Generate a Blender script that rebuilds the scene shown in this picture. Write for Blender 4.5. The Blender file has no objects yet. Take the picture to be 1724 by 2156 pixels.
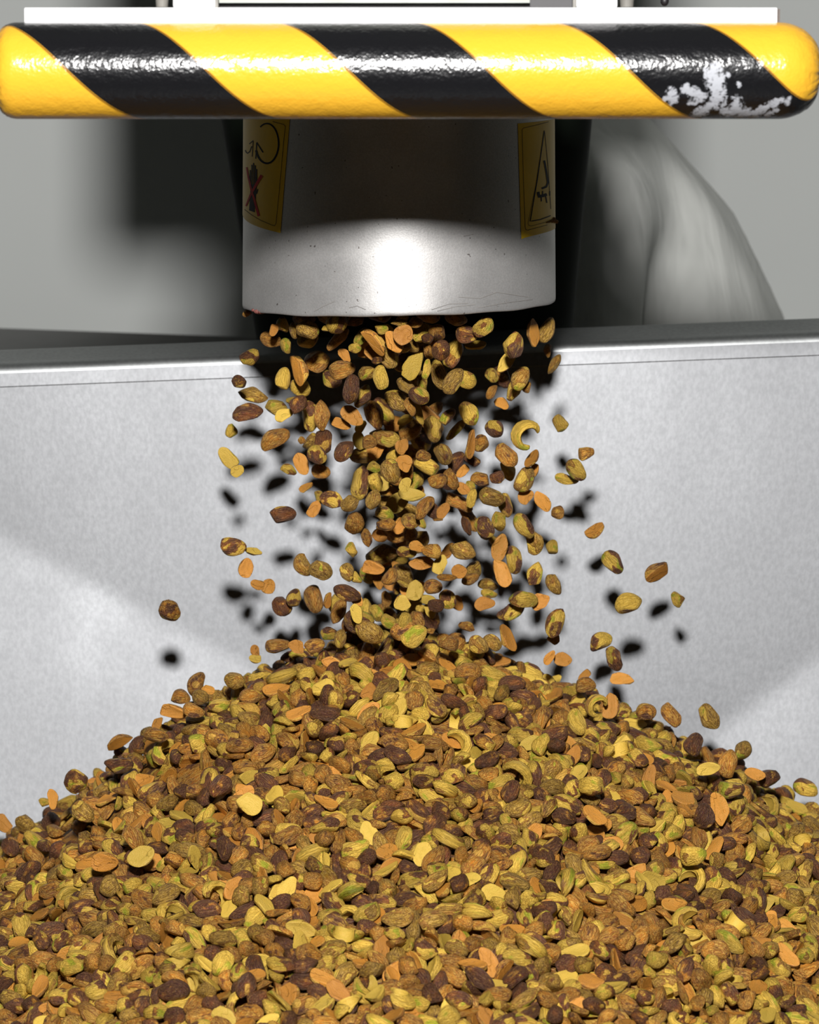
import bpy, bmesh, math, random
import numpy as np
from mathutils import Vector, Matrix, Quaternion
SC = bpy.context.scene
COL = SC.collection
# ---------------------------------------------------------------- camera
FOCAL = 7261.0                     # in pixels of a 1724 x 2156 frame
PITCH = math.radians(-7.7)
CAM = Vector((0.00667, -2.2, 0.1634))
FWD = Vector((0, math.cos(PITCH), math.sin(PITCH)))
UPV = Vector((0, -math.sin(PITCH), math.cos(PITCH)))
cd = bpy.data.cameras.new('camera'); cam = bpy.data.objects.new('camera', cd); COL.objects.link(cam)
cam.location = CAM; cam.rotation_euler = (math.pi / 2 + PITCH, 0, 0)
cd.sensor_fit = 'VERTICAL'; cd.sensor_height = 36.0; cd.sensor_width = 36.0 * 1724 / 2156
cd.lens = FOCAL / 2156 * 36.0
cd.clip_start = 0.05
cd.dof.use_dof = True; cd.dof.focus_distance = 2.1; cd.dof.aperture_fstop = 14.0
SC.camera = cam
# ---------------------------------------------------------------- light
w = bpy.data.worlds.new('world'); SC.world = w; w.use_nodes = True
w.node_tree.nodes['Background'].inputs[0].default_value = (0.8, 0.85, 0.9, 1)
w.node_tree.nodes['Background'].inputs[1].default_value = 0.02
ld = bpy.data.lights.new('flash', 'AREA'); ld.shape = 'DISK'; ld.size = 0.14; ld.energy = 66.0
ld.color = (1.0, 0.985, 0.97)
lo = bpy.data.objects.new('flash', ld); COL.objects.link(lo)
lo.location = (-0.02, -1.9, 0.63)
lo.rotation_euler = (Vector((0.0, 0.2, -0.1)) - lo.location).to_track_quat('-Z', 'Y').to_euler()
SC.view_settings.view_transform = 'Standard'; SC.view_settings.look = 'None'
SC.view_settings.exposure = 0.0; SC.view_settings.gamma = 1.0; SC.view_settings.use_curve_mapping = False
SC.cycles.max_bounces = 6; SC.cycles.diffuse_bounces = 3; SC.cycles.glossy_bounces = 3
SC.cycles.use_denoising = True

# ---------------------------------------------------------------- helpers
def at(px, py, y):
    """World point seen at a pixel, at the depth plane y."""
    d = FWD + Vector((1, 0, 0)) * ((px - 862) / FOCAL) + UPV * ((1078 - py) / FOCAL)
    return CAM + d * ((y - CAM.y) / d.y)
def to_px(p):
    v = Vector(p) - CAM; z = v.dot(FWD)
    return 862 + FOCAL * v.x / z, 1078 - FOCAL * v.dot(UPV) / z
class N:
    """Small node-graph builder."""
    def __init__(s, name):
        s.m = bpy.data.materials.new(name); s.m.use_nodes = True
        s.t = s.m.node_tree; s.b = s.t.nodes['Principled BSDF']
    def set(s, node, key, v):
        if v is None: return
        if hasattr(v, 'is_output'): s.t.links.new(v, node.inputs[key])
        else: node.inputs[key].default_value = v
    def math(s, op, a, b=None, c=None, clamp=False):
        n = s.t.nodes.new('ShaderNodeMath'); n.operation = op; n.use_clamp = clamp
        for i, v in enumerate((a, b, c)): s.set(n, i, v)
        return n.outputs[0]
    def vmath(s, op, a, b=None, scale=None):
        n = s.t.nodes.new('ShaderNodeVectorMath'); n.operation = op
        s.set(n, 0, a); s.set(n, 1, b)
        if scale is not None: s.set(n, 'Scale', scale)
        return n.outputs[0]
    def sep(s, v):
        n = s.t.nodes.new('ShaderNodeSeparateXYZ'); s.set(n, 0, v); return n.outputs
    def comb(s, x, y, z):
        n = s.t.nodes.new('ShaderNodeCombineXYZ')
        for i, v in enumerate((x, y, z)): s.set(n, i, v)
        return n.outputs[0]
    def attr(s, name, kind='GEOMETRY'):
        n = s.t.nodes.new('ShaderNodeAttribute'); n.attribute_type = kind; n.attribute_name = name; return n.outputs
    def obj(s): return s.t.nodes.new('ShaderNodeTexCoord').outputs['Object']
    def noise(s, v, scale, detail=2.0, rough=0.5, dist=0.0):
        n = s.t.nodes.new('ShaderNodeTexNoise'); s.set(n, 'Vector', v); s.set(n, 'Scale', scale)
        s.set(n, 'Detail', detail); s.set(n, 'Roughness', rough); s.set(n, 'Distortion', dist); return n.outputs[0]
    def step(s, v, lo, hi, a=0.0, b=1.0):
        n = s.t.nodes.new('ShaderNodeMapRange'); n.interpolation_type = 'SMOOTHSTEP'
        for i, q in enumerate((v, lo, hi, a, b)): s.set(n, i, q)
        return n.outputs[0]
    def mix(s, f, a, b, mode='MIX'):
        n = s.t.nodes.new('ShaderNodeMix'); n.data_type = 'RGBA'; n.blend_type = mode
        s.set(n, 0, f); s.set(n, 6, a if hasattr(a, 'is_output') else (*a, 1)); s.set(n, 7, b if hasattr(b, 'is_output') else (*b, 1))
        return n.outputs[2]
    def bump(s, h, strength, dist):
        n = s.t.nodes.new('ShaderNodeBump'); s.set(n, 'Height', h); s.set(n, 'Strength', strength); s.set(n, 'Distance', dist)
        s.t.links.new(n.outputs[0], s.b.inputs['Normal'])
    def out(s, color=None, rough=None, metal=None, spec=None, **k):
        s.set(s.b, 'Base Color', color if color is None or hasattr(color, 'is_output') else (*color, 1))
        s.set(s.b, 'Roughness', rough); s.set(s.b, 'Metallic', metal); s.set(s.b, 'Specular IOR Level', spec)
        for q, v in k.items(): s.set(s.b, q.replace('_', ' '), v)
        return s.m
def plain(name, c, rough=0.5, metal=0.0, spec=0.5, grain=0.12, scale=60.0):
    g = N(name); n = g.noise(g.obj(), scale, 4)
    f = g.step(n, 0.3, 0.7, 1 - grain, 1 + grain)
    col = g.mix(1.0, c, g.comb(f, f, f), 'MULTIPLY')
    return g.out(col, rough, metal, spec)
def link(name, me, mat=None, parent=None, smooth=False):
    if mat is not None:
        for m in (mat if isinstance(mat, (list, tuple)) else (mat,)): me.materials.append(m)
    o = bpy.data.objects.new(name, me); COL.objects.link(o)
    if parent is not None: o.parent = parent
    if smooth: me.polygons.foreach_set('use_smooth', [True] * len(me.polygons))
    return o
def bm_obj(name, bm, mat, parent=None, smooth=False):
    me = bpy.data.meshes.new(name); bmesh.ops.recalc_face_normals(bm, faces=bm.faces); bm.to_mesh(me); bm.free()
    return link(name, me, mat, parent, smooth)
def mesh_obj(name, V, F, mat, parent=None, smooth=False):
    me = bpy.data.meshes.new(name); me.from_pydata([tuple(v) for v in V], [], F); me.update()
    return link(name, me, mat, parent, smooth)
def tag(o, label=None, cat=None, group=None, kind=None):
    for k, v in (('label', label), ('category', cat), ('group', group), ('kind', kind)):
        if v: o[k] = v
    return o
def empty(name, loc, label=None, cat=None, group=None):
    o = bpy.data.objects.new(name, None); COL.objects.link(o); o.location = loc; o.empty_display_size = 0.05
    bpy.context.view_layer.update()
    return tag(o, label, cat, group)
def box_bm(lo, hi, bevel=0.0, bm=None):
    bm = bm or bmesh.new(); lo, hi = Vector(lo), Vector(hi)
    r = bmesh.ops.create_cube(bm, size=1.0, matrix=Matrix.Translation((lo + hi) / 2) @ Matrix.Diagonal((*(hi - lo), 1)))
    if bevel:
        es = list({e for v in r['verts'] for e in v.link_edges})
        bmesh.ops.bevel(bm, geom=es, offset=bevel, segments=2, affect='EDGES', profile=0.5)
    return bm
def cyl_bm(p0, p1, r0, r1=None, n=24, bm=None):
    bm = bm or bmesh.new(); p0, p1 = Vector(p0), Vector(p1); d = p1 - p0
    M = Matrix.Translation((p0 + p1) / 2) @ d.to_track_quat('Z', 'Y').to_matrix().to_4x4()
    bmesh.ops.create_cone(bm, cap_ends=True, segments=n, radius1=r0, radius2=r0 if r1 is None else r1, depth=d.length, matrix=M)
    return bm
def keep_local(o, parent):
    o.parent = parent; o.matrix_parent_inverse = Matrix.Translation(-parent.location)
    return o
# ---------------------------------------------------------------- the room
FLOOR_Z = -1.30
wall_mat = plain('painted_wall', (0.425, 0.44, 0.425), 0.6, grain=0.03, scale=3)
floor_mat = plain('floor_paint', (0.16, 0.165, 0.16), 0.4, grain=0.15, scale=6)
def slab(name, lo, hi, mat): return tag(bm_obj(name, box_bm(lo, hi), mat), kind='structure')
WALL_Y = 0.95
slab('wall_back', (-4.0, WALL_Y, FLOOR_Z), (4.0, WALL_Y + 0.1, 2.4), wall_mat)
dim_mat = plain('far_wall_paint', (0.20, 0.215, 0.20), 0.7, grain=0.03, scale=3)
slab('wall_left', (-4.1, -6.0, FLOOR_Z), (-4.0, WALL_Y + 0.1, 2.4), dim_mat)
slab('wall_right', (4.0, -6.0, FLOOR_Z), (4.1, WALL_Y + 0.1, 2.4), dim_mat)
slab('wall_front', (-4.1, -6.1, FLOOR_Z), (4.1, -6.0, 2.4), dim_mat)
slab('floor', (-4.1, -6.1, FLOOR_Z - 0.1), (4.1, WALL_Y + 0.1, FLOOR_Z), floor_mat)
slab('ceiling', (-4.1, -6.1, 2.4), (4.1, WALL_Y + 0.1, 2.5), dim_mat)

# ---------------------------------------------------------------- metals
def steel(name, base, rough, spots=0.0, mottle=0.08, scale=14.0, metal=1.0, stretch=(1, 1, 1), bump=0.0):
    g = N(name); v = g.vmath('MULTIPLY', g.obj(), Vector(stretch))
    a = g.noise(v, scale, 5, 0.6); b = g.noise(v, scale * 45, 3, 0.6)
    f = g.math('ADD', g.step(a, 0.3, 0.7, 1 - mottle, 1 + mottle), g.step(b, 0.25, 0.75, -0.09, 0.09))
    c = g.mix(1.0, base, g.comb(f, f, f), 'MULTIPLY')
    if spots:
        s = g.noise(g.obj(), 420, 1, 0.4); k = g.step(s, 0.76, 0.79)
        c = g.mix(g.math('MULTIPLY', k, spots), c, (0.05, 0.03, 0.02))
    if bump: g.bump(b, bump, 0.0004)
    return g.out(c, g.step(a, 0.3, 0.7, rough - 0.04, rough + 0.05), metal)

# ---------------------------------------------------------------- the bin
bin_mat = steel('brushed_bin_steel', (0.205, 0.209, 0.216), 0.545, mottle=0.12, scale=9.0, stretch=(1, 1, 0.6), bump=0.10)
rim_mat = steel('rim_steel', (0.36, 0.37, 0.37), 0.48, mottle=0.03, scale=9.0)
RL, RR = at(0, 776, 0.145), at(1724, 709, 0.145)
SLOPE = (RR.z - RL.z) / (RR.x - RL.x)
def rim_z(x): return RL.z + SLOPE * (x - RL.x)
BX0, BX1, BY0, BZ = -0.44, 0.45, -0.60, -0.80
GLEAM_FOLD_L = (at(0, 1150, 0.10), at(540, 1422, 0.10)); GLEAM_FOLD_R = (at(1724, 1398, 0.10), at(1530, 1532, 0.10))  # folds shaped in to stand for diagonal edges of reflected light
def below(c, x, z):
    a, b = c; n = Vector((b.z - a.z, 0, -(b.x - a.x))).normalized()
    if n.z > 0: n = -n
    return max(0.0, (x - a.x) * n.x + (z - a.z) * n.z)
def back_y(x, z):
    y = 0.142 - 0.13 * max(0.0, rim_z(x) - z)
    return y - 0.11 * below(GLEAM_FOLD_L, x, z) - 0.09 * below(GLEAM_FOLD_R, x, z)
bin_o = empty('steel_bin', (0, 0, BZ), 'wide brushed steel bin holding the heap of pistachios under the chute', 'bin')
nx, nz = 150, 110
V, F = [], []
for k, off in enumerate((0.0, 0.002)):
    for i in range(nx + 1):
        x = BX0 + (BX1 - BX0) * i / nx
        for j in range(nz + 1):
            z = rim_z(x) - 0.0115 + (BZ - rim_z(x) + 0.0115) * j / nz
            V.append((x, back_y(x, z) + off, z))
M1 = (nx + 1) * (nz + 1)
for i in range(nx):
    for j in range(nz):
        a = i * (nz + 1) + j
        F.append((a, a + nz + 1, a + nz + 2, a + 1)); F.append((a + 1 + M1, a + nz + 2 + M1, a + nz + 1 + M1, a + M1))
keep_local(mesh_obj('back_panel', V, F, bin_mat, smooth=True), bin_o)
# rolled rim swept along the back edge: (y, z) offsets from the bead
prof = [(-0.0017, -0.0125), (-0.0021, -0.0119), (-0.0011, -0.0060), (-0.0006, -0.0030)]
prof += [(0.0073 - 0.0080 * math.cos(t), -0.0045 + 0.0080 * math.sin(t)) for t in np.linspace(0.13, 1.42, 20)]
prof += [(0.0105, 0.0042), (0.032, 0.0098), (0.035, 0.0100), (0.036, 0.0085), (0.036, -0.012), (0.033, -0.012), (0.033, 0.0065), (0.004, 0.001)]
V, F = [], []
n = len(prof); nxr = 40
for i in range(nxr + 1):
    x = BX0 + (BX1 - BX0) * i / nxr
    for (dy, dz) in prof: V.append((x, 0.142 + dy, rim_z(x) + dz))
for i in range(nxr):
    for j in range(n): F.append((i * n + j, i * n + (j + 1) % n, (i + 1) * n + (j + 1) % n, (i + 1) * n + j))
rim = ro = keep_local(mesh_obj('rolled_rim', V, F, (bin_mat, rim_mat)), bin_o)
ro.data.polygons.foreach_set('material_index', [0 if (k % n) < 3 else 1 for k in range(len(F))])
FRONT_TOP = -0.44
for x0, x1 in ((BX0 - 0.002, BX0), (BX1, BX1 + 0.002)):
    bm = bmesh.new(); xx = x0 if x0 < 0 else x1
    ring = [(0.142, rim_z(xx)), (0.142, BZ), (BY0, BZ), (BY0, FRONT_TOP), (-0.12, -0.30)]
    a = [bm.verts.new((x0, y, z)) for y, z in ring]; b = [bm.verts.new((x1, y, z)) for y, z in ring]
    bm.faces.new(a); bm.faces.new(b[::-1])
    for i in range(5): bm.faces.new((a[i], b[i], b[(i + 1) % 5], a[(i + 1) % 5]))
    keep_local(bm_obj('side_panel', bm, bin_mat), bin_o)
keep_local(bm_obj('front_panel', box_bm((BX0, BY0 - 0.002, BZ), (BX1, BY0, FRONT_TOP)), bin_mat), bin_o)
keep_local(bm_obj('base_panel', box_bm((BX0, BY0, BZ - 0.003), (BX1, 0.142, BZ)), bin_mat), bin_o)
for sx in (BX0 + 0.05, BX1 - 0.05):
    for sy in (BY0 + 0.05, 0.09):
        bm = box_bm((sx - 0.02, sy - 0.02, FLOOR_Z + 0.05), (sx + 0.02, sy + 0.02, BZ - 0.003), 0.003)
        cyl_bm((sx, sy, FLOOR_Z), (sx, sy, FLOOR_Z + 0.05), 0.03, 0.022, 20, bm)
        keep_local(bm_obj('leg', bm, rim_mat), bin_o)

# ---------------------------------------------------------------- dark bench top behind the bin
ba, bb = at(-60, 745, 0.40), at(440, 763, 0.40)
bench = empty('work_bench', (-0.75, 0.52, FLOOR_Z), 'dark grey bench top just showing behind the left of the bin rim', 'bench')
bm = bmesh.new(); sl = (bb.z - ba.z) / (bb.x - ba.x)
vs_ = []
for x in (-1.15, -0.12):
    zt = ba.z + sl * (x - ba.x)
    vs_.append([bm.verts.new((x, y, z)) for y, z in ((0.40, zt), (0.66, zt - 0.002), (0.66, zt - 0.085), (0.40, zt - 0.085))])
bm.faces.new(vs_[0][::-1]); bm.faces.new(vs_[1])
for i in range(4): bm.faces.new((vs_[0][i], vs_[0][(i + 1) % 4], vs_[1][(i + 1) % 4], vs_[1][i]))
bench_mat = plain('bench_grey', (0.060, 0.058, 0.054), 0.5)
keep_local(bm_obj('bench_top', bm, bench_mat), bench)
for x in (-1.10, -0.18):
    for y in (0.43, 0.63): keep_local(bm_obj('leg', box_bm((x - 0.02, y - 0.02, FLOOR_Z), (x + 0.02, y + 0.02, ba.z + sl * (x - ba.x) - 0.084)), bench_mat), bench)

# ---------------------------------------------------------------- discharge chute
R = 0.0998; ZB = 0.0
tube_mat = steel('satin_chute_steel', (0.49, 0.48, 0.47), 0.46, spots=0.7, mottle=0.05, scale=20.0, bump=0.12, metal=0.68)
chute = empty('discharge_chute', (0, 0, 0.0), 'round satin steel discharge chute pouring pistachios, with yellow warning stickers', 'chute')
V, F = [], []
NS = 128
rs = np.random.RandomState(3)
z0 = at(840, -60, -0.05).z            # underside of the machine housing
rings = [(R, z0 - 0.001), (R, 0.06), (R + 0.0001, 0.012), (R + 0.0001, 0.004), (R + 0.0001, 0.0022), (R, 0.0010), (R - 0.0003, 0.0), (R - 0.0018, 0.0), (R - 0.0022, 0.0015), (R - 0.0022, z0 - 0.001)]
tilt = (at(1168, 627, 0).z - at(512, 640, 0).z) / (2 * R)
for k, (r, z) in enumerate(rings):
    for i in range(NS):
        t = 2 * math.pi * i / NS; x, y = r * math.sin(t), -r * math.cos(t)
        dent = 0.0005 * math.sin(9 * t + 1) * math.sin(5.3 * t) if z < 0.02 else 0
        V.append((x * (1 - 0.035 * max(0, z) / 0.3), y * (1 - 0.035 * max(0, z) / 0.3), z + (tilt * x if z < 0.1 else 0) + dent))
for k in range(len(rings) - 1):
    for i in range(NS): F.append((k * NS + i, k * NS + (i + 1) % NS, (k + 1) * NS + (i + 1) % NS, (k + 1) * NS + i))
mesh_obj('tube', V, [f[::-1] for f in F], tube_mat, chute, smooth=True)
def on_tube(px, py, lift):
    """Point of the tube's front surface seen at a pixel, lifted off it."""
    d = (FWD + Vector((1, 0, 0)) * ((px - 862) / FOCAL) + UPV * ((1078 - py) / FOCAL)).normalized()
    r = 0.0
    z = 0.05
    for _ in range(4):
        rr = R * (1 - 0.035 * max(0, z) / 0.3)
        a = d.x ** 2 + d.y ** 2; b = CAM.x * d.x + CAM.y * d.y; c = CAM.x ** 2 + CAM.y ** 2 - rr * rr
        q = max(b * b - a * c, 0.0); p = CAM + d * ((-b - math.sqrt(q)) / a); z = p.z
    n = Vector((p.x, p.y, 0)).normalized()
    return Vector((0, 0, p.z)) + n * (rr + lift)
def patch(V, F, MI, px_poly_fn, nu, nv, lift, mi):
    b = len(V)
    for i in range(nu + 1):
        for j in range(nv + 1): V.append(on_tube(*px_poly_fn(i / nu, j / nv), lift))
    for i in range(nu):
        for j in range(nv):
            a = b + i * (nv + 1) + j; F.append((a, a + 1, a + nv + 2, a + nv + 1)); MI.append(mi)
def quad_fn(tl, tr, br, bl):
    def f(u, v):
        x = (tl[0] * (1 - u) + tr[0] * u) * (1 - v) + (bl[0] * (1 - u) + br[0] * u) * v
        y = (tl[1] * (1 - u) + tr[1] * u) * (1 - v) + (bl[1] * (1 - u) + br[1] * u) * v
        return x, y
    return f
def stroke(V, F, MI, pts, wd, lift, mi):
    pts = [Vector(p) for p in pts]; b = len(V); m = len(pts)
    for i, p in enumerate(pts):
        d = (pts[min(i + 1, m - 1)] - pts[max(i - 1, 0)]).normalized(); q = Vector((-d.y, d.x))
        ww = wd[i] if isinstance(wd, (list, tuple)) else wd
        V.append(on_tube(*(p + q * ww / 2), lift)); V.append(on_tube(*(p - q * ww / 2), lift))
    for i in range(m - 1): F.append((b + 2 * i, b + 2 * i + 1, b + 2 * i + 3, b + 2 * i + 2)); MI.append(mi)
def fine(pts, k=6):
    out = []
    for a, b in zip(pts[:-1], pts[1:]):
        for i in range(k): out.append((a[0] + (b[0] - a[0]) * i / k, a[1] + (b[1] - a[1]) * i / k))
    return out + [pts[-1]]
yel = plain('sticker_yellow', (0.66, 0.43, 0.008), 0.45, spec=0.15, grain=0.05)
ink = plain('sticker_black_ink', (0.005, 0.005, 0.006), 0.6, spec=0.1)
red = plain('sticker_red_ink', (0.45, 0.012, 0.012), 0.6, spec=0.1)
def sticker(name, build, label):
    V, F, MI = [], [], []
    build(V, F, MI)
    me = bpy.data.meshes.new(name); me.from_pydata([tuple(v) for v in V], [], F); me.update()
    for m in (yel, ink, red): me.materials.append(m)
    me.polygons.foreach_set('material_index', MI)
    bm = bmesh.new(); bm.from_mesh(me)
    for f in bm.faces:
        c = f.calc_center_median()
        f.normal_update()
        if f.normal.x * c.x + f.normal.y * c.y < 0: f.normal_flip()
    bm.to_mesh(me); bm.free()
    o = link(name, me, None, chute); o['label'] = label
    return o
L1, L2, L3 = 0.00025, 0.0004, 0.0005
def left_sticker(V, F, MI):
    def f(u, v):
        # u runs round the tube (arc), v down
        a = math.radians(-88 + u * 44 + v * (-5.2) * u); x = 840 + 329 * math.sin(a)
        top = 210 + 30 * u; bot = 450 + 40.5 * u ** 0.8
        return x, top * (1 - v) + bot * v
    patch(V, F, MI, f, 24, 10, L1, 0)
    def C(c, rx, ry, t0, t1, n=18): return [(c[0] + rx * math.cos(math.radians(t0 + (t1 - t0) * i / n)), c[1] + ry * math.sin(math.radians(t0 + (t1 - t0) * i / n))) for i in range(n + 1)]
    stroke(V, F, MI, C((563, 302), 24.5, 42, -125, 160, 26), [3.0 + 0.05 * i for i in range(27)], L2, 1)
    stroke(V, F, MI, fine([(541.5, 300), (555, 321)]), 2.6, L2, 1)
    stroke(V, F, MI, fine([(541.5, 300), (539.5, 334)]), 2.2, L2, 1)
    stroke(V, F, MI, fine([(534, 296), (526, 303)], 3), 1.8, L2, 1)
    stroke(V, F, MI, fine([(534, 296), (532, 330)]), 1.6, L2, 1)
    stroke(V, F, MI, fine([(517.5, 316), (519, 320), (522, 323), (527, 319), (531, 308)], 3), 2.0, L2, 1)
    stroke(V, F, MI, fine([(575, 256), (598, 262), (601.5, 266), (597, 310), (589, 400), (582, 470), (579, 475.5), (574, 474), (550, 464), (530, 452), (516, 441)], 4), 0.9, L2, 1)
    # hand with straight fingers
    patch(V, F, MI, quad_fn((529, 388), (542, 388), (537, 447), (525.5, 443)), 5, 6, L2, 1)
    for x0, y0, y1 in ((528, 358, 392), (531.5, 347, 392), (535, 343, 392), (538.5, 348, 392), (541.3, 356, 392)):
        stroke(V, F, MI, fine([(x0, y0), (x0 + (-0.3 if x0 < 535 else 0.2), y1)], 4), 2.6, L2, 1)
    stroke(V, F, MI, fine([(541, 408), (544, 398)], 3), 2.5, L2, 1)
    stroke(V, F, MI, fine([(520.5, 352), (524, 372), (530, 398), (538, 425), (546, 455)], 3), [3 + 0.16 * i for i in range(13)], L3, 2)
    stroke(V, F, MI, fine([(552.5, 369), (541, 388), (529, 410), (519, 434)], 4), [6.5 - 0.3 * i for i in range(13)], L3, 2)
def right_sticker(V, F, MI):
    def f(u, v):
        a = math.radians(49.3 + 38 * u); a2 = math.radians(51.3 + 36.5 * u)
        x = (840 + 329 * math.sin(a)) * (1 - v) + (840 + 329 * math.sin(a2)) * v
        top = 260 - 12 * u; bot = 503.5 - 24 * u ** 0.75
        return x, top * (1 - v) + bot * v
    patch(V, F, MI, f, 22, 10, L1, 0)
    stroke(V, F, MI, fine([(1153.5, 256.5), (1125, 264), (1101, 269.5), (1098, 273), (1100, 350), (1104.5, 478), (1106, 483.5), (1110, 484.5), (1151, 473.5)], 4), 0.9, L2, 1)
    stroke(V, F, MI, fine([(1144, 278), (1127, 390), (1110.5, 470), (1112, 474.5), (1117, 476), (1150, 467)], 4), 0.7, L2, 1)
    stroke(V, F, MI, fine([(1144.5, 275), (1130, 378), (1115, 466), (1137, 462), (1158, 454)], 5), 2.0, L2, 1)
    stroke(V, F, MI, fine([(1145.5, 278), (1152, 345), (1158.5, 440)], 5), 1.0, L2, 1)
    stroke(V, F, MI, fine([(1144.5, 338), (1149, 362), (1152, 384), (1149, 393), (1139, 397)], 4), 4.2, L2, 1)
    stroke(V, F, MI, fine([(1131.5, 404), (1133.5, 414), (1142, 412), (1150, 409)], 3), 6.0, L2, 1)
    for a, b in (((1138, 412), (1138.5, 424)), ((1147, 410), (1150, 427)), ((1141, 411), (1141, 402)), ((1156, 402), (1156, 412))): stroke(V, F, MI, fine([a, b], 3), 2.6, L2, 1)
sticker('warning_sticker', left_sticker, 'yellow sticker with turning arrows above a hand crossed out in red')
sticker('warning_sticker', right_sticker, 'yellow sticker with a black triangle sign around a hand and gear')
# clump of nut dust on the right-hand sticker
bm = bmesh.new(); rr_ = random.Random(4)
for i in range(16):
    p = on_tube(1150 + i * 1.15, 468 - i * 0.35, 0.0006); bmesh.ops.create_icosphere(bm, subdivisions=1, radius=0.0006 + 0.0011 * (i / 16) ** 2 * rr_.uniform(0.6, 1.2), matrix=Matrix.Translation(p + Vector((rr_.uniform(-1, 1), 0, rr_.uniform(-1, 1))) * 0.0009 * (i / 10)))
bm_obj('dust_clump', bm, plain('nut_dust', (0.20, 0.10, 0.03), 0.8), chute)['kind'] = 'stuff'
# nut skin stuck under the left of the lip, scratches along it
bm = bmesh.new()
for (px, py, r) in ((538, 653, 0.0022), (546, 656, 0.0028), (551, 657, 0.002), (700, 661, 0.002), (1060, 652, 0.0018), (1074, 648, 0.0016)):
    bmesh.ops.create_icosphere(bm, subdivisions=2, radius=r, matrix=Matrix.Translation(on_tube(px, py - 5, 0.0) + Vector((0, 0.004, -0.0018))) @ Matrix.Diagonal((1.4, 0.8, 0.6, 1)))
bm_obj('stuck_skin', bm, plain('nut_skin_crumb', (0.16, 0.05, 0.04), 0.7, grain=0.4, scale=900), chute)['kind'] = 'stuff'
V, F, MI = [], [], []
for pts in ([(662, 655), (680, 645), (705, 634)], [(735, 648), (752, 644), (770, 652)], [(908, 652), (945, 640), (985, 638)], [(920, 655), (960, 645), (1000, 641)], [(965, 625), (1010, 628), (1045, 615), (1110, 625)], [(1065, 630), (1066, 645)], [(1040, 640), (1048, 645)], [(975, 497), (996, 493)], [(1005, 648), (1060, 638), (1120, 630)]):
    stroke(V, F, MI, fine(pts, 5), 1.6, 0.0004, 0)
mesh_obj('scratch', V, F, plain('scratch_grime', (0.20, 0.19, 0.18), 0.5), chute)['kind'] = 'stuff'

# ---------------------------------------------------------------- guard bar, bumper, machine behind
BYC = -0.328
white_steel = plain('bright_bar_steel', (0.80, 0.80, 0.80), 0.35, grain=0.03)
grey_cast = plain('cast_grey', (0.20, 0.19, 0.17), 0.6)
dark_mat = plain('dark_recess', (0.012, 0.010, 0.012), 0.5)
bar = empty('guard_bar', at(845, 33, BYC + 0.012), 'flat bright steel bar above the striped bumper with two upright brackets', 'guard bar')
def pxbox(x0, y0, x1, y1, Y, depth, bevel=0.0, bm=None):
    a, b = at(x0, y1, Y), at(x1, y0, Y)
    return box_bm((a.x, Y, a.z), (b.x, Y + depth, b.z), bevel, bm)
keep_local(bm_obj('bar', pxbox(51, 16, 1637, 62, BYC + 0.004, 0.012, 0.0008), white_steel), bar)
keep_local(bm_obj('bar_end', pxbox(1637, 19, 1642, 60, BYC + 0.0045, 0.011), plain('bar_end_edge', (0.08, 0.06, 0.05), 0.6)), bar)
for x0, x1, side in ((364, 452, -1), (1213, 1301, 1)):
    keep_local(bm_obj('bracket', pxbox(x0, -130, x1, 17, BYC + 0.006, 0.012, 0.0012), white_steel), bar)
    xa, xb = (326, 356) if side < 0 else (1303, 1336)
    bm = bmesh.new(); c0, c1 = at((xa + xb) / 2, -60, BYC + 0.03), at((xa + xb) / 2, 15, BYC + 0.03)
    wpx = abs(at(xb, 0, BYC).x - at(xa, 0, BYC).x)
    cyl_bm(c1, c0, wpx * 0.42, wpx * 0.62, 20, bm)
    keep_local(bm_obj('bracket_foot', bm, grey_cast), bar)
    keep_local(bm_obj('bracket_edge', pxbox(*((452, -130, 458, 16) if side < 0 else (1206, -130, 1213, 16)), BYC + 0.008, 0.01), grey_cast), bar)
    a = at((x0 + x1) / 2, -100, BYC + 0.016)
    keep_local(bm_obj('arm', box_bm((a.x - 0.010, BYC + 0.014, a.z - 0.01), (a.x + 0.010, -0.10, a.z + 0.012)), white_steel), bar)
# cross rail between the brackets, with a dark light-blocking channel
rail = empty('cross_rail', at(830, 0, BYC + 0.03), 'pale grey rail between the two brackets at the top edge', 'rail')
keep_local(bm_obj('rail_face', pxbox(459, -170, 1116, 6, BYC + 0.022, 0.006), plain('pale_rail', (0.34, 0.36, 0.32), 0.5)), rail)
keep_local(bm_obj('shade_channel', pxbox(459, -170, 1206, 72, BYC + 0.029, 0.02), dark_mat), rail)  # rail and this piece reach out of view, added to block light
# hanging dark cable end
hook = bmesh.new()
p = [at(1398, -40, BYC + 0.06), at(1399, 2, BYC + 0.06)]
cyl_bm(p[1], p[0], 0.0022, 0.0024, 16, hook)
bmesh.ops.create_uvsphere(hook, u_segments=16, v_segments=10, radius=0.0024, matrix=Matrix.Translation(p[1]) @ Matrix.Diagonal((1, 1, 1.2, 1)))
tag(bm_obj('cable', hook, dark_mat, smooth=True), 'short dark rounded cable end hanging right of the brackets', 'cable')

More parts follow.
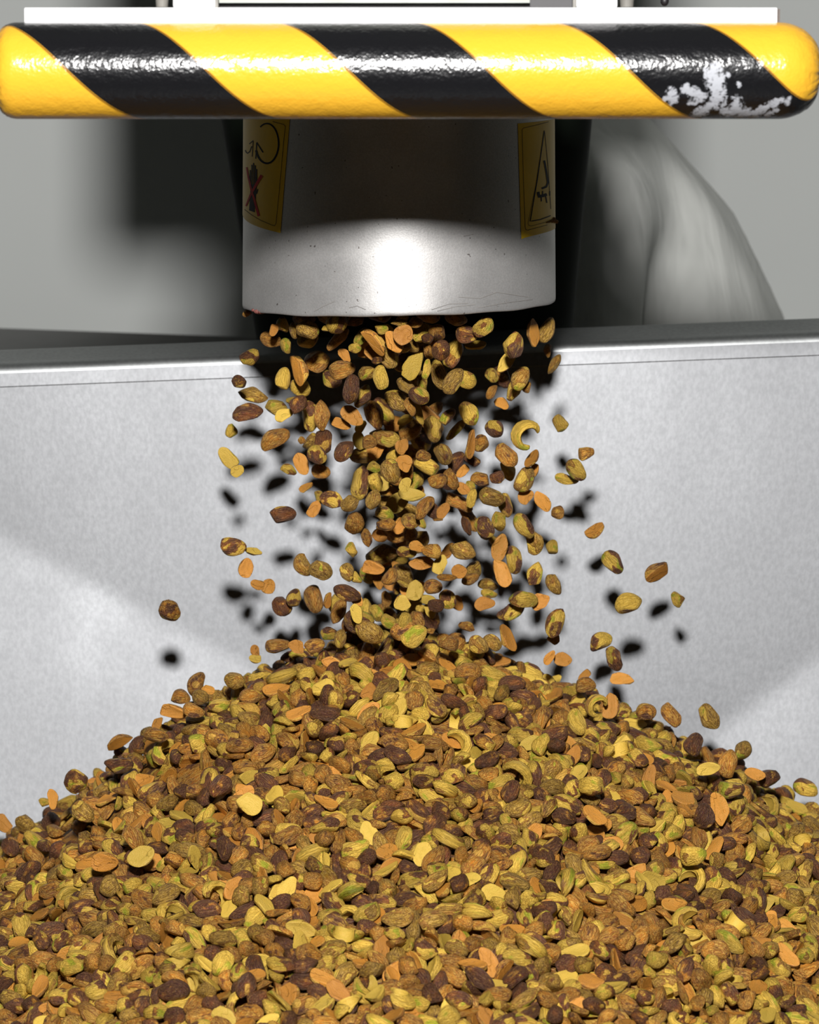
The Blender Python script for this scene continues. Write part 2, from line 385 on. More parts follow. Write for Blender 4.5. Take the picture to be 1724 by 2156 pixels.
# bumper: a soft round foam profile with helical hazard stripes and rounded ends
b0, b1 = at(-3, 149, BYC), at(1722, 149, BYC)
RB = 101 / FOCAL * ((Vector((0, BYC, b0.z)) - CAM).dot(FWD))
NX, NT = 520, 96
V, F, wear = [], [], []
def seg(p, a, b):
    p, a, b = Vector(p), Vector(a), Vector(b); d = b - a
    t = max(0, min(1, (p - a).dot(d) / max(d.length_squared, 1e-9))); return (p - a - d * t).length
SCUFF = [((725, 135), (765, 400), 72), ((765, 400), (560, 555), 42), ((330, 340), (345, 400), 46), ((470, 300), (620, 375), 42), ((830, 520), (1130, 535), 40), ((940, 430), (960, 520), 55), ((1130, 520), (1370, 405), 30), ((1420, 430), (1450, 400), 24), ((1230, 552), (1330, 500), 18), ((500, 430), (560, 430), 22), ((960, 255), (970, 265), 20), ((860, 160), (870, 170), 18), ((250, 400), (330, 380), 18)]
SCUFF = [((1340 + a[0] / 4.49, 120 + a[1] / 4.49), (1340 + b[0] / 4.49, 120 + b[1] / 4.49), 1.2 * r / 4.49) for a, b, r in SCUFF]
jr = np.random.RandomState(8); jag = jr.uniform(-1, 1, 700)
for i in range(NX + 1):
    t = i / NX; t = t - 0.012 * math.sin(2 * math.pi * t) * 1.0
    x = b0.x + (b1.x - b0.x) * t
    el, er = (x - b0.x) / 0.0105, (b1.x - x) / 0.0215
    f = 1.0
    if el < 1: f = min(f, 0.62 + 0.38 * (1 - (1 - el) ** 2.2) ** (1 / 2.2))
    if er < 1: f = min(f, 0.30 + 0.70 * (1 - (1 - er) ** 2.0) ** (1 / 2.0))
    for j in range(NT):
        a = 2 * math.pi * j / NT
        q = 1 + (0.012 * jag[j] if min(el, er) < 0.5 else 0)
        v = Vector((x + (0.0006 * jag[(j * 3) % 700] if min(el, er) < 0.3 else 0), BYC - RB * f * q * math.cos(a), b0.z + RB * f * q * math.sin(a)))
        V.append(v)
        wv = 0.0
        if x > 0.12 and math.cos(a) > -0.05:
            pp = to_px(v)
            wv = max(max(0.0, 1.6 - seg(pp, s[0], s[1]) / s[2]) for s in SCUFF)
        wear.append(wv)
for i in range(NX):
    for j in range(NT): F.append((i * NT + j, i * NT + (j + 1) % NT, (i + 1) * NT + (j + 1) % NT, (i + 1) * NT + j))
F.append(tuple(range(NT))[::-1]); F.append(tuple(NX * NT + j for j in range(NT)))
PER = 583.5 / FOCAL * ((Vector((0, BYC, b0.z)) - CAM).dot(FWD))
SHIFT = PER * 330 / 583.5
X35 = at(-11, 50, BYC).x
g = N('hazard_foil'); o = g.obj(); s = g.sep(o)
ang = g.math('ARCTAN2', s[2], g.math('MULTIPLY', s[1], -1.0))
ph = g.math('SUBTRACT', math.pi / 2, ang)
u = g.math('DIVIDE', g.math('SUBTRACT', g.math('SUBTRACT', s[0], X35), g.math('MULTIPLY', ph, SHIFT / math.pi)), PER)
fr = g.math('FRACT', g.math('ADD', u, 10.0))
blk = g.math('MULTIPLY', g.math('GREATER_THAN', fr, 0.0), g.math('LESS_THAN', fr, 0.487))
edge = g.math('LESS_THAN', g.math('MINIMUM', g.math('ABSOLUTE', g.math('SUBTRACT', fr, 0.492)), g.math('ABSOLUTE', g.math('SUBTRACT', fr, 0.994))), 0.0045)
wa_ = g.attr('wear')[2]
wr = g.math('ADD', wa_, g.math('MULTIPLY', g.step(g.noise(o, 420, 6, 0.7), 0.3, 0.7, -0.75, 0.75), g.math('MINIMUM', g.math('MULTIPLY', wa_, 1.5), 1.0)))
wm = g.math('MULTIPLY', g.step(wr, 0.45, 1.05), blk)
c = g.mix(blk, (0.72, 0.385, 0.028), (0.006, 0.006, 0.007))
c = g.mix(edge, c, (0.22, 0.10, 0.01))
c = g.mix(wm, c, (0.36, 0.37, 0.40))
n1 = g.noise(o, 170, 3, 0.6); n2 = g.noise(o, 620, 2, 0.5)
g.bump(g.math('ADD', n1, g.math('MULTIPLY', n2, 0.35)), 0.42, 0.0012)
bump_mat = g.out(c, g.math('ADD', 0.22, g.math('MULTIPLY', wm, 0.4)), 0.0, 0.5)
bumper = mesh_obj('hazard_bumper', [v - Vector((0, BYC, b0.z)) for v in V], F, bump_mat, smooth=True)
bumper.location = (0, BYC, b0.z)
at_ = bumper.data.attributes.new('wear', 'FLOAT', 'POINT'); at_.data.foreach_set('value', wear)
tag(bumper, 'long round foam bumper with glossy yellow and black diagonal stripes, scuffed white at one end', 'bumper')

# machine body above the frame, and the shaded tapering column behind the chute
body = empty('machine_body', (0, 0, 0.26), 'steel machine housing above the chute and bumper', 'machine')
keep_local(bm_obj('housing', box_bm((-0.185, -0.10, z0), (0.150, 0.30, z0 + 0.45), 0.006), plain('housing_grey', (0.30, 0.31, 0.30), 0.5)), body)
g = N('column_shade_green'); s = g.sep(g.obj())
st = g.noise(g.comb(g.math('MULTIPLY', s[0], 1.0), 0.0, 0.0), 70, 2)
column_mat = g.out(g.mix(st, (0.004, 0.007, 0.004), (0.016, 0.022, 0.016)), 0.65, 0.0, 0.10)  # column's shade and faint reflection streaks put into this colour
YC = 0.23
tl, tr = at(455, 200, YC), at(1252, 200, YC); bl, br = at(548, 770, YC), at(1200, 770, YC)
V, F = [], []
def colx(a, b, z): return a.x + (b.x - a.x) * (z - a.z) / (b.z - a.z)
levels = [z0 + 0.05, tl.z, bl.z, bl.z - 0.25]
NA = 64
for z in levels:
    xl, xr = colx(tl, bl, z), colx(tr, br, z); cx_, rx = (xl + xr) / 2, (xr - xl) / 2
    for i in range(NA):
        t = 2 * math.pi * i / NA; rib = 1 - 0.008 * (i % 8 == 0)
        V.append((cx_ + rx * rib * math.cos(t), YC + 0.06 * rib * math.sin(t), z))
for k in range(len(levels) - 1):
    for i in range(NA): F.append((k * NA + i, k * NA + (i + 1) % NA, (k + 1) * NA + (i + 1) % NA, (k + 1) * NA + i)[::-1])
F.append(tuple(range(NA))); F.append(tuple((len(levels) - 1) * NA + i for i in range(NA))[::-1])
tag(mesh_obj('hopper_column', V, F, column_mat, smooth=True), 'shaded green-black tapering hopper column standing behind the steel chute', 'column')

# ---------------------------------------------------------------- the worker in the white coat
def skin_body(name, chain, mat, voxel=0.004, smooth=6):
    """One continuous surface grown over a chain of (position, (rx, ry), parent index)."""
    bm = bmesh.new()
    for i, (p, r, par) in enumerate(chain):
        if par is None and len(chain) > 1: continue
        part = bmesh.new()
        for k in (i, par):
            q, rr = chain[k][0], chain[k][1]
            bmesh.ops.create_icosphere(part, subdivisions=2, radius=1.0, matrix=Matrix.Translation(q) @ Matrix.Diagonal((rr[0], rr[1], rr[0], 1)))
        h = bmesh.ops.convex_hull(part, input=part.verts)
        bmesh.ops.delete(part, geom=[v for v in h['geom_interior'] if isinstance(v, bmesh.types.BMVert)], context='VERTS')
        t = bpy.data.meshes.new('limb'); part.to_mesh(t); part.free(); bm.from_mesh(t); bpy.data.meshes.remove(t)
    o = bm_obj(name, bm, mat, smooth=True)
    r = o.modifiers.new('Remesh', 'REMESH'); r.mode = 'VOXEL'; r.voxel_size = voxel; r.use_smooth_shade = True
    k = o.modifiers.new('Smooth', 'SMOOTH'); k.factor = 0.5; k.iterations = smooth
    dg = bpy.context.evaluated_depsgraph_get(); me = bpy.data.meshes.new_from_object(o.evaluated_get(dg))
    o.modifiers.clear(); old = o.data; o.data = me; bpy.data.meshes.remove(old); me.name = name
    me.polygons.foreach_set('use_smooth', [True] * len(me.polygons))
    return o
PY = 0.60
def P(px, py, dy=0.0): q = at(px - 30, py - 8, PY + dy); return (q.x, q.y, q.z)
g = N('white_coat_cloth'); o = g.obj(); s = g.sep(o)
fold = g.noise(g.vmath('MULTIPLY', o, Vector((22, 14, 5))), 1.0, 3, 0.5, 0.6)
g.bump(fold, 0.25, 0.02)
coat_mat = g.out(g.mix(g.noise(o, 30, 3), (0.56, 0.57, 0.54), (0.64, 0.65, 0.62)), 0.75, 0.0, 0.2)
hipx, hipy = at(1560, 1330, PY).x, at(1560, 1330, PY).z
person = empty('person', (hipx, PY, FLOOR_Z), 'person in a white work coat leaning forward behind the bin', 'person')
chain = [
    ((hipx, PY, hipy), (0.135, 0.15), None),                 # pelvis
    (P(1465, 1060), (0.135, 0.155), 0), (P(1372, 800), (0.130, 0.16), 1), (P(1285, 600), (0.126, 0.17), 2), (P(1200, 455), (0.112, 0.165), 3),
    (P(1120, 330), (0.075, 0.08), 4), (P(1060, 235), (0.055, 0.058), 5),
    (P(1238, 470, -0.17), (0.064, 0.064), 4), (P(1215, 800, -0.225), (0.058, 0.058), 7), (P(1190, 1120, -0.22), (0.046, 0.046), 8), (P(1010, 1290, -0.2), (0.034, 0.036), 9),
    (P(1170, 480, 0.17), (0.062, 0.062), 4), (P(1120, 800, 0.20), (0.054, 0.054), 11), (P(1080, 1100, 0.2), (0.044, 0.044), 12), (P(920, 1280, 0.16), (0.034, 0.036), 13),
    ((hipx + 0.01, PY - 0.10, hipy - 0.06), (0.10, 0.10), 0), ((hipx - 0.02, PY - 0.10, -0.78), (0.075, 0.08), 15), ((hipx + 0.02, PY - 0.10, FLOOR_Z + 0.10), (0.055, 0.055), 16),
    ((hipx + 0.01, PY + 0.10, hipy - 0.06), (0.10, 0.10), 0), ((hipx - 0.04, PY + 0.10, -0.78), (0.075, 0.08), 18), ((hipx - 0.02, PY + 0.10, FLOOR_Z + 0.10), (0.055, 0.055), 19),
]
keep_local(skin_body('body', chain, coat_mat, 0.010, 12), person)
skin_m = plain('skin', (0.55, 0.33, 0.24), 0.5, grain=0.06)
for (px, py, dy) in ((1010, 1290, -0.2), (920, 1280, 0.16)):
    h = Vector(P(px, py, dy)); ch = [(tuple(h + Vector((0.02, 0, 0.01))), (0.026, 0.028), None), (tuple(h + Vector((-0.035, 0, -0.02))), (0.016, 0.036), 0)]
    for k in range(4):
        yk = (k - 1.5) * 0.019
        b = len(ch); L = (0.034, 0.04, 0.037, 0.028)[k]
        ch.append((tuple(h + Vector((-0.075, yk, -0.035))), (0.009, 0.009), 1)); ch.append((tuple(h + Vector((-0.075 - L * 0.7, yk, -0.035 - L * 0.5))), (0.0085, 0.0085), b)); ch.append((tuple(h + Vector((-0.078 - L, yk, -0.035 - L * 1.2))), (0.0075, 0.0075), b + 1))
    b = len(ch); ch.append((tuple(h + Vector((-0.03, -0.04, -0.035))), (0.011, 0.011), 0)); ch.append((tuple(h + Vector((-0.06, -0.05, -0.06))), (0.009, 0.009), b))
    keep_local(skin_body('hand', ch, skin_m), person)
hd = Vector(P(1010, 120)); fwd_ = Vector((-0.86, 0, -0.5)); up_ = Vector((-0.5, 0, 0.86)); sd_ = Vector((0, 1, 0))
Mh = Matrix(((fwd_.x, sd_.x, up_.x, hd.x), (fwd_.y, sd_.y, up_.y, hd.y), (fwd_.z, sd_.z, up_.z, hd.z), (0, 0, 0, 1)))
bm = bmesh.new(); bmesh.ops.create_uvsphere(bm, u_segments=32, v_segments=24, radius=1.0)
for v in bm.verts:
    x, y, z = v.co; j = max(0, -z)
    nose = 0.022 * math.exp(-((y / 0.16) ** 2 + ((z + 0.12) / 0.22) ** 2)) if x > 0 else 0
    eye = -0.010 * sum(math.exp(-(((y - q) / 0.16) ** 2 + ((z - 0.08) / 0.1) ** 2)) for q in (-0.42, 0.42)) if x > 0 else 0
    mouth = -0.004 * math.exp(-((y / 0.3) ** 2 + ((z + 0.48) / 0.05) ** 2)) if x > 0 else 0
    v.co = Vector((x * 0.098 * (1 - 0.12 * j) + 0.012 * j + nose + eye + mouth, y * 0.076 * (1 - 0.28 * j), z * 0.118))
bm.transform(Mh); keep_local(bm_obj('head', bm, skin_m, smooth=True), person)
bm = bmesh.new(); bmesh.ops.create_uvsphere(bm, u_segments=32, v_segments=20, radius=1.0)
for v in list(bm.verts):
    if v.co.z < 0.12 - 0.25 * (v.co.x < 0): bm.verts.remove(v)
for v in bm.verts: v.co = Vector((v.co.x * 0.106 - 0.004, v.co.y * 0.084, v.co.z * 0.126))
bm.transform(Mh); keep_local(bm_obj('hair_net', bm, coat_mat, smooth=True), person)
for s_ in (-1, 1):
    bm = bmesh.new(); bmesh.ops.create_uvsphere(bm, u_segments=12, v_segments=8, radius=1.0, matrix=Mh @ Matrix.Translation((-0.005, s_ * 0.074, -0.01)) @ Matrix.Diagonal((0.018, 0.008, 0.03, 1)))
    keep_local(bm_obj('ear', bm, skin_m, smooth=True), person)
    bm = bmesh.new(); bmesh.ops.create_uvsphere(bm, u_segments=12, v_segments=8, radius=0.012, matrix=Mh @ Matrix.Translation((0.078, s_ * 0.031, 0.01)))
    keep_local(bm_obj('eye', bm, plain('eye_white', (0.7, 0.7, 0.7), 0.2), smooth=True), person)
    bm = box_bm((hipx - 0.19, PY + s_ * 0.10 - 0.045, FLOOR_Z), (hipx + 0.08, PY + s_ * 0.10 + 0.045, FLOOR_Z + 0.09), 0.03)
    keep_local(bm_obj('shoe', bm, plain('shoe_white', (0.4, 0.4, 0.4), 0.5), smooth=True), person)
# ---------------------------------------------------------------- pistachios
# ---- kernel shapes -------------------------------------------------------
def rot_to(n):
    return n / max(np.linalg.norm(n), 1e-9)

def kernel_shape(kind, seed, nu=20, nv=12):
    """One pistachio kernel in metres, long axis x. kind: whole, half, curl, fragment.
    Returns verts, faces, rest coordinates (unit box) and an inner-face mask."""
    rs = np.random.RandomState(seed * 7 + {'whole': 1, 'half': 2, 'curl': 3, 'fragment': 4}[kind])
    P = [(1.0, 0.0, 0.0)]
    for i in range(1, nv):
        t = math.pi * i / nv
        for j in range(nu):
            f = 2 * math.pi * j / nu
            P.append((math.cos(t), math.sin(t) * math.cos(f), math.sin(t) * math.sin(f)))
    P.append((-1.0, 0.0, 0.0))
    d = np.array(P)
    phi = np.arctan2(d[:, 2], d[:, 1])
    p = d.copy()
    # super-ellipsoid fullness and a pointed end
    k = rs.uniform(0.04, 0.22)
    p[:, 1:] *= (1 - k * d[:, 0:1] - 0.10 * d[:, 0:1] ** 2)
    # ridges along the length and a lengthwise seam
    amp = rs.uniform(0.015, 0.05)
    rid = 1 + amp * np.cos(3 * phi + rs.uniform(0, 6)) + 0.022 * np.cos(7 * phi + rs.uniform(0, 6) + 2 * d[:, 0])
    if kind in ('whole', 'fragment'):
        s0 = rs.uniform(-3, 3)
        dp = np.angle(np.exp(1j * (phi - s0)))
        rid -= 0.16 * np.exp(-(dp / 0.22) ** 2) * (1 - d[:, 0] ** 2) * rs.uniform(0.2, 1)
    p[:, 1:] *= rid[:, None]
    # soft lumps
    for _ in range(5):
        q = rot_to(rs.normal(size=3)); a = rs.uniform(-0.10, 0.11)
        p *= (1 + a * np.exp(-((d - q) ** 2).sum(1) / 0.35))[:, None]
    # worn flats
    for _ in range(7 if kind == 'fragment' else rs.randint(2, 5)):
        q = rot_to(rs.normal(size=3) * (0.7, 1, 1)); h = rs.uniform(0.50, 0.75) if kind == 'fragment' else rs.uniform(0.68, 0.9)
        e = p @ q - h
        p -= np.outer(np.where(e > 0, e * 0.8, 0), q)
    # chiselled facets
    r2s = np.random.RandomState(seed * 13 + 5)
    for _ in range(6):
        q = r2s.normal(size=3) * (0.45, 1, 1); q = rot_to(q); h = r2s.uniform(0.58, 0.80)
        e = p @ q - h
        p -= np.outer(np.where(e > 0, e * 0.82, 0), q)
    w_ = 1 + 0.030 * np.sin(5 * phi + 3 * d[:, 0] + seed) * (1 - d[:, 0] ** 2)
    p[:, 1:] *= w_[:, None]
    p[:, 1] /= np.abs(p[:, 1]).max() * 0.96; p[:, 2] /= np.abs(p[:, 2]).max() * 0.96
    inner = np.zeros(len(p))
    if kind == 'whole':
        L, W, T = rs.uniform(15.5, 18.5), rs.uniform(9.3, 11.5), rs.uniform(8.3, 10.2)
        if rs.rand() < 0.2: L, W = rs.uniform(12.5, 14.5), rs.uniform(10, 11.5)
    elif kind == 'fragment':
        L, W, T = rs.uniform(9, 12), rs.uniform(7.5, 9.5), rs.uniform(6, 8)
    elif kind == 'curl':
        L, W, T = rs.uniform(21, 24), rs.uniform(8.5, 10), rs.uniform(10, 11)
    else:
        L, W, T = rs.uniform(14, 18), rs.uniform(8.2, 10.6), rs.uniform(6.5, 11)
    if kind in ('half', 'curl'):
        inner = np.clip((-d[:, 2] - 0.02) * 12, 0, 1)
        z = p[:, 2]
        r2 = np.clip(1 - d[:, 0] ** 2 - d[:, 1] ** 2, 0, 1)
        c = rs.uniform(-0.06, 0.22)
        p[:, 2] = np.where(z < 0, -0.10 * np.clip((-z * 6), 0, 1) + c * np.clip(r2 - 0.15, 0, 1), z)
    p *= np.array([L, W, T]) * 0.0005
    rest = d.copy()
    rest[:, 2] = np.where(inner > 0.5, -0.05, rest[:, 2])
    b = rs.uniform(-9, 9) if kind == 'whole' else rs.uniform(-14, 14)
    if kind == 'curl':
        R = rs.uniform(0.0042, 0.0052)
        a = p[:, 0] / R; rr = R + 0.001 + p[:, 2]
        p = np.stack([np.sin(a) * rr, p[:, 1], np.cos(a) * rr - R * 0.6], 1)
    else:
        p[:, 1] += b * p[:, 0] ** 2
        p[:, 2] += rs.uniform(-8, 10) * p[:, 0] ** 2
        tw = rs.uniform(-40, 40) * p[:, 0]
        y, z = p[:, 1].copy(), p[:, 2].copy()
        p[:, 1] = y * np.cos(tw) - z * np.sin(tw); p[:, 2] = y * np.sin(tw) + z * np.cos(tw)
    p -= (p.max(0) + p.min(0)) / 2
    F = []
    ring = lambda i, j: 1 + (i - 1) * nu + j % nu
    for j in range(nu):
        F.append((0, ring(1, j), ring(1, j + 1)))
        F.append((len(P) - 1, ring(nv - 1, j + 1), ring(nv - 1, j)))
    for i in range(1, nv - 1):
        for j in range(nu):
            F.append((ring(i, j), ring(i + 1, j), ring(i + 1, j + 1), ring(i, j + 1)))
    return p, F, rest, inner

KINDS_OF = ['whole'] * 26 + ['half'] * 20 + ['curl'] * 3 + ['fragment'] * 7   # 56 shapes
# ---- pile form -----------------------------------------------------------
LEFT_PROFILE = ([0, 100, 160, 320, 420, 500, 600, 750, 850, 1100, 1500], [0, 4, 20, 86, 138, 186, 268, 388, 500, 640, 860])
RIGHT_PROFILE = ([0, 100, 200, 300, 450, 550, 650, 750, 874, 1100, 1500], [0, 8, 46, 100, 175, 203, 268, 330, 412, 540, 760])
FRONT_PROFILE = ([0, 100, 200, 320, 600, 1100, 1500], [5, 10, 42, 95, 235, 480, 690])
def pile_top(x, y):
    """Height of the heap's surface (metres; chute mouth is z = 0)."""
    px = 0.000303
    x0, zp = 0.003, -0.2035
    dx = x - x0
    r = np.sqrt(dx ** 2 + y ** 2) / px
    c = dx / np.maximum(np.sqrt(dx ** 2 + y ** 2), 1e-6)
    l = np.interp(r, *LEFT_PROFILE); rr = np.interp(r, *RIGHT_PROFILE); f = np.interp(r, *FRONT_PROFILE)
    wl, wr = np.clip(-c, 0, 1) ** 2, np.clip(c, 0, 1) ** 2
    h = wl * l + wr * rr + (1 - wl - wr) * f
    return zp - h * px
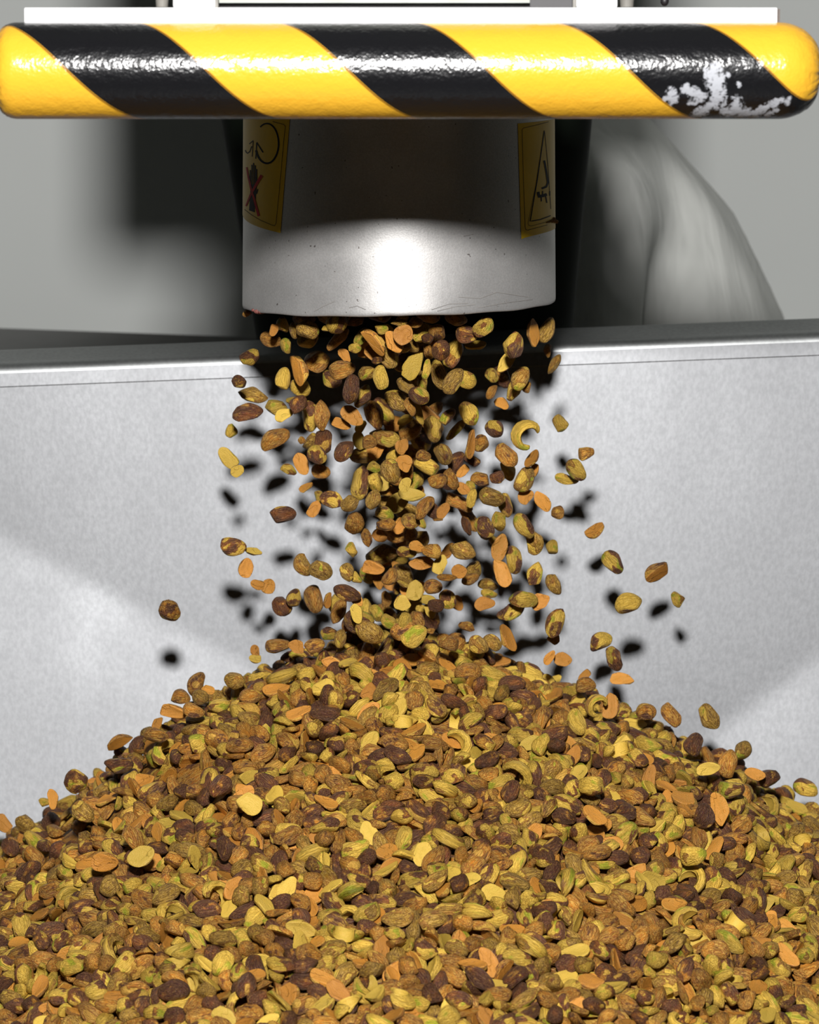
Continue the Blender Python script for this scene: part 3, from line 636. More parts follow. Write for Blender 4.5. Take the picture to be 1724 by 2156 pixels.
FALLING = '''
@440 640 4.105
640 195 100 95 60 M;560 225 80 60 -80 H;535 305 170 110 15 B;665 365 125 90 70 Y;735 230 130 65 80 O;850 235 180 140 20 O;855 310 170 125 -20 Y;1015 215 70 40 20 F;1110 165 150 140 -60 M;1115 305 230 90 -45 B
1640 160 130 60 0 O;1440 320 270 80 50 H;1320 280 150 80 -60 Y;1490 220 110 80 10 Y;1380 400 180 140 -25 H;1265 380 90 80 0 Y;1525 280 70 80 60 H;1680 265 160 150 -40 H;1450 490 60 60 0 P;1560 460 190 140 70 O
1175 445 130 75 50 H;365 460 140 130 0 M;640 640 170 115 -80 Y;790 570 250 115 75 H;935 505 200 150 -30 B;790 720 150 130 20 Y;1060 645 170 130 30 M;1150 570 210 140 -10 B;1235 740 230 130 -80 P;1330 800 200 120 -65 M
1360 600 130 110 -20 O;1480 635 190 110 85 Y;260 675 115 95 20 p;380 785 235 120 12 O;335 940 240 130 -8 P;580 895 170 130 -10 M;645 960 150 100 -30 G;770 870 110 125 -60 P;710 830 80 60 -40 F;880 970 240 140 80 M
975 965 240 130 85 B;565 1160 250 150 -32 B;1150 1035 150 80 20 H;1235 970 200 130 40 H;1310 1060 100 70 -50 G;1430 960 230 140 65 B;1505 930 230 150 60 M;1625 830 220 150 35 O;190 1095 105 95 -60 F;895 1200 150 130 -30 O
985 1185 130 150 80 P;800 1180 60 60 0 f;930 1310 160 130 40 M;965 1450 150 110 20 B;800 1385 180 110 70 H;165 1330 190 120 45 G;245 1440 110 90 -30 G;690 1430 130 80 20 M;840 1590 120 50 -35 H;1165 1270 190 130 -55 P
1345 1310 250 120 -3 O;1530 1160 220 130 8 O;1295 1180 140 100 60 G;1390 1190 120 100 0 B;1320 1550 270 130 -80 M;1570 1450 200 150 80 O;1440 1540 120 120 60 Y;1430 1410 110 80 20 Y;1690 1370 120 130 60 H;1600 1300 130 90 -60 Y
1660 1230 130 100 -70 H;1530 1620 210 90 10 H;1420 1690 160 110 -70 O;1060 1690 190 130 15 M;955 1670 110 70 60 F;910 1775 140 90 -55 H;1215 1725 150 110 -40 O;640 1820 220 130 -5 P;1620 1730 200 150 -20 G;1520 1810 150 110 20 Y
1260 1890 150 140 -70 B;1530 1905 150 90 0 B;1660 1920 130 110 -40 H;1690 1560 120 90 -60 G
@840 640 4.105
140 160 120 90 -10 B;190 250 150 130 -45 Y;325 250 130 110 70 B;250 300 90 80 0 P;40 370 120 100 20 O;120 370 110 90 40 O;260 410 120 90 70 B;310 380 70 80 60 H;110 520 240 150 -60 G;370 400 150 130 -60 P
465 420 230 140 -65 M;240 565 160 85 -80 Y;345 610 240 120 75 O;465 665 230 130 -55 O;590 660 150 130 20 Y;585 265 170 130 10 P;730 200 180 140 -45 M;660 365 170 60 -5 G;1140 255 220 95 85 H;1265 225 220 130 -60 O
985 355 210 150 -70 M;945 500 220 110 -45 G;890 635 190 130 50 P;800 620 120 90 60 Y;1045 640 200 130 -60 O;1000 735 200 110 -65 Y;1100 715 90 70 -60 f;800 760 130 60 -60 B;895 850 120 80 25 H;1285 405 105 65 80 f
1340 520 175 70 -60 O;605 945 200 140 60 Y;830 1075 150 120 60 M;1085 1125 240 190 -60 C;1390 1030 140 110 70 F;1615 1285 130 100 -20 f;1530 1435 190 130 50 M;1450 1515 190 85 10 Y;300 920 180 90 -35 B;170 950 180 80 70 Y
300 1080 210 150 70 O;490 1085 210 70 -45 Y;420 970 150 90 -45 M;190 1200 170 160 20 M;105 1095 210 130 -35 B;70 1000 150 60 0 G;605 1210 230 65 -80 H;705 1200 120 110 -60 B;630 1350 140 70 20 p;930 1310 210 140 50 B
945 1440 170 110 70 Y;855 1500 120 100 -40 p;700 1520 150 110 10 B;620 1570 90 70 60 F;1155 1340 160 70 -55 H;1090 1520 210 140 -60 O;1165 1450 130 70 -70 H;1090 1660 130 110 -40 H;1245 1700 180 110 65 H;1370 1800 110 100 -30 f
810 1660 210 130 15 O;915 1740 190 110 80 M;865 1890 130 115 80 Y;375 1300 180 120 60 O;490 1360 180 130 -65 P;550 1450 120 70 -40 H;240 1400 200 120 20 Y;50 1375 140 110 60 H;210 1310 120 90 0 B;110 1540 200 140 -35 Y
340 1530 150 110 -20 B;445 1520 170 110 60 B;110 1655 210 110 5 G;550 1600 130 90 30 H;520 1720 230 130 30 B;625 1680 150 80 -80 Y;215 1760 210 110 -55 B;290 1790 130 110 60 P;375 1785 140 90 -50 H;100 1880 150 120 30 O
195 1900 90 55 70 F;335 1850 80 60 0 f;590 1920 150 60 70 P;740 1930 180 130 55 M;1080 1920 220 130 60 M;60 720 180 100 40 O;175 790 170 130 30 M;200 710 110 60 60 Y;30 850 150 120 50 B;94 890 150 80 70 B;30 130 90 70 -30 Y
@300 1080 3.0786
590 220 150 105 5 M;715 258 105 40 10 G;670 355 115 85 -75 H;745 465 80 60 10 H;815 475 90 85 -50 H;1040 340 140 95 65 O;1155 375 140 105 15 O;1325 385 110 80 80 O;1385 420 80 60 30 F;980 550 110 85 -80 M
911 605 95 100 40 P;1105 560 165 105 80 B;1195 565 95 40 -80 H;1330 515 170 80 20 P;1260 580 130 80 -60 Y;1275 635 160 85 -60 B;1385 560 100 70 60 H;1390 650 120 70 80 G;1450 635 145 75 85 Y;170 635 115 110 40 B
1350 240 90 60 70 F;1550 265 190 110 -10 O;1455 160 110 60 70 B;1540 145 90 80 40 H;1575 85 110 60 0 B;1665 90 100 80 -60 H;1500 350 130 80 10 H;1460 400 110 80 60 Y;1525 430 120 60 80 H;1605 415 110 80 -50 B
1660 370 120 60 60 H;1660 490 80 60 -50 P;1580 560 100 60 85 B;1680 580 100 90 0 G;1520 650 110 70 60 Y;1598 710 110 75 40 Y;1690 700 110 80 -70 Y
@840 1080 2.873
820 175 145 100 80 O;605 205 150 85 -75 H;685 285 155 90 80 M;925 205 80 70 -80 F;1190 110 115 55 -35 H;1295 300 145 100 50 M;1550 350 180 85 -25 H;1385 545 150 100 -20 Y;1690 520 90 65 70 F;820 365 130 90 -60 M
935 435 125 75 65 O;625 365 160 85 70 H;540 435 115 65 5 O;515 545 115 75 -10 H;545 490 90 50 10 Y;755 520 160 95 5 M;850 535 110 85 -40 H;678 600 160 85 -25 M;940 665 165 105 -75 M;935 760 70 70 60 f
1215 775 135 95 -30 M;1305 880 140 90 70 P;912 875 90 50 -55 H;990 885 100 75 10 H;1350 1005 130 65 5 H;650 760 160 65 65 H;410 685 90 50 15 f;385 225 150 110 20 O;210 235 90 85 0 B;245 310 110 70 -70 G
290 230 110 60 -50 H;135 305 140 75 5 H;365 350 85 80 0 H;450 350 100 90 -70 O;430 400 100 60 -20 B;290 390 110 40 5 B;205 445 100 80 0 B;100 470 110 90 -70 G;180 520 70 60 0 G;290 525 110 90 60 M
350 545 90 65 70 H;230 560 80 70 0 P;150 585 90 50 20 Y;195 590 70 60 60 G;520 95 120 90 60 Y;420 30 170 70 55 B;405 80 110 40 70 P;570 160 60 50 0 F;95 745 150 115 -30 Y;30 650 100 80 80 Y
110 650 110 90 50 B;190 712 50 30 0 f;110 200 90 60 20 H;45 235 110 60 10 M;30 160 110 90 0 B;70 130 90 75 80 B
@1200 1400 3.29
960 365 170 130 50 O;1195 595 130 100 -70 O;1630 855 160 115 20 M
@0 1500 3.0786
15 720 110 80 50 H
@0 0 1
520 660 18 14 0 f;850 850 60 40 30 B;870 960 50 40 10 B;800 930 50 36 60 P;845 1000 52 38 -20 B;830 1120 50 36 30 B;880 1140 48 36 -60 O;850 1210 50 38 60 O;800 1180 48 36 20 B;900 880 50 36 40 H;780 1000 46 34 40 O;870 1240 48 36 -30 H;940 1010 44 32 60 P;810 1290 50 36 30 B;850 1330 50 36 -10 B;755 1310 56 40 10 M;780 1330 56 40 40 O;905 1300 50 34 70 P;815 1060 48 34 20 O;745 670 40 30 0 P;900 665 46 30 10 B;960 668 44 32 30 B;640 668 44 30 -10 P;690 664 42 30 10 B;800 663 44 30 0 P;860 700 44 34 20 O;830 720 46 30 60 H;880 735 44 34 -30 F;815 705 42 30 80 G;900 700 44 34 40 B;850 760 46 34 -10 M;790 745 44 30 30 H;880 800 46 34 60 O;830 890 46 36 20 H;860 905 40 30 70 G;910 905 44 34 -20 O;790 940 44 32 -60 H;825 980 44 34 10 M;870 1030 44 32 40 H;800 1020 42 30 -20 G;860 1080 46 34 10 O;810 1110 44 30 80 H;845 1170 44 32 -40 F;825 1230 44 34 20 H;870 1270 44 32 -60 G
@300 1080 3.0786
345 1105 150 120 -65 B!;375 1195 100 80 20 O!;425 1145 60 50 20 H!;595 1090 105 95 20 O!;735 905 95 55 75 H!;730 950 60 50 0 G!;875 860 150 85 -5 B!;1000 870 100 80 30 H!;1115 860 120 80 -15 B!;1345 715 110 90 -30 P!;1210 780 90 80 -20 M!;1280 815 110 70 -80 O!;210 1280 160 80 10 H!;330 1285 130 80 20 B!;100 1370 100 60 -60 H!;90 1440 150 80 5 B!;250 1200 110 90 10 B!
@840 1080 2.873
1120 985 80 45 -35 H!;1130 1040 110 80 0 B!;1190 1160 130 110 -50 C!;1285 1170 140 90 -80 H!;1650 1220 140 80 60 B!;1495 1205 110 90 10 B!;480 800 120 80 40 O!;560 790 110 80 30 O!;300 790 110 80 0 B!
@1200 1400 3.29
1380 790 130 110 0 P!;1280 760 130 80 10 H!;700 350 160 90 60 B!;850 550 150 120 -80 P!;955 715 150 80 -10 G!;1090 685 190 120 -80 B!;1115 860 170 120 0 M!;1035 990 215 110 75 H!;850 1310 150 130 -20 Y!;165 1050 170 80 30 H!;145 840 140 130 0 M!;930 1050 160 130 -80 P!
@0 1500 3.0786
70 865 110 95 50 P!;770 180 160 60 -25 H!;770 345 170 100 0 M!;545 640 150 100 40 O!;680 965 160 120 0 H!;920 940 170 120 -20 G!;350 560 120 60 80 H!;290 580 70 50 0 F!;500 450 150 130 -20 M!;165 720 110 100 0 O!;870 820 200 110 65 B!;1455 880 150 90 80 P!;1620 590 150 130 30 G!;1430 480 150 120 -40 P!
'''
# settled kernels, those showing most first: shape, x y z in fifths of a millimetre, turn about x y z in thirtieths of a radian
HEAP = '''
10 -631 -1534 -1827 16 -10 -10; 14 0 -1390 -1657 -10 -39 83; 47 375 -1471 -1717 31 11 -15; 5 75 -1481 -1716 6 -11 64;
16 230 -1584 -1779 -21 19 -8; 13 -424 -1595 -1796 16 44 -50; 16 -334 -1518 -1755 6 10 72;
17 101 -1381 -1660 -70 -15 -1; 7 -559 -1184 -1679 -3 8 -84; 4 -496 -1456 -1772 -21 58 33;
14 111 -1249 -1580 -22 -23 11; 47 -150 -1415 -1692 -6 -78 -40; 17 591 -1000 -1555 -16 87 -14;
47 585 -1156 -1642 54 39 32; 34 -744 -1326 -1812 31 43 -64; 7 330 -1548 -1784 -70 3 -29;
18 916 -1299 -1772 11 -72 -45; 15 -327 -991 -1508 15 -12 -86; 46 843 -1190 -1720 56 -25 -54;
46 489 -1160 -1604 -14 7 -43; 4 172 -1685 -1814 78 -16 -8; 14 -150 -1530 -1779 -40 69 30; 3 361 -875 -1450 -31 83 29;
22 -183 -1466 -1725 43 -20 -4; 18 -684 -1095 -1658 -8 79 13; 46 11 -1687 -1809 47 41 26; 3 559 -312 -1298 34 13 -40;
11 9 -964 -1452 -43 4 -27; 31 -749 -828 -1629 -70 -20 -1; 5 95 -1660 -1797 7 1 55; 14 650 -1185 -1674 -45 13 19;
46 -136 -1246 -1612 -49 -41 49; 7 428 -1086 -1546 8 1 61; 15 -498 -1360 -1720 -6 -12 78;
2 822 -1428 -1796 -75 -37 -39; 47 -144 -1693 -1828 -54 -35 10; 34 259 -1512 -1752 -53 37 19;
2 18 -1045 -1503 -42 60 24; 2 498 -865 -1473 -15 50 -68; 48 -623 -1348 -1761 -40 23 -31;
17 -420 -537 -1349 -49 -20 0; 10 740 -1421 -1766 56 -75 1; 16 -43 -388 -1176 -33 62 55; 15 -5 -700 -1325 -18 -80 -18;
6 -231 -473 -1240 -45 5 -6; 4 -70 -1542 -1764 -8 31 74; 31 -298 -1579 -1828 -54 -63 -39; 25 -491 -521 -1330 66 -7 1;
10 792 -1311 -1750 70 21 20; 6 43 -1175 -1591 18 70 -55; 20 -866 -918 -1676 -48 -10 -23;
46 151 -1046 -1506 33 -63 59; 5 -90 -1336 -1653 21 -1 -90; 16 -947 -1237 -1838 44 -24 -15;
48 882 -921 -1654 30 20 66; 22 112 -467 -1213 -20 -73 -3; 17 -791 -1311 -1816 -40 59 52;
3 339 -1197 -1597 -14 -12 -92; 7 650 -1349 -1734 48 66 -3; 47 1123 -574 -1612 -52 61 -4; 11 916 -706 -1580 -40 38 9;
6 157 -1543 -1781 -23 -69 30; 2 -265 -1528 -1756 16 82 -11; 11 416 -1646 -1818 -2 4 -36;
17 -585 -1275 -1747 73 -9 -29; 36 1130 -1207 -1819 -32 -71 -28; 21 140 -1764 -1837 10 71 -34;
15 269 -676 -1346 25 -38 -66; 46 1259 -375 -1670 33 -53 -60; 46 141 -819 -1403 32 36 13;
16 -216 -1013 -1472 21 73 -52; 20 949 -1432 -1864 -19 -55 15; 14 352 -1626 -1830 -3 -18 9;
30 -275 -1371 -1684 -13 -59 -70; 47 6 -500 -1258 13 -64 -57; 0 1033 -1215 -1784 24 12 65;
10 865 -1426 -1829 -2 -50 -34; 23 -481 -779 -1454 14 89 6; 12 -186 -1262 -1640 28 -44 61;
7 644 -1055 -1622 -18 26 78; 46 989 -1141 -1735 -59 22 13; 18 34 -1559 -1749 -4 11 -41;
32 -165 -1617 -1812 -67 25 18; 19 645 -1573 -1857 9 -60 48; 3 -582 -568 -1431 -43 57 14; 17 468 -751 -1410 26 -78 45;
10 106 -995 -1473 41 7 29; 23 -915 -1401 -1886 8 3 -37; 7 -1136 -845 -1820 -41 43 18; 40 -1039 -1242 -1900 -41 63 12;
4 -455 -1183 -1645 23 56 23; 13 581 -1378 -1755 -8 13 -29; 21 -475 -1022 -1560 15 27 -67;
16 963 -1225 -1769 -15 21 -7; 33 546 -1546 -1801 28 86 23; 15 528 -1467 -1771 56 42 9; 31 876 -549 -1496 -72 -6 7;
21 -865 -1392 -1865 0 41 -70; 10 -12 -649 -1293 23 17 10; 48 681 -410 -1365 -58 -14 9;
15 331 -1263 -1624 -62 -58 -18; 18 337 -814 -1412 -39 57 -12; 7 1028 -301 -1519 -47 -58 47;
7 218 -220 -1153 -3 71 -60; 17 -125 -1069 -1531 18 -11 5; 4 462 -1333 -1706 27 1 45; 9 262 -586 -1306 21 32 63;
1 746 -419 -1390 -28 -48 -72; 14 -412 -1634 -1864 27 -16 -9; 3 -381 -1390 -1712 81 -45 4;
15 220 -489 -1259 32 50 -69; 48 946 -1343 -1843 -59 -19 34; 32 -219 -867 -1437 -30 -81 -11;
17 -747 -1049 -1686 25 14 3; 17 204 -896 -1421 -10 1 64; 47 369 -715 -1377 42 -16 82; 4 483 -1449 -1771 -56 -20 10;
22 -417 -1246 -1690 12 10 -66; 9 112 -596 -1311 5 8 0; 6 420 -1293 -1650 -34 -66 52; 14 -176 -699 -1351 -31 -65 39;
15 437 -518 -1327 -76 -45 -29; 47 453 -852 -1454 -1 17 39; 9 -134 -858 -1445 -4 -2 10; 13 176 -1235 -1593 -50 66 -11;
3 -550 -1617 -1883 45 9 8; 0 1105 -1238 -1839 17 12 66; 23 683 -842 -1538 29 33 -66; 4 -283 -1263 -1640 -11 11 -26;
24 531 -751 -1422 29 18 14; 15 367 -1293 -1677 -44 -62 -13; 13 -305 -707 -1395 78 -11 -20;
17 737 -1514 -1856 -31 59 -14; 5 -404 -1064 -1571 16 -1 70; 10 -401 -1179 -1612 33 -39 -41;
4 605 -1333 -1720 -74 7 -21; 5 338 -1484 -1744 -6 6 -2; 2 -574 -178 -1272 75 16 10; 13 687 -750 -1488 11 87 12;
7 306 -1007 -1521 -1 44 55; 47 571 -1068 -1606 53 26 -18; 18 580 -1586 -1816 -1 -17 -38;
23 549 -1330 -1725 -28 53 -13; 39 992 -1440 -1877 15 -4 -54; 9 -430 -1393 -1747 22 -53 -32;
37 -210 -1559 -1788 -76 4 17; 23 -681 -1548 -1886 -5 -12 -25; 16 -903 -1025 -1784 -2 54 59;
17 292 -1312 -1679 46 5 17; 10 76 -772 -1359 2 20 74; 7 301 -397 -1250 34 77 -30; 8 -624 -1585 -1889 -27 -51 59;
5 186 -1350 -1680 7 31 48; 10 221 -1285 -1625 68 50 8; 5 -257 -1609 -1847 54 7 18; 27 -59 -1646 -1808 -78 -47 -17;
6 -1060 -1013 -1818 -27 -44 43; 17 -216 -1056 -1497 -16 -7 56; 7 263 -1145 -1590 39 -21 -63;
8 168 -1464 -1721 80 -28 -13; 14 169 -449 -1206 -7 8 19; 15 -1155 -452 -1743 80 -13 29;
47 -644 -1414 -1786 -51 -28 19; 6 -712 -570 -1500 38 16 26; 41 -35 -1082 -1538 21 -78 -32;
38 70 -1105 -1537 -42 60 28; 12 -142 -1117 -1563 -11 -33 54; 32 810 -1115 -1690 -75 -19 7;
16 358 -1666 -1857 10 -25 -77; 47 -748 -216 -1407 -20 -27 18; 0 543 -1669 -1829 35 -74 4; 6 59 -957 -1442 28 6 -26;
17 -867 -699 -1618 14 -48 51; 12 349 -1075 -1567 -72 -35 -29; 25 76 -819 -1378 -69 -28 19;
18 769 -1439 -1833 -12 -72 -46; 5 -330 -1120 -1575 -2 2 54; 47 -122 -271 -1153 20 5 -20;
12 393 -884 -1483 -29 -16 -9; 3 905 -1328 -1811 -12 27 39; 17 -396 -898 -1505 -9 1 -39; 22 -48 -1263 -1635 -2 -71 50;
21 47 -434 -1206 17 25 -45; 15 794 -200 -1394 -24 -81 -35; 15 295 -173 -1171 -5 -57 -60;
23 -1093 -1189 -1880 28 46 1; 11 -189 -592 -1308 -79 39 5; 1 -573 -1585 -1854 -11 47 -54;
9 -249 -1182 -1593 10 11 47; 19 579 -1675 -1865 -33 19 81; 22 748 -842 -1554 -53 -71 14;
48 -527 -1131 -1646 -20 18 18; 47 -830 -1222 -1792 43 -3 -49; 4 -419 -800 -1464 -29 4 48;
40 1030 -1367 -1865 -64 -26 14; 7 183 24 -1103 -42 72 4; 45 -10 -1744 -1841 15 73 12; 3 237 -1069 -1549 -33 48 65;
21 629 -583 -1425 44 -11 -69; 19 -827 -1480 -1887 -17 -90 14; 0 438 -1701 -1850 -29 -22 41;
23 -345 -508 -1318 11 -1 68; 13 -569 -968 -1593 29 -35 7; 8 693 -1541 -1844 -14 9 -46; 24 409 -1482 -1772 11 -28 -52;
7 223 -1117 -1573 50 8 26; 23 -37 -839 -1416 -39 -12 35; 6 148 -1318 -1650 13 -76 -48; 32 507 -1409 -1751 7 86 22;
6 442 -1574 -1795 -32 -12 51; 36 216 -1535 -1759 -84 21 -5; 4 -310 -887 -1483 -12 45 49; 12 181 -931 -1454 51 69 -1;
10 1060 117 -1502 59 -21 -27; 10 -868 -1469 -1912 86 -16 -29; 10 -390 -1598 -1831 -6 -3 -59;
1 283 -885 -1467 -31 2 -18; 16 709 -637 -1469 -8 -32 63; 10 -1044 -942 -1811 7 52 -72; 46 -638 -184 -1315 50 -29 -29;
24 -8 -804 -1379 -5 -9 34; 16 1046 -1325 -1833 25 -43 -48; 10 -802 -1358 -1852 56 27 21;
19 -278 -1320 -1671 12 19 -33; 2 590 -784 -1480 -9 19 -40; 30 957 -720 -1608 -42 -30 -1; 22 829 -761 -1552 68 40 3;
46 -373 -149 -1182 8 56 -67; 47 219 -1331 -1655 26 -21 -20; 47 200 -665 -1345 -58 -23 31;
31 -205 -1636 -1844 -78 -29 -23; 13 -33 -473 -1236 31 -1 28; 21 -627 -377 -1350 -71 -21 -15;
15 -841 -1299 -1809 -52 -44 31; 16 106 -1137 -1544 -36 -32 1; 9 -997 -1058 -1813 34 -42 -52;
21 1199 -900 -1771 -13 14 78; 31 559 -958 -1535 14 -11 15; 8 468 -623 -1385 52 -26 25; 5 1081 -1336 -1876 -21 -53 30;
34 -94 -766 -1394 7 -75 17; 8 -969 -1370 -1893 -5 16 -76; 5 -186 -757 -1393 -19 14 -84; 18 939 -907 -1663 57 23 -59;
13 393 -953 -1523 13 15 -44; 9 -250 -1485 -1733 -45 -4 24; 20 1055 -391 -1548 34 -7 45;
35 843 -1509 -1867 -18 -19 58; 9 -564 -1104 -1655 -86 -7 26; 45 -35 -1155 -1572 -17 79 -3;
10 -567 -414 -1331 17 39 65; 16 -728 -784 -1596 23 -15 -23; 0 -196 -398 -1216 46 47 -25;
21 184 -1075 -1547 8 -36 -37; 16 -183 -1023 -1511 40 14 42; 13 1080 -926 -1718 -4 39 -21;
44 -611 -949 -1581 -8 -52 -16; 1 161 -798 -1368 16 88 28; 11 330 -567 -1336 -55 0 -7; 37 1048 -1472 -1918 -55 73 13;
16 571 -722 -1442 26 68 47; 15 32 -1253 -1631 -79 3 -3; 20 724 -934 -1581 5 -6 56; 29 -480 -1627 -1880 -57 22 7;
4 315 -1389 -1713 49 37 3; 19 -13 -1422 -1689 7 12 71; 10 -772 -432 -1490 -4 78 -8; 31 290 -1286 -1644 58 62 -30;
41 -84 -1002 -1500 -41 -55 -33; 33 -1064 -670 -1750 -3 63 -49; 22 1058 -524 -1586 16 9 -76;
20 30 -1597 -1786 61 39 -13; 30 -811 -712 -1599 -81 24 -9; 23 -594 -637 -1468 -11 -15 51;
1 -769 -1504 -1878 -67 -35 20; 32 -327 -1615 -1832 -19 22 0; 10 445 -338 -1285 -4 -32 18;
36 1194 -1195 -1862 88 20 10; 23 -788 -968 -1665 56 46 5; 46 -16 -397 -1207 -64 -40 22;
18 -888 -1249 -1831 -54 -46 50; 22 259 -987 -1500 -67 -42 50; 36 -380 -777 -1438 50 -67 -33;
42 -325 -1171 -1624 -42 -31 -26; 2 -1104 -1270 -1945 -18 5 22; 22 687 -1343 -1769 -67 -30 -2;
20 -646 -1242 -1721 -64 -63 14; 20 594 -1457 -1798 -14 26 -72; 1 -473 -216 -1233 71 11 5;
4 -28 -1226 -1609 -48 19 -73; 7 774 -1542 -1874 9 24 38; 20 1200 -822 -1734 -58 -9 30; 11 392 -1355 -1701 60 -25 6;
6 55 -1669 -1829 85 -31 15; 42 -750 -1421 -1856 -2 -73 58; 23 -956 -877 -1753 8 85 -8; 10 1032 -659 -1643 -64 -45 -2;
11 -76 -530 -1267 33 33 4; 11 1024 -1055 -1737 5 18 -16; 3 358 -191 -1197 -86 -14 0; 19 -219 -1591 -1813 -1 14 4;
39 -388 -243 -1209 -82 -2 -5; 13 966 -766 -1638 -40 -17 44; 12 239 -755 -1399 -26 8 13; 38 275 -1248 -1617 -54 3 18;
10 416 -669 -1391 46 12 57; 37 -310 -417 -1250 -78 -7 -12; 11 699 -1294 -1737 29 -15 14; 16 -1118 -686 -1798 6 7 30;
8 -795 -804 -1618 -33 -13 -26; 30 695 -1111 -1678 11 -53 -48; 6 1081 -1211 -1798 2 22 51; 23 45 -1376 -1681 60 19 57;
19 -741 -1245 -1764 -68 31 -2; 11 69 -467 -1243 -19 -46 57; 16 738 -728 -1509 -59 24 -1;
14 -462 -329 -1283 -67 -30 22; 11 336 -969 -1503 -40 9 11; 42 -386 -1242 -1659 -78 24 31;
36 -275 -1414 -1727 -58 -67 -32; 19 -444 -956 -1536 37 -23 -11; 47 -657 -1119 -1701 -29 7 9;
7 -1159 -272 -1742 80 -33 -25; 22 746 -1257 -1734 25 -51 -19; 2 442 -1174 -1618 7 21 23;
23 -261 -1543 -1798 -82 -7 2; 1 -348 -829 -1451 73 -39 -14; 14 541 -908 -1525 -21 15 38; 39 242 -1344 -1687 -2 2 -16;
0 -219 -523 -1286 -26 -5 70; 17 -506 -802 -1505 34 -33 -55; 8 607 -1231 -1702 87 29 -3;
14 -449 -1206 -1682 12 -6 -75; 13 -531 -1353 -1765 1 -1 48; 18 -598 -1177 -1716 12 93 -7;
10 507 -813 -1452 -4 -79 -19; 8 659 -1443 -1806 -9 -1 -11; 14 54 -1304 -1642 -28 -8 -30;
20 -246 -1129 -1562 -14 21 -39; 26 246 -1690 -1863 -24 -63 -19; 2 633 -735 -1470 56 -20 -10;
24 -353 -1633 -1852 9 9 55; 22 488 -517 -1331 10 17 43; 20 433 -1443 -1745 46 -33 16; 2 907 -1425 -1873 -32 -57 19;
26 -91 -581 -1305 -37 -25 -13; 9 447 -1118 -1592 42 -40 -55; 2 -548 -500 -1389 12 -7 -24;
21 779 -1050 -1670 21 57 14; 25 -1047 -1337 -1954 37 0 36; 22 311 -736 -1404 -19 68 60; 1 -1083 -308 -1713 -9 60 37;
20 -672 -905 -1598 75 45 -21; 24 -92 -1364 -1686 50 53 5; 6 -629 -659 -1495 43 70 17; 0 -436 -459 -1302 22 29 63;
22 254 -272 -1189 47 55 -17; 48 184 -602 -1312 64 25 52; 47 -84 -1607 -1800 -43 82 -16; 41 59 -670 -1328 -77 -42 -19;
2 455 -985 -1547 -29 70 34; 27 -800 -307 -1486 -63 9 -15; 2 -588 -857 -1546 -50 -41 14;
14 -624 -1455 -1816 72 25 -20; 42 -191 -1212 -1612 -81 5 -28; 13 -1060 -1286 -1935 -6 13 31;
10 995 -955 -1705 58 61 -36; 46 -251 -1054 -1546 -2 37 -72; 6 -450 -1502 -1782 -59 68 0;
8 -517 -1586 -1851 61 46 -17; 5 -8 -261 -1158 -5 62 -26; 15 -852 -89 -1479 -67 40 -12;
26 -492 -1173 -1686 -71 -51 -24; 3 419 -1325 -1686 0 44 37; 19 -115 -1207 -1588 3 -84 0;
31 -1081 -770 -1804 22 74 15; 33 -242 -328 -1185 -74 -23 -6; 14 1112 -1361 -1912 -12 -8 54;
1 1189 -1159 -1827 49 77 -3; 1 916 -593 -1526 11 69 60; 6 -547 -848 -1524 -30 26 -64; 44 277 -712 -1372 17 1 28;
5 -260 -498 -1281 -38 52 -37; 42 1180 -464 -1637 23 -65 8; 0 -95 -1097 -1550 27 70 -3; 48 -574 -1492 -1820 -30 49 3;
2 -345 -578 -1343 15 -23 -56; 7 -174 -1354 -1685 -48 17 13; 11 381 -446 -1307 -14 89 23;
34 476 -1256 -1676 -19 -33 46; 23 -708 -1372 -1832 -62 54 -7; 22 -403 -689 -1411 23 -3 74;
11 -797 -517 -1533 -27 -86 -20; 34 -460 -633 -1404 20 -53 -54; 11 -472 -604 -1382 83 21 -5;
2 1177 -698 -1710 21 53 -63; 16 206 -1563 -1813 51 -63 26; 4 247 -67 -1121 44 64 7; 22 87 -218 -1146 5 -10 -73;
36 109 -1509 -1767 -31 55 -10; 13 707 -1233 -1721 19 40 -3; 10 652 -795 -1515 5 76 38; 33 -962 -637 -1684 -76 -24 2;
7 -114 -956 -1484 -12 -54 -57; 8 383 -1115 -1595 73 4 3; 19 -641 -796 -1555 77 8 -9; 21 -226 -730 -1378 5 30 -5;
24 -143 99 -1100 31 -16 19; 25 327 -264 -1213 52 -62 -30; 6 214 -1431 -1720 -49 -31 32;
32 -1108 -139 -1681 -4 -13 60; 10 -208 -1152 -1599 -53 42 2; 17 -403 -1479 -1777 7 23 -32;
15 998 -1216 -1814 -58 -41 2; 14 -1001 -260 -1605 -16 43 -57; 16 354 -393 -1280 74 -35 -36;
10 853 -219 -1433 19 -12 91; 8 1 -1475 -1743 -63 -44 6; 22 1030 -614 -1604 -3 86 -23; 30 511 -1257 -1697 -32 -34 17;
40 302 -1108 -1576 29 69 -34; 36 252 -1660 -1821 -59 51 -24; 8 -458 -1049 -1596 -17 37 67;
44 1114 -1309 -1882 24 -63 47; 3 485 -441 -1313 19 -55 -62; 14 -264 -756 -1403 38 -45 -40;
30 -338 -617 -1375 -26 70 -15; 35 550 -1231 -1670 45 -56 4; 28 -609 -416 -1407 22 -44 13;
14 103 -827 -1429 11 11 -15; 44 611 -817 -1520 15 74 35; 25 1181 -1304 -1915 53 22 -31; 43 -98 -381 -1191 -53 -27 3;
22 162 -1492 -1756 11 6 9; 28 605 -1001 -1595 21 -87 21; 33 19 -1111 -1533 -13 -10 -75; 20 -369 -336 -1254 46 27 -78;
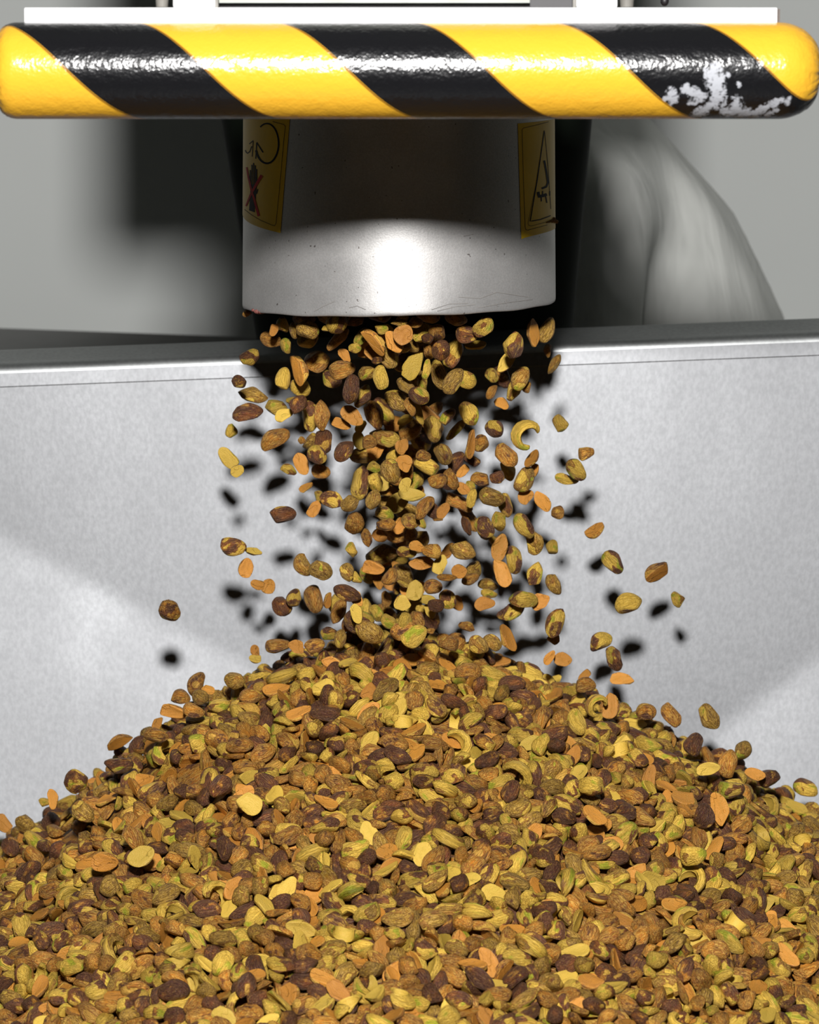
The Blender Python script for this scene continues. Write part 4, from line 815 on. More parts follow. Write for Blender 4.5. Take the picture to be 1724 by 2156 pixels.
4 848 -1029 -1683 -9 20 58; 17 275 -1611 -1817 8 89 -20; 22 380 -1242 -1642 -9 22 33; 23 -690 -754 -1563 -62 62 -3;
6 -623 -908 -1571 -2 -62 -62; 42 86 -1236 -1614 26 -14 80; 44 807 -1478 -1846 72 -1 -52; 32 550 -640 -1405 -42 65 14;
34 704 -1428 -1833 7 -40 -46; 21 131 -921 -1449 -80 -31 21; 26 -486 -1129 -1631 -41 62 52;
31 -726 -705 -1568 54 51 56; 4 298 -1043 -1548 14 -13 84; 10 -1037 -1117 -1857 -4 -63 -47; 14 1006 8 -1489 -4 29 -22;
25 -925 -1206 -1818 6 58 65; 1 1064 -873 -1698 -2 59 -41; 20 -721 -1503 -1884 -28 58 25;
26 -336 -1368 -1696 -16 9 -4; 14 -849 -952 -1719 75 52 -5; 12 -260 -863 -1465 11 84 -7; 45 497 -1676 -1876 67 47 -32;
45 -145 -531 -1264 -89 20 14; 22 -835 -813 -1660 -48 35 13; 22 -97 -1277 -1645 -28 11 -16;
11 924 -982 -1697 15 47 -68; 13 -345 -1213 -1655 -16 -1 80; 42 -662 -674 -1524 -87 24 11;
37 -95 -832 -1428 41 71 -45; 1 -55 -184 -1122 -29 -15 50; 30 -1000 -1154 -1858 -35 51 -43;
17 1255 -310 -1664 29 55 -16; 23 162 -978 -1497 77 51 -15; 17 396 -216 -1236 -40 8 -5; 5 -38 -907 -1460 51 -2 9;
19 -274 -1007 -1536 -20 34 0; 13 571 -467 -1369 -56 -41 -1; 33 -537 -1505 -1810 84 11 -37;
0 1040 -977 -1725 -41 74 1; 4 -100 -703 -1359 -36 -7 -13; 15 -1029 -618 -1707 -10 12 -38;
10 -962 -276 -1572 -8 10 -6; 14 648 -1141 -1649 86 -29 4; 10 1255 -938 -1798 -77 34 29;
23 -914 -984 -1767 -9 -47 -69; 1 -471 -892 -1516 22 12 34; 6 642 -957 -1583 -8 -15 84; 6 494 -581 -1370 -77 39 2;
13 -301 -1710 -1869 -33 37 -29; 1 -646 -748 -1537 10 -32 75; 34 -51 -1445 -1733 -39 -49 -9;
22 1256 -549 -1723 -58 -35 -23; 19 -1159 -1055 -1883 71 -1 -26; 46 -36 -686 -1375 -52 -14 50;
47 -49 -97 -1103 37 -4 33; 6 -153 -380 -1213 4 30 52; 8 797 -950 -1636 32 80 16; 32 -924 -301 -1554 -29 82 5;
8 758 -959 -1618 -7 62 33; 7 963 -1167 -1758 76 -28 -3; 20 -630 -594 -1458 65 46 2; 7 -1144 87 -1711 55 -71 -16;
48 -1054 -1187 -1893 -44 68 20; 5 828 -882 -1624 54 54 32; 14 523 -1043 -1592 12 26 -23;
30 501 -97 -1256 -76 -48 -11; 40 -773 -1104 -1738 74 -21 -4; 0 -133 -991 -1508 -31 -65 30;
20 29 -1128 -1571 12 18 86; 8 141 -1357 -1686 24 -14 -59; 14 658 -191 -1342 8 -11 75; 21 -549 -1255 -1731 -51 -68 17;
47 1008 -780 -1664 51 -38 -23; 26 294 -1525 -1768 -38 23 74; 45 -659 -1178 -1709 76 24 13;
8 -349 -1429 -1741 44 -55 7; 9 -540 -1542 -1832 -56 -50 43; 33 -828 -334 -1505 37 33 62;
25 -935 -728 -1686 -40 67 -34; 16 -216 -623 -1340 -13 -12 38; 35 -53 -1507 -1747 36 -26 81;
8 -728 -1191 -1756 68 27 -16; 16 341 -1572 -1831 -38 -11 -40; 31 -664 -339 -1412 -13 -17 -38;
8 602 -312 -1339 22 15 72; 12 1220 -1046 -1820 -29 32 -23; 44 -3 -1449 -1715 63 49 -8; 46 1181 -148 -1614 -22 64 -9;
5 785 -909 -1610 -62 8 40; 24 -478 -1488 -1812 17 -8 39; 23 293 -1767 -1856 9 -9 21; 5 715 83 -1347 9 6 7;
7 254 -827 -1426 -20 -4 -52; 4 885 -1128 -1721 57 54 -22; 40 725 -1033 -1640 -79 20 34; 3 -1179 -77 -1737 70 -16 -25;
9 -502 -642 -1429 -64 -50 -21; 32 616 -1393 -1783 -29 -51 10; 1 387 -359 -1279 -13 -38 67;
9 -827 -1123 -1759 45 17 25; 3 1187 -624 -1687 27 -4 -68; 26 -360 -866 -1492 -23 -60 -4;
48 801 -1663 -1888 62 -5 -10; 45 326 -1336 -1704 29 -84 -16; 22 -221 -362 -1207 48 -41 29;
23 -901 -1168 -1818 40 58 -56; 7 396 -1399 -1728 31 -21 73; 42 305 -429 -1283 85 18 -21; 41 49 -531 -1286 -5 84 8;
2 -75 -746 -1371 53 -64 33; 14 -954 -958 -1796 20 5 -28; 6 -1118 436 -1717 53 -19 2; 40 -698 -453 -1475 21 33 -15;
32 -11 -1571 -1788 -77 5 36; 39 877 -623 -1515 -59 -59 13; 34 -346 -1522 -1790 56 -64 -7;
19 1094 -1464 -1938 -36 -21 -42; 42 1074 -639 -1645 -2 -31 15; 0 -457 -823 -1499 -48 66 -10;
18 379 -776 -1425 -62 -55 8; 2 -212 -1495 -1765 -18 46 72; 10 -259 -591 -1325 -66 -58 19; 40 790 -1143 -1713 -3 22 4;
18 -604 -1025 -1638 -6 -81 11; 13 1255 -798 -1757 11 1 29; 16 -178 -1075 -1579 66 -38 -55;
1 71 -1560 -1787 -77 43 22; 5 -197 -1751 -1862 7 8 1; 39 -1134 -917 -1857 -77 38 -8; 14 -410 -365 -1284 -53 -55 -8;
15 -496 -967 -1562 -3 16 5; 27 -1012 -626 -1676 -79 -18 26; 17 -501 -1005 -1594 -12 7 -11;
24 910 -1545 -1916 -55 50 -3; 18 -331 -1387 -1730 4 20 66; 10 -1189 -442 -1798 -32 1 6; 19 679 -1612 -1886 51 -64 -7;
22 -314 -272 -1221 -59 -51 0; 38 -470 -735 -1443 -53 -19 -17; 0 -1124 -998 -1862 19 79 -10;
28 -924 -327 -1582 -4 -22 19; 25 -1133 -225 -1719 -47 -80 10; 5 117 -1185 -1563 -71 -44 17;
38 1305 125 -1673 -3 -79 -22; 13 -299 -201 -1168 -17 -15 66; 11 -667 -551 -1471 1 -2 53;
44 -230 -1421 -1722 -70 31 -22; 7 -808 -665 -1588 -2 -23 87; 13 491 -1540 -1815 22 -32 -74;
40 827 -497 -1468 -80 -10 19; 35 226 -526 -1282 -13 -2 75; 24 1004 -253 -1506 36 -42 -7; 36 63 -1489 -1754 -36 31 -8;
35 -411 -1533 -1788 -24 89 10; 4 366 -1510 -1782 -39 -61 10; 5 195 -787 -1406 2 -79 15; 1 -792 -840 -1655 -4 -15 34;
47 178 -452 -1275 -38 -35 -38; 36 946 -1037 -1723 48 -28 -3; 18 -1226 -490 -1827 -79 -40 -5;
42 134 -1256 -1608 -57 56 -16; 16 576 -75 -1309 -8 -25 67; 39 291 -1652 -1840 53 -67 14;
11 -934 -1124 -1810 -6 -12 16; 4 -21 -872 -1445 8 81 -26; 40 150 -145 -1149 -39 -74 -7; 43 218 -969 -1498 -4 20 4;
0 1178 -1352 -1931 -39 28 -8; 21 869 -1460 -1872 21 9 -56; 29 -911 -1442 -1922 -86 -27 20;
23 41 -1769 -1859 -75 22 3; 10 -667 -1487 -1851 38 -55 -54; 20 -396 -644 -1392 -9 5 -5; 42 320 4 -1164 -78 1 -7;
13 1081 -746 -1688 -85 -35 -20; 15 -703 112 -1368 10 -84 -19; 27 156 -1269 -1629 18 84 -6;
13 -1128 -1230 -1939 -23 -76 -24; 34 -469 -248 -1263 18 7 76; 13 163 -325 -1197 -26 -12 33;
25 459 -1647 -1847 17 46 -17; 3 1165 -276 -1625 -11 -12 68; 33 497 -1375 -1740 41 2 6; 27 -549 -1398 -1793 1 -74 -13;
41 39 -136 -1136 -74 -10 10; 16 468 -1589 -1830 -14 -10 78; 34 -477 -1246 -1712 89 -23 12;
36 773 -462 -1446 -38 -42 -22; 13 525 -1100 -1613 37 -27 6; 11 -96 -1402 -1731 1 3 91; 22 454 -1214 -1649 -36 3 -18;
1 -56 -1393 -1700 -68 -55 17; 3 278 -1470 -1746 -38 34 74; 13 966 -400 -1537 -5 -69 -36;
28 -272 -622 -1348 66 -43 -4; 8 -1096 -1115 -1866 -14 12 21; 15 1046 -1241 -1831 -13 -6 60;
21 -178 -269 -1175 61 18 -48; 25 955 -598 -1561 14 29 -87; 36 765 3 -1377 25 82 29; 3 -350 -1059 -1578 39 2 -52;
2 -844 -1335 -1855 26 17 -11; 42 792 -1220 -1736 -16 8 83; 8 987 -831 -1673 47 25 -22;
11 -1015 -246 -1651 -44 -46 45; 9 724 -1573 -1904 18 -21 1; 32 1173 -880 -1748 -79 -39 21;
12 398 -1578 -1814 14 -72 20; 2 851 -674 -1553 46 -46 -66; 36 -78 -876 -1459 75 41 23;
38 656 -1205 -1705 -26 -54 -72; 34 -1107 -1198 -1927 57 -43 2; 21 689 -1401 -1794 1 59 -24;
25 -701 -318 -1407 -10 -7 45; 22 -50 -654 -1337 -2 52 -75; 34 -719 -416 -1444 -22 23 54;
21 739 -1055 -1686 -45 -33 34; 39 753 -987 -1640 -6 -53 -53; 29 -344 -1272 -1668 79 36 -2;
6 -526 -1195 -1720 -18 57 -68; 35 450 -896 -1514 -20 -75 33; 31 513 -992 -1561 82 -31 -10; 9 -756 -501 -1505 1 9 57;
36 1068 -1098 -1777 36 -5 17; 30 531 -1146 -1645 -6 24 -15; 41 875 -872 -1629 19 -11 -7;
4 -603 -1077 -1670 41 -5 -70; 41 103 -1411 -1696 -25 2 -44; 5 921 -1123 -1755 -28 53 -54;
43 820 -799 -1600 -66 -58 -25; 45 132 -1412 -1718 41 -52 -37; 19 -752 -1543 -1905 63 29 -13;
23 -851 -285 -1496 -40 -45 -19; 19 798 -576 -1495 25 -8 -32; 17 -127 -1717 -1866 -78 -51 -6;
14 275 -16 -1124 7 -72 7; 8 505 -1207 -1666 -58 30 15; 29 -798 -1413 -1885 -81 10 5; 2 828 -1291 -1779 -57 43 -31;
33 1111 -1002 -1773 54 63 28; 32 -1205 -644 -1839 -39 75 -28; 39 -456 33 -1210 1 -11 -13;
44 118 -285 -1187 -36 -82 -12; 35 -161 -182 -1134 -78 -46 -1; 6 -709 -1101 -1719 -65 -3 11;
14 -296 -1139 -1611 -23 -39 51; 18 1094 145 -1529 -16 85 35; 43 95 -131 -1117 -16 20 -5; 45 66 -565 -1300 78 18 0;
9 -284 -279 -1188 27 29 58; 27 -868 -337 -1512 -15 -3 -80; 45 153 -674 -1345 63 5 43; 20 -170 -796 -1417 2 18 70;
41 -1009 -679 -1730 -17 -3 2; 1 1000 -1490 -1928 24 -4 -76; 16 91 -1052 -1514 20 38 40;
34 135 -447 -1252 -83 -34 -19; 12 623 -1490 -1820 29 -70 -52; 33 706 -972 -1626 -27 71 48;
5 -741 -1457 -1871 -16 -10 -19; 47 1065 -1387 -1905 -2 -30 52; 3 -141 -577 -1329 -12 -25 -54;
16 -41 -981 -1501 19 -5 -87; 11 -1184 -811 -1855 -7 10 -11; 23 115 -1560 -1807 13 -38 4; 13 -149 -81 -1127 25 -2 -39;
14 -537 -892 -1553 -58 -58 23; 12 347 -519 -1318 4 19 31; 20 -373 -998 -1559 -57 50 -3;
21 263 -1425 -1726 54 -60 -16; 25 -960 -554 -1644 42 -72 -12; 7 -23 -1614 -1806 21 80 15; 7 -582 -794 -1530 0 66 39;
31 -51 -1667 -1859 55 -42 52; 2 -253 -827 -1439 -83 -2 31; 16 -608 -1545 -1865 6 -14 -82;
24 670 -498 -1412 -5 67 -24; 19 1004 -534 -1557 68 37 -17; 23 989 -660 -1608 6 -31 -88; 39 -425 -924 -1537 -37 37 9;
0 -479 -1382 -1762 10 24 62; 44 -507 -526 -1363 86 -34 8; 8 514 -233 -1301 -63 -48 -19; 3 -95 -486 -1251 -44 -36 -10;
6 -342 136 -1168 -9 90 22; 29 1158 -1033 -1803 36 69 -13; 8 -196 -1306 -1672 -5 -4 14; 2 1153 -553 -1654 9 16 -48;
30 25 -80 -1100 -48 10 -38; 42 -577 -742 -1506 -4 55 -17; 24 -408 -1327 -1713 -33 22 -65;
38 -242 -1194 -1638 -67 -22 0; 3 -921 -831 -1731 -83 14 3; 32 664 -556 -1421 13 -12 -36;
47 -37 -1794 -1853 30 -58 60; 24 -675 -1340 -1799 18 -48 -41; 35 -14 -1139 -1599 -42 -18 63;
3 -512 -106 -1245 46 -39 24; 8 -102 -85 -1115 -19 -36 18; 0 699 -536 -1438 53 72 8; 16 -962 -692 -1705 18 0 31;
33 -304 -781 -1430 -3 -33 -80; 8 1145 -1389 -1932 -20 2 47; 15 816 -661 -1529 10 44 51; 6 -576 -274 -1305 -44 -52 32;
42 -1041 -798 -1787 10 -29 -47; 15 668 -1094 -1650 46 -25 -11; 9 707 -410 -1411 14 -1 65;
47 -1010 -722 -1761 -27 -25 0; 37 -334 -484 -1287 47 71 -3; 14 1209 277 -1614 40 52 20;
25 -772 -1068 -1719 -50 -24 42; 41 896 -769 -1621 7 15 -6; 7 -433 -1138 -1621 9 -31 -62; 3 541 -778 -1503 -27 81 -38;
11 1221 -554 -1688 14 -8 -91; 21 898 -1027 -1703 24 -70 24; 32 780 -740 -1546 -79 1 -24; 15 -187 -841 -1440 0 72 19;
18 -825 -1519 -1924 -5 10 -51; 13 -1087 -899 -1822 -61 -45 8; 37 -680 -1195 -1744 6 45 32;
5 -444 -1316 -1748 -62 -14 53; 10 -836 -1064 -1761 -18 34 -11; 26 -361 -1143 -1599 -14 -1 50;
45 539 -499 -1374 -69 -27 -34; 44 164 -563 -1309 -2 -75 -25; 39 702 -1567 -1876 52 72 -9; 24 989 -202 -1490 5 -56 74;
20 567 71 -1269 46 -74 11; 25 -534 -391 -1316 13 11 -21; 32 770 -508 -1468 12 -60 -24; 30 595 -852 -1535 41 72 34;
28 157 -1159 -1587 -62 68 10; 45 268 -1562 -1807 -82 7 -3; 37 476 -1491 -1805 -63 -20 9;
19 830 -15 -1375 -20 -13 -26; 14 441 -767 -1447 -14 19 12; 36 724 -1356 -1756 -32 -22 28;
25 -50 -1047 -1524 26 29 -27; 17 -150 -1174 -1604 46 -7 -40; 43 18 -841 -1417 -10 7 62; 45 -880 -316 -1545 48 22 42;
35 504 -1671 -1846 62 -45 -7; 32 -254 -211 -1159 -37 -73 5; 32 608 -1538 -1819 -92 2 -7;
30 -807 -1161 -1774 48 -54 32; 31 -356 -425 -1271 5 15 69; 10 1141 -1439 -1948 -55 10 -1; 8 -858 73 -1451 -19 63 -21;
2 638 -282 -1355 5 73 -11; 38 2 -441 -1234 -20 62 22; 4 847 -340 -1452 -34 -29 52; 13 -129 -767 -1422 -84 32 -17;
41 207 -1164 -1604 -73 13 -12; 14 60 -1625 -1811 -15 11 -71; 35 291 -571 -1315 -35 -21 78;
11 126 -1088 -1550 -23 61 -10; 32 -90 -1499 -1763 -85 -32 7; 27 1136 -613 -1680 -53 -61 39;
7 96 -1673 -1862 -39 51 5; 3 765 -1398 -1811 -15 10 12; 30 -852 -592 -1576 36 60 17; 18 1012 -1103 -1764 21 17 -83;
18 -1127 -574 -1788 -51 36 29; 28 -297 -504 -1325 -60 9 63; 48 -763 -166 -1443 21 -79 -19;
1 268 -349 -1232 -26 23 -19; 21 -723 -955 -1663 -26 -9 -83; 46 -128 -402 -1247 38 -46 -3;
8 -754 -657 -1556 -33 -33 17; 41 -354 -1151 -1634 -49 -23 10; 11 -406 -738 -1439 -88 16 17;
0 -243 -906 -1488 -11 -91 -14; 41 1027 -1424 -1903 50 72 -26; 10 783 -798 -1571 53 -30 -35; 7 627 178 -1310 -87 35 5;
32 85 -678 -1339 4 -11 -58; 41 886 -730 -1606 2 -74 15; 1 -298 -1473 -1743 -50 -52 15; 44 -705 -667 -1545 -3 91 14;
29 -282 -338 -1213 18 -49 -25; 0 -1163 423 -1751 81 -5 1; 26 -134 -1460 -1749 -37 -78 14; 9 636 -380 -1385 65 48 45;
17 1089 17 -1555 10 -60 -59; 38 359 -337 -1250 59 -43 3; 12 1049 -798 -1695 -65 38 5; 42 187 -1699 -1846 86 20 4;
13 -102 -191 -1139 55 37 7; 37 -689 -1292 -1778 -2 23 5; 33 379 -547 -1349 46 -41 -22; 19 707 -1072 -1651 -2 -34 -6;
32 -506 -1052 -1622 -72 -42 19; 40 -362 -1676 -1882 -73 -15 -18; 27 -101 -1642 -1825 70 16 -17;
22 915 -403 -1507 14 -4 -27; 27 -220 -1086 -1571 67 -35 -53; 8 -55 -294 -1173 3 -36 52; 22 -395 -837 -1488 11 -11 6;
36 955 19 -1468 24 -4 -47; 33 173 -1411 -1723 -50 44 44; 21 941 -1297 -1824 -9 63 25; 13 -1 -111 -1123 91 5 -12;
23 761 -657 -1509 70 53 -17; 16 -21 -526 -1295 -29 54 -68; 11 124 -1625 -1815 33 -20 -81;
33 956 -1491 -1916 22 -90 5; 49 -235 -1676 -1860 5 64 48; 36 -76 -615 -1322 -1 -2 0; 5 -11 -1008 -1511 34 25 27;
11 37 -343 -1190 -42 -42 4; 30 -959 -599 -1667 -27 81 -19; 6 -270 -686 -1377 67 -53 -7; 33 37 -1700 -1853 -54 -15 19;
49 -70 -1235 -1602 -59 37 -53; 30 855 -796 -1626 -16 -59 -12; 38 -656 -350 -1377 -11 81 -36;
10 -381 -262 -1239 -15 -11 21; 19 195 -987 -1533 17 -8 -61; 29 -337 -718 -1424 -3 -18 67;
22 -981 -1487 -1943 10 0 -53; 9 594 -1588 -1860 28 16 34; 4 -934 -487 -1621 -65 64 19; 23 1276 240 -1657 -72 55 14;
43 -528 -727 -1479 -22 20 -19; 48 -442 -1582 -1866 0 -63 2; 39 -62 -975 -1477 62 65 -12; 18 192 -37 -1136 -69 -53 16;
0 1337 -96 -1685 -65 5 26; 40 -947 -307 -1609 27 -43 78; 38 876 -1197 -1775 -15 -70 -40;
11 944 -638 -1584 -18 -10 90; 17 -942 -164 -1551 22 4 33; 3 343 -652 -1379 -57 63 23; 40 -251 -1245 -1659 44 61 47;
16 -1175 -1144 -1925 -5 -10 17; 37 895 -1169 -1751 3 29 5; 30 905 -318 -1474 -25 -13 -60;
27 619 -950 -1547 20 24 -78; 12 -537 -467 -1357 -7 16 35; 21 -217 -756 -1428 20 -2 20; 34 414 -473 -1334 -62 -14 -2;
5 1054 -708 -1671 -2 17 19; 19 250 -1019 -1531 66 31 7; 10 431 160 -1225 -12 -82 -19; 31 -1103 -401 -1739 52 53 18;
22 -234 53 -1141 -4 84 -40; 1 -189 -937 -1474 -15 -89 -22; 5 -594 136 -1311 -44 -7 34; 37 -158 -557 -1301 40 73 -17;
8 -1188 53 -1733 66 13 -18; 30 35 -1434 -1724 54 54 21; 50 -912 -630 -1654 57 -3 59; 14 1052 -221 -1532 -6 36 -78;
48 627 -1521 -1857 29 42 -71; 51 716 -1425 -1798 34 39 41; 25 -217 -1377 -1702 -11 -3 -36;
34 -733 -284 -1445 -80 16 -47; 19 100 -93 -1116 -11 58 22; 21 -444 -493 -1335 1 -60 29;
37 -176 -1703 -1858 -74 -28 29; 12 -1215 -397 -1798 92 -1 1; 17 -940 -83 -1528 70 60 -4; 40 233 -883 -1442 -53 60 0;
19 79 -1330 -1660 -10 -36 -50; 30 117 -631 -1352 2 -44 9; 40 -387 -1546 -1812 -26 14 82;
33 1054 -1164 -1790 5 -90 -20; 18 -891 -872 -1707 69 -32 -33; 31 -735 -615 -1527 12 18 56;
29 -639 -1027 -1655 20 13 76; 5 834 -604 -1525 44 35 -3; 41 -93 -440 -1241 -16 66 49; 37 -334 -1008 -1546 21 33 46;
14 -246 -102 -1138 58 -52 40; 1 -831 -540 -1566 -59 55 15; 37 1149 -246 -1595 79 -12 -26;
15 -286 -1095 -1581 -18 14 -16; 40 -844 -373 -1549 52 -10 -18; 3 -976 -823 -1756 0 -28 -65;
6 577 -364 -1363 -2 -57 -61; 15 843 -96 -1415 4 -74 28; 25 -102 -1147 -1586 -47 -48 4; 35 1131 -717 -1699 -22 -1 -20;
20 1120 -1056 -1808 67 57 -15; 2 959 -266 -1503 -32 14 -46; 16 -650 -226 -1345 12 53 64; 8 955 -1535 -1925 85 22 33;
34 -626 -971 -1629 -75 -49 5; 34 -810 -588 -1575 83 29 32; 30 -394 -477 -1341 -57 -27 58; 18 773 89 -1360 -4 3 41;
26 391 -1080 -1577 -63 50 -36; 23 703 -155 -1356 -5 -17 12; 28 -798 -89 -1426 43 58 38; 39 -55 -1320 -1675 -55 55 -9;
21 -556 -1008 -1620 6 -15 -1; 3 88 -321 -1205 -28 -40 -57; 1 -533 -618 -1455 -18 -78 -10;
3 1001 -1299 -1849 -4 11 -4; 7 1000 -572 -1587 24 -50 31; 6 1292 -365 -1698 -41 -40 26; 17 1104 -166 -1575 -55 52 55;
19 1128 -900 -1764 -6 83 -7; 19 428 -255 -1259 16 60 15; 23 -914 -785 -1700 3 11 45; 0 791 -1588 -1903 24 -20 -63;
15 -506 -255 -1288 37 60 62; 21 -986 -900 -1792 -24 26 24; 15 676 -902 -1576 -24 49 -33;
35 -491 -1544 -1843 -64 54 -17; 40 -737 -1290 -1782 -10 21 71; 27 221 -898 -1474 82 -22 9;
48 789 -1480 -1879 -25 -70 -30; 6 799 -50 -1395 -31 -35 67; 3 -977 -480 -1640 27 25 44; 5 502 -1322 -1740 21 8 -30;
44 -972 -1089 -1839 -41 -11 -13; 18 -807 -1015 -1728 43 -70 17; 41 -549 -676 -1479 -18 77 -3;
21 -205 -180 -1158 2 -35 28; 27 -538 -1052 -1635 -75 25 31; 33 -211 -139 -1145 -46 16 15;
41 1179 -1182 -1889 34 -82 -4; 1 -378 -446 -1300 -14 22 -54; 17 -932 -1071 -1810 -31 8 -3;
26 870 -1243 -1782 86 6 21; 40 828 -1438 -1854 48 54 57; 43 60 -296 -1172 35 -10 0; 8 -15 -1674 -1837 -2 26 -22;
7 -704 -1147 -1739 -29 -10 51; 11 410 -1014 -1548 -76 29 -20; 37 569 -14 -1302 -22 71 12;
18 1129 -747 -1721 16 -88 16; 16 1252 -635 -1757 -6 27 -32; 39 -734 -1577 -1916 -42 67 -41;
8 -1147 -1086 -1915 52 -56 18; 38 30 -687 -1363 -23 88 -9; 41 -389 -593 -1376 10 -12 19;
36 -421 -1675 -1890 -75 21 -25; 18 830 -1385 -1803 -58 11 3; 10 -422 -1009 -1571 5 -29 58;
4 1362 177 -1694 -63 -63 -16; 50 366 -985 -1538 65 -4 -50; 0 -425 -228 -1269 3 25 38; 8 733 -596 -1468 25 84 -19;
1 736 -1199 -1721 -43 39 8; 12 814 -391 -1444 -37 -16 -69; 32 -387 -1108 -1614 -25 40 1;
23 -904 160 -1502 -32 -15 -83; 37 -167 -536 -1284 -68 -54 36; 41 -191 -888 -1474 -88 0 8; 1 261 -138 -1148 -2 -9 -55;
33 -977 -1370 -1936 -76 17 26; 39 408 -1159 -1628 -70 -2 32; 44 -886 -668 -1665 -60 43 -40;
42 236 -597 -1342 -56 -45 13; 10 -642 -1063 -1706 24 6 -49; 24 -851 -1162 -1797 48 42 51;
25 936 81 -1465 -55 -54 -12; 14 -778 -1246 -1796 68 55 -27; 23 -851 -997 -1750 2 4 9; 42 -428 -142 -1223 -36 61 -59;
9 86 -1742 -1868 47 -16 -17; 21 659 -443 -1404 9 -11 54; 36 -1069 -1018 -1859 88 -3 -32;
22 244 -376 -1260 -61 -27 60; 15 1051 -1025 -1761 12 -6 -3; 35 959 -1375 -1857 -3 13 87; 7 513 -703 -1420 -30 30 61;
40 -514 -587 -1419 -20 78 11; 6 -507 -311 -1301 -61 -6 5; 44 635 -918 -1554 -11 82 41;
26 -905 -1298 -1882 -19 -80 29; 40 -636 -1255 -1753 -3 4 48; 4 401 -312 -1271 21 -55 -64;
27 -582 -1449 -1823 -27 -59 -28; 8 -740 -148 -1394 -20 -29 -3; 1 -776 -62 -1405 -12 36 -8;
32 1194 -1425 -1946 76 -44 -15; 39 439 -573 -1369 -57 -74 3; 35 55 -961 -1480 -15 8 -23;
34 582 -1195 -1682 87 -13 -8; 32 -461 -1284 -1725 0 90 -24; 5 -1260 -50 -1793 50 -67 0;
21 -671 -1425 -1834 30 71 -48; 40 570 -1413 -1784 14 -9 60; 5 -103 -1556 -1807 7 -12 -45;
24 -1100 -533 -1757 46 8 -2; 23 -134 -899 -1489 -10 49 3; 24 -925 -1482 -1948 12 17 -15; 42 228 -361 -1209 6 38 14;
48 -140 -1291 -1681 -10 18 79; 23 1242 -93 -1659 65 13 -18; 18 -612 -323 -1344 -24 -67 -45;
16 357 -1708 -1876 74 8 -12; 35 -314 -826 -1466 -28 54 -9; 29 -984 -1240 -1914 -28 29 66;
9 492 -847 -1519 -6 -20 -60; 53 620 -439 -1400 -12 24 -36; 9 -358 -1317 -1707 21 -3 52; 19 -691 -1586 -1912 3 11 47;
35 -12 -1528 -1778 -56 -33 -4; 44 448 -936 -1520 -10 -5 -26; 53 -88 -1666 -1847 49 13 20;
18 51 -1005 -1514 -28 79 11; 7 634 -134 -1338 -31 78 14; 26 207 -1720 -1867 36 -52 -31; 28 -21 -215 -1156 -84 -1 -5;
49 206 -463 -1237 24 59 -19; 1 -760 -8 -1392 15 24 9; 6 -763 -1000 -1688 16 3 -65; 27 -1010 -1232 -1907 6 63 11;
0 -1151 -545 -1805 -2 41 -50; 20 1195 -494 -1679 -26 -5 -4; 34 -908 -193 -1532 -16 31 -30;
30 -111 -647 -1348 14 4 -24; 19 268 -485 -1290 -2 22 4; 36 -669 -1252 -1776 54 -60 -24;
31 -576 -412 -1370 74 -34 -15; 40 -543 -757 -1510 -62 -63 0; 21 -273 -444 -1270 -51 37 13;
28 -360 -302 -1233 -82 -10 35; 49 892 -1466 -1904 57 -55 24; 25 875 -1083 -1703 -67 -38 19;
33 827 -539 -1502 -31 64 11; 31 -620 -375 -1389 85 26 20; 38 -1050 -165 -1654 80 -2 32; 16 140 -731 -1366 65 65 -18;
20 927 -223 -1483 0 -64 -34; 12 -446 -1546 -1818 13 -32 -46; 0 -326 -923 -1507 -15 -1 -14;
19 523 -1583 -1836 -52 30 -16; 17 -1062 -557 -1730 15 -5 -59; 2 -656 -294 -1365 -36 21 -13;
6 -894 -151 -1512 -58 27 -47; 33 83 -499 -1284 -43 -49 -65; 0 624 -1340 -1775 23 -69 12;
42 1163 -963 -1805 -34 -67 -32; 23 -1133 -1279 -1993 -25 28 24; 33 849 -766 -1593 56 -49 -5;
6 840 -1333 -1806 -37 -26 10; 30 -399 -1423 -1769 -43 1 -12; 23 844 -36 -1412 -30 73 -13;
43 -943 -1388 -1918 5 -37 -65; 34 1150 -672 -1698 -17 63 -23; 32 50 -253 -1167 -11 -75 22;
44 -1111 264 -1721 -19 -19 34; 36 -172 -1425 -1726 10 -81 12; 43 -87 -1461 -1739 42 65 1; 24 465 -66 -1250 75 6 42;
38 112 -871 -1448 -22 -71 48; 40 491 -920 -1534 68 31 31; 41 549 -1253 -1718 3 -31 35;
30 -304 -1033 -1580 -33 -45 -7; 29 1217 -767 -1736 8 91 1; 34 168 -829 -1439 84 34 -1;
16 -311 -1289 -1684 -15 41 -64; 47 216 -419 -1243 67 -28 -49; 30 -478 -463 -1313 37 -62 -15;
7 884 -271 -1464 -9 16 -48; 33 415 -803 -1451 3 1 -7; 19 623 -684 -1458 5 -33 -43; 14 1083 -410 -1594 33 75 -44;
3 -227 -257 -1178 69 -35 32; 28 -242 -1319 -1692 -68 42 -18; 24 -771 -1188 -1784 -54 40 15;
19 -871 -602 -1609 74 51 -12; 38 13 -185 -1148 -62 39 4; 25 -77 -14 -1113 -21 -22 -83; 16 158 71 -1118 35 31 -10;
6 -816 -881 -1679 6 -19 76; 42 -892 -910 -1738 -17 3 -45; 44 1173 -1104 -1824 -32 -25 21; 39 -95 -238 -1163 26 69 55;
27 873 -329 -1493 -43 -3 -10; 41 967 -881 -1676 17 -10 -28; 2 -500 -447 -1335 22 22 -18;
41 216 -321 -1198 -35 13 -71; 54 817 -953 -1672 -17 26 -55; 44 -135 -726 -1387 87 0 -8; 3 1231 -838 -1779 70 -39 6;
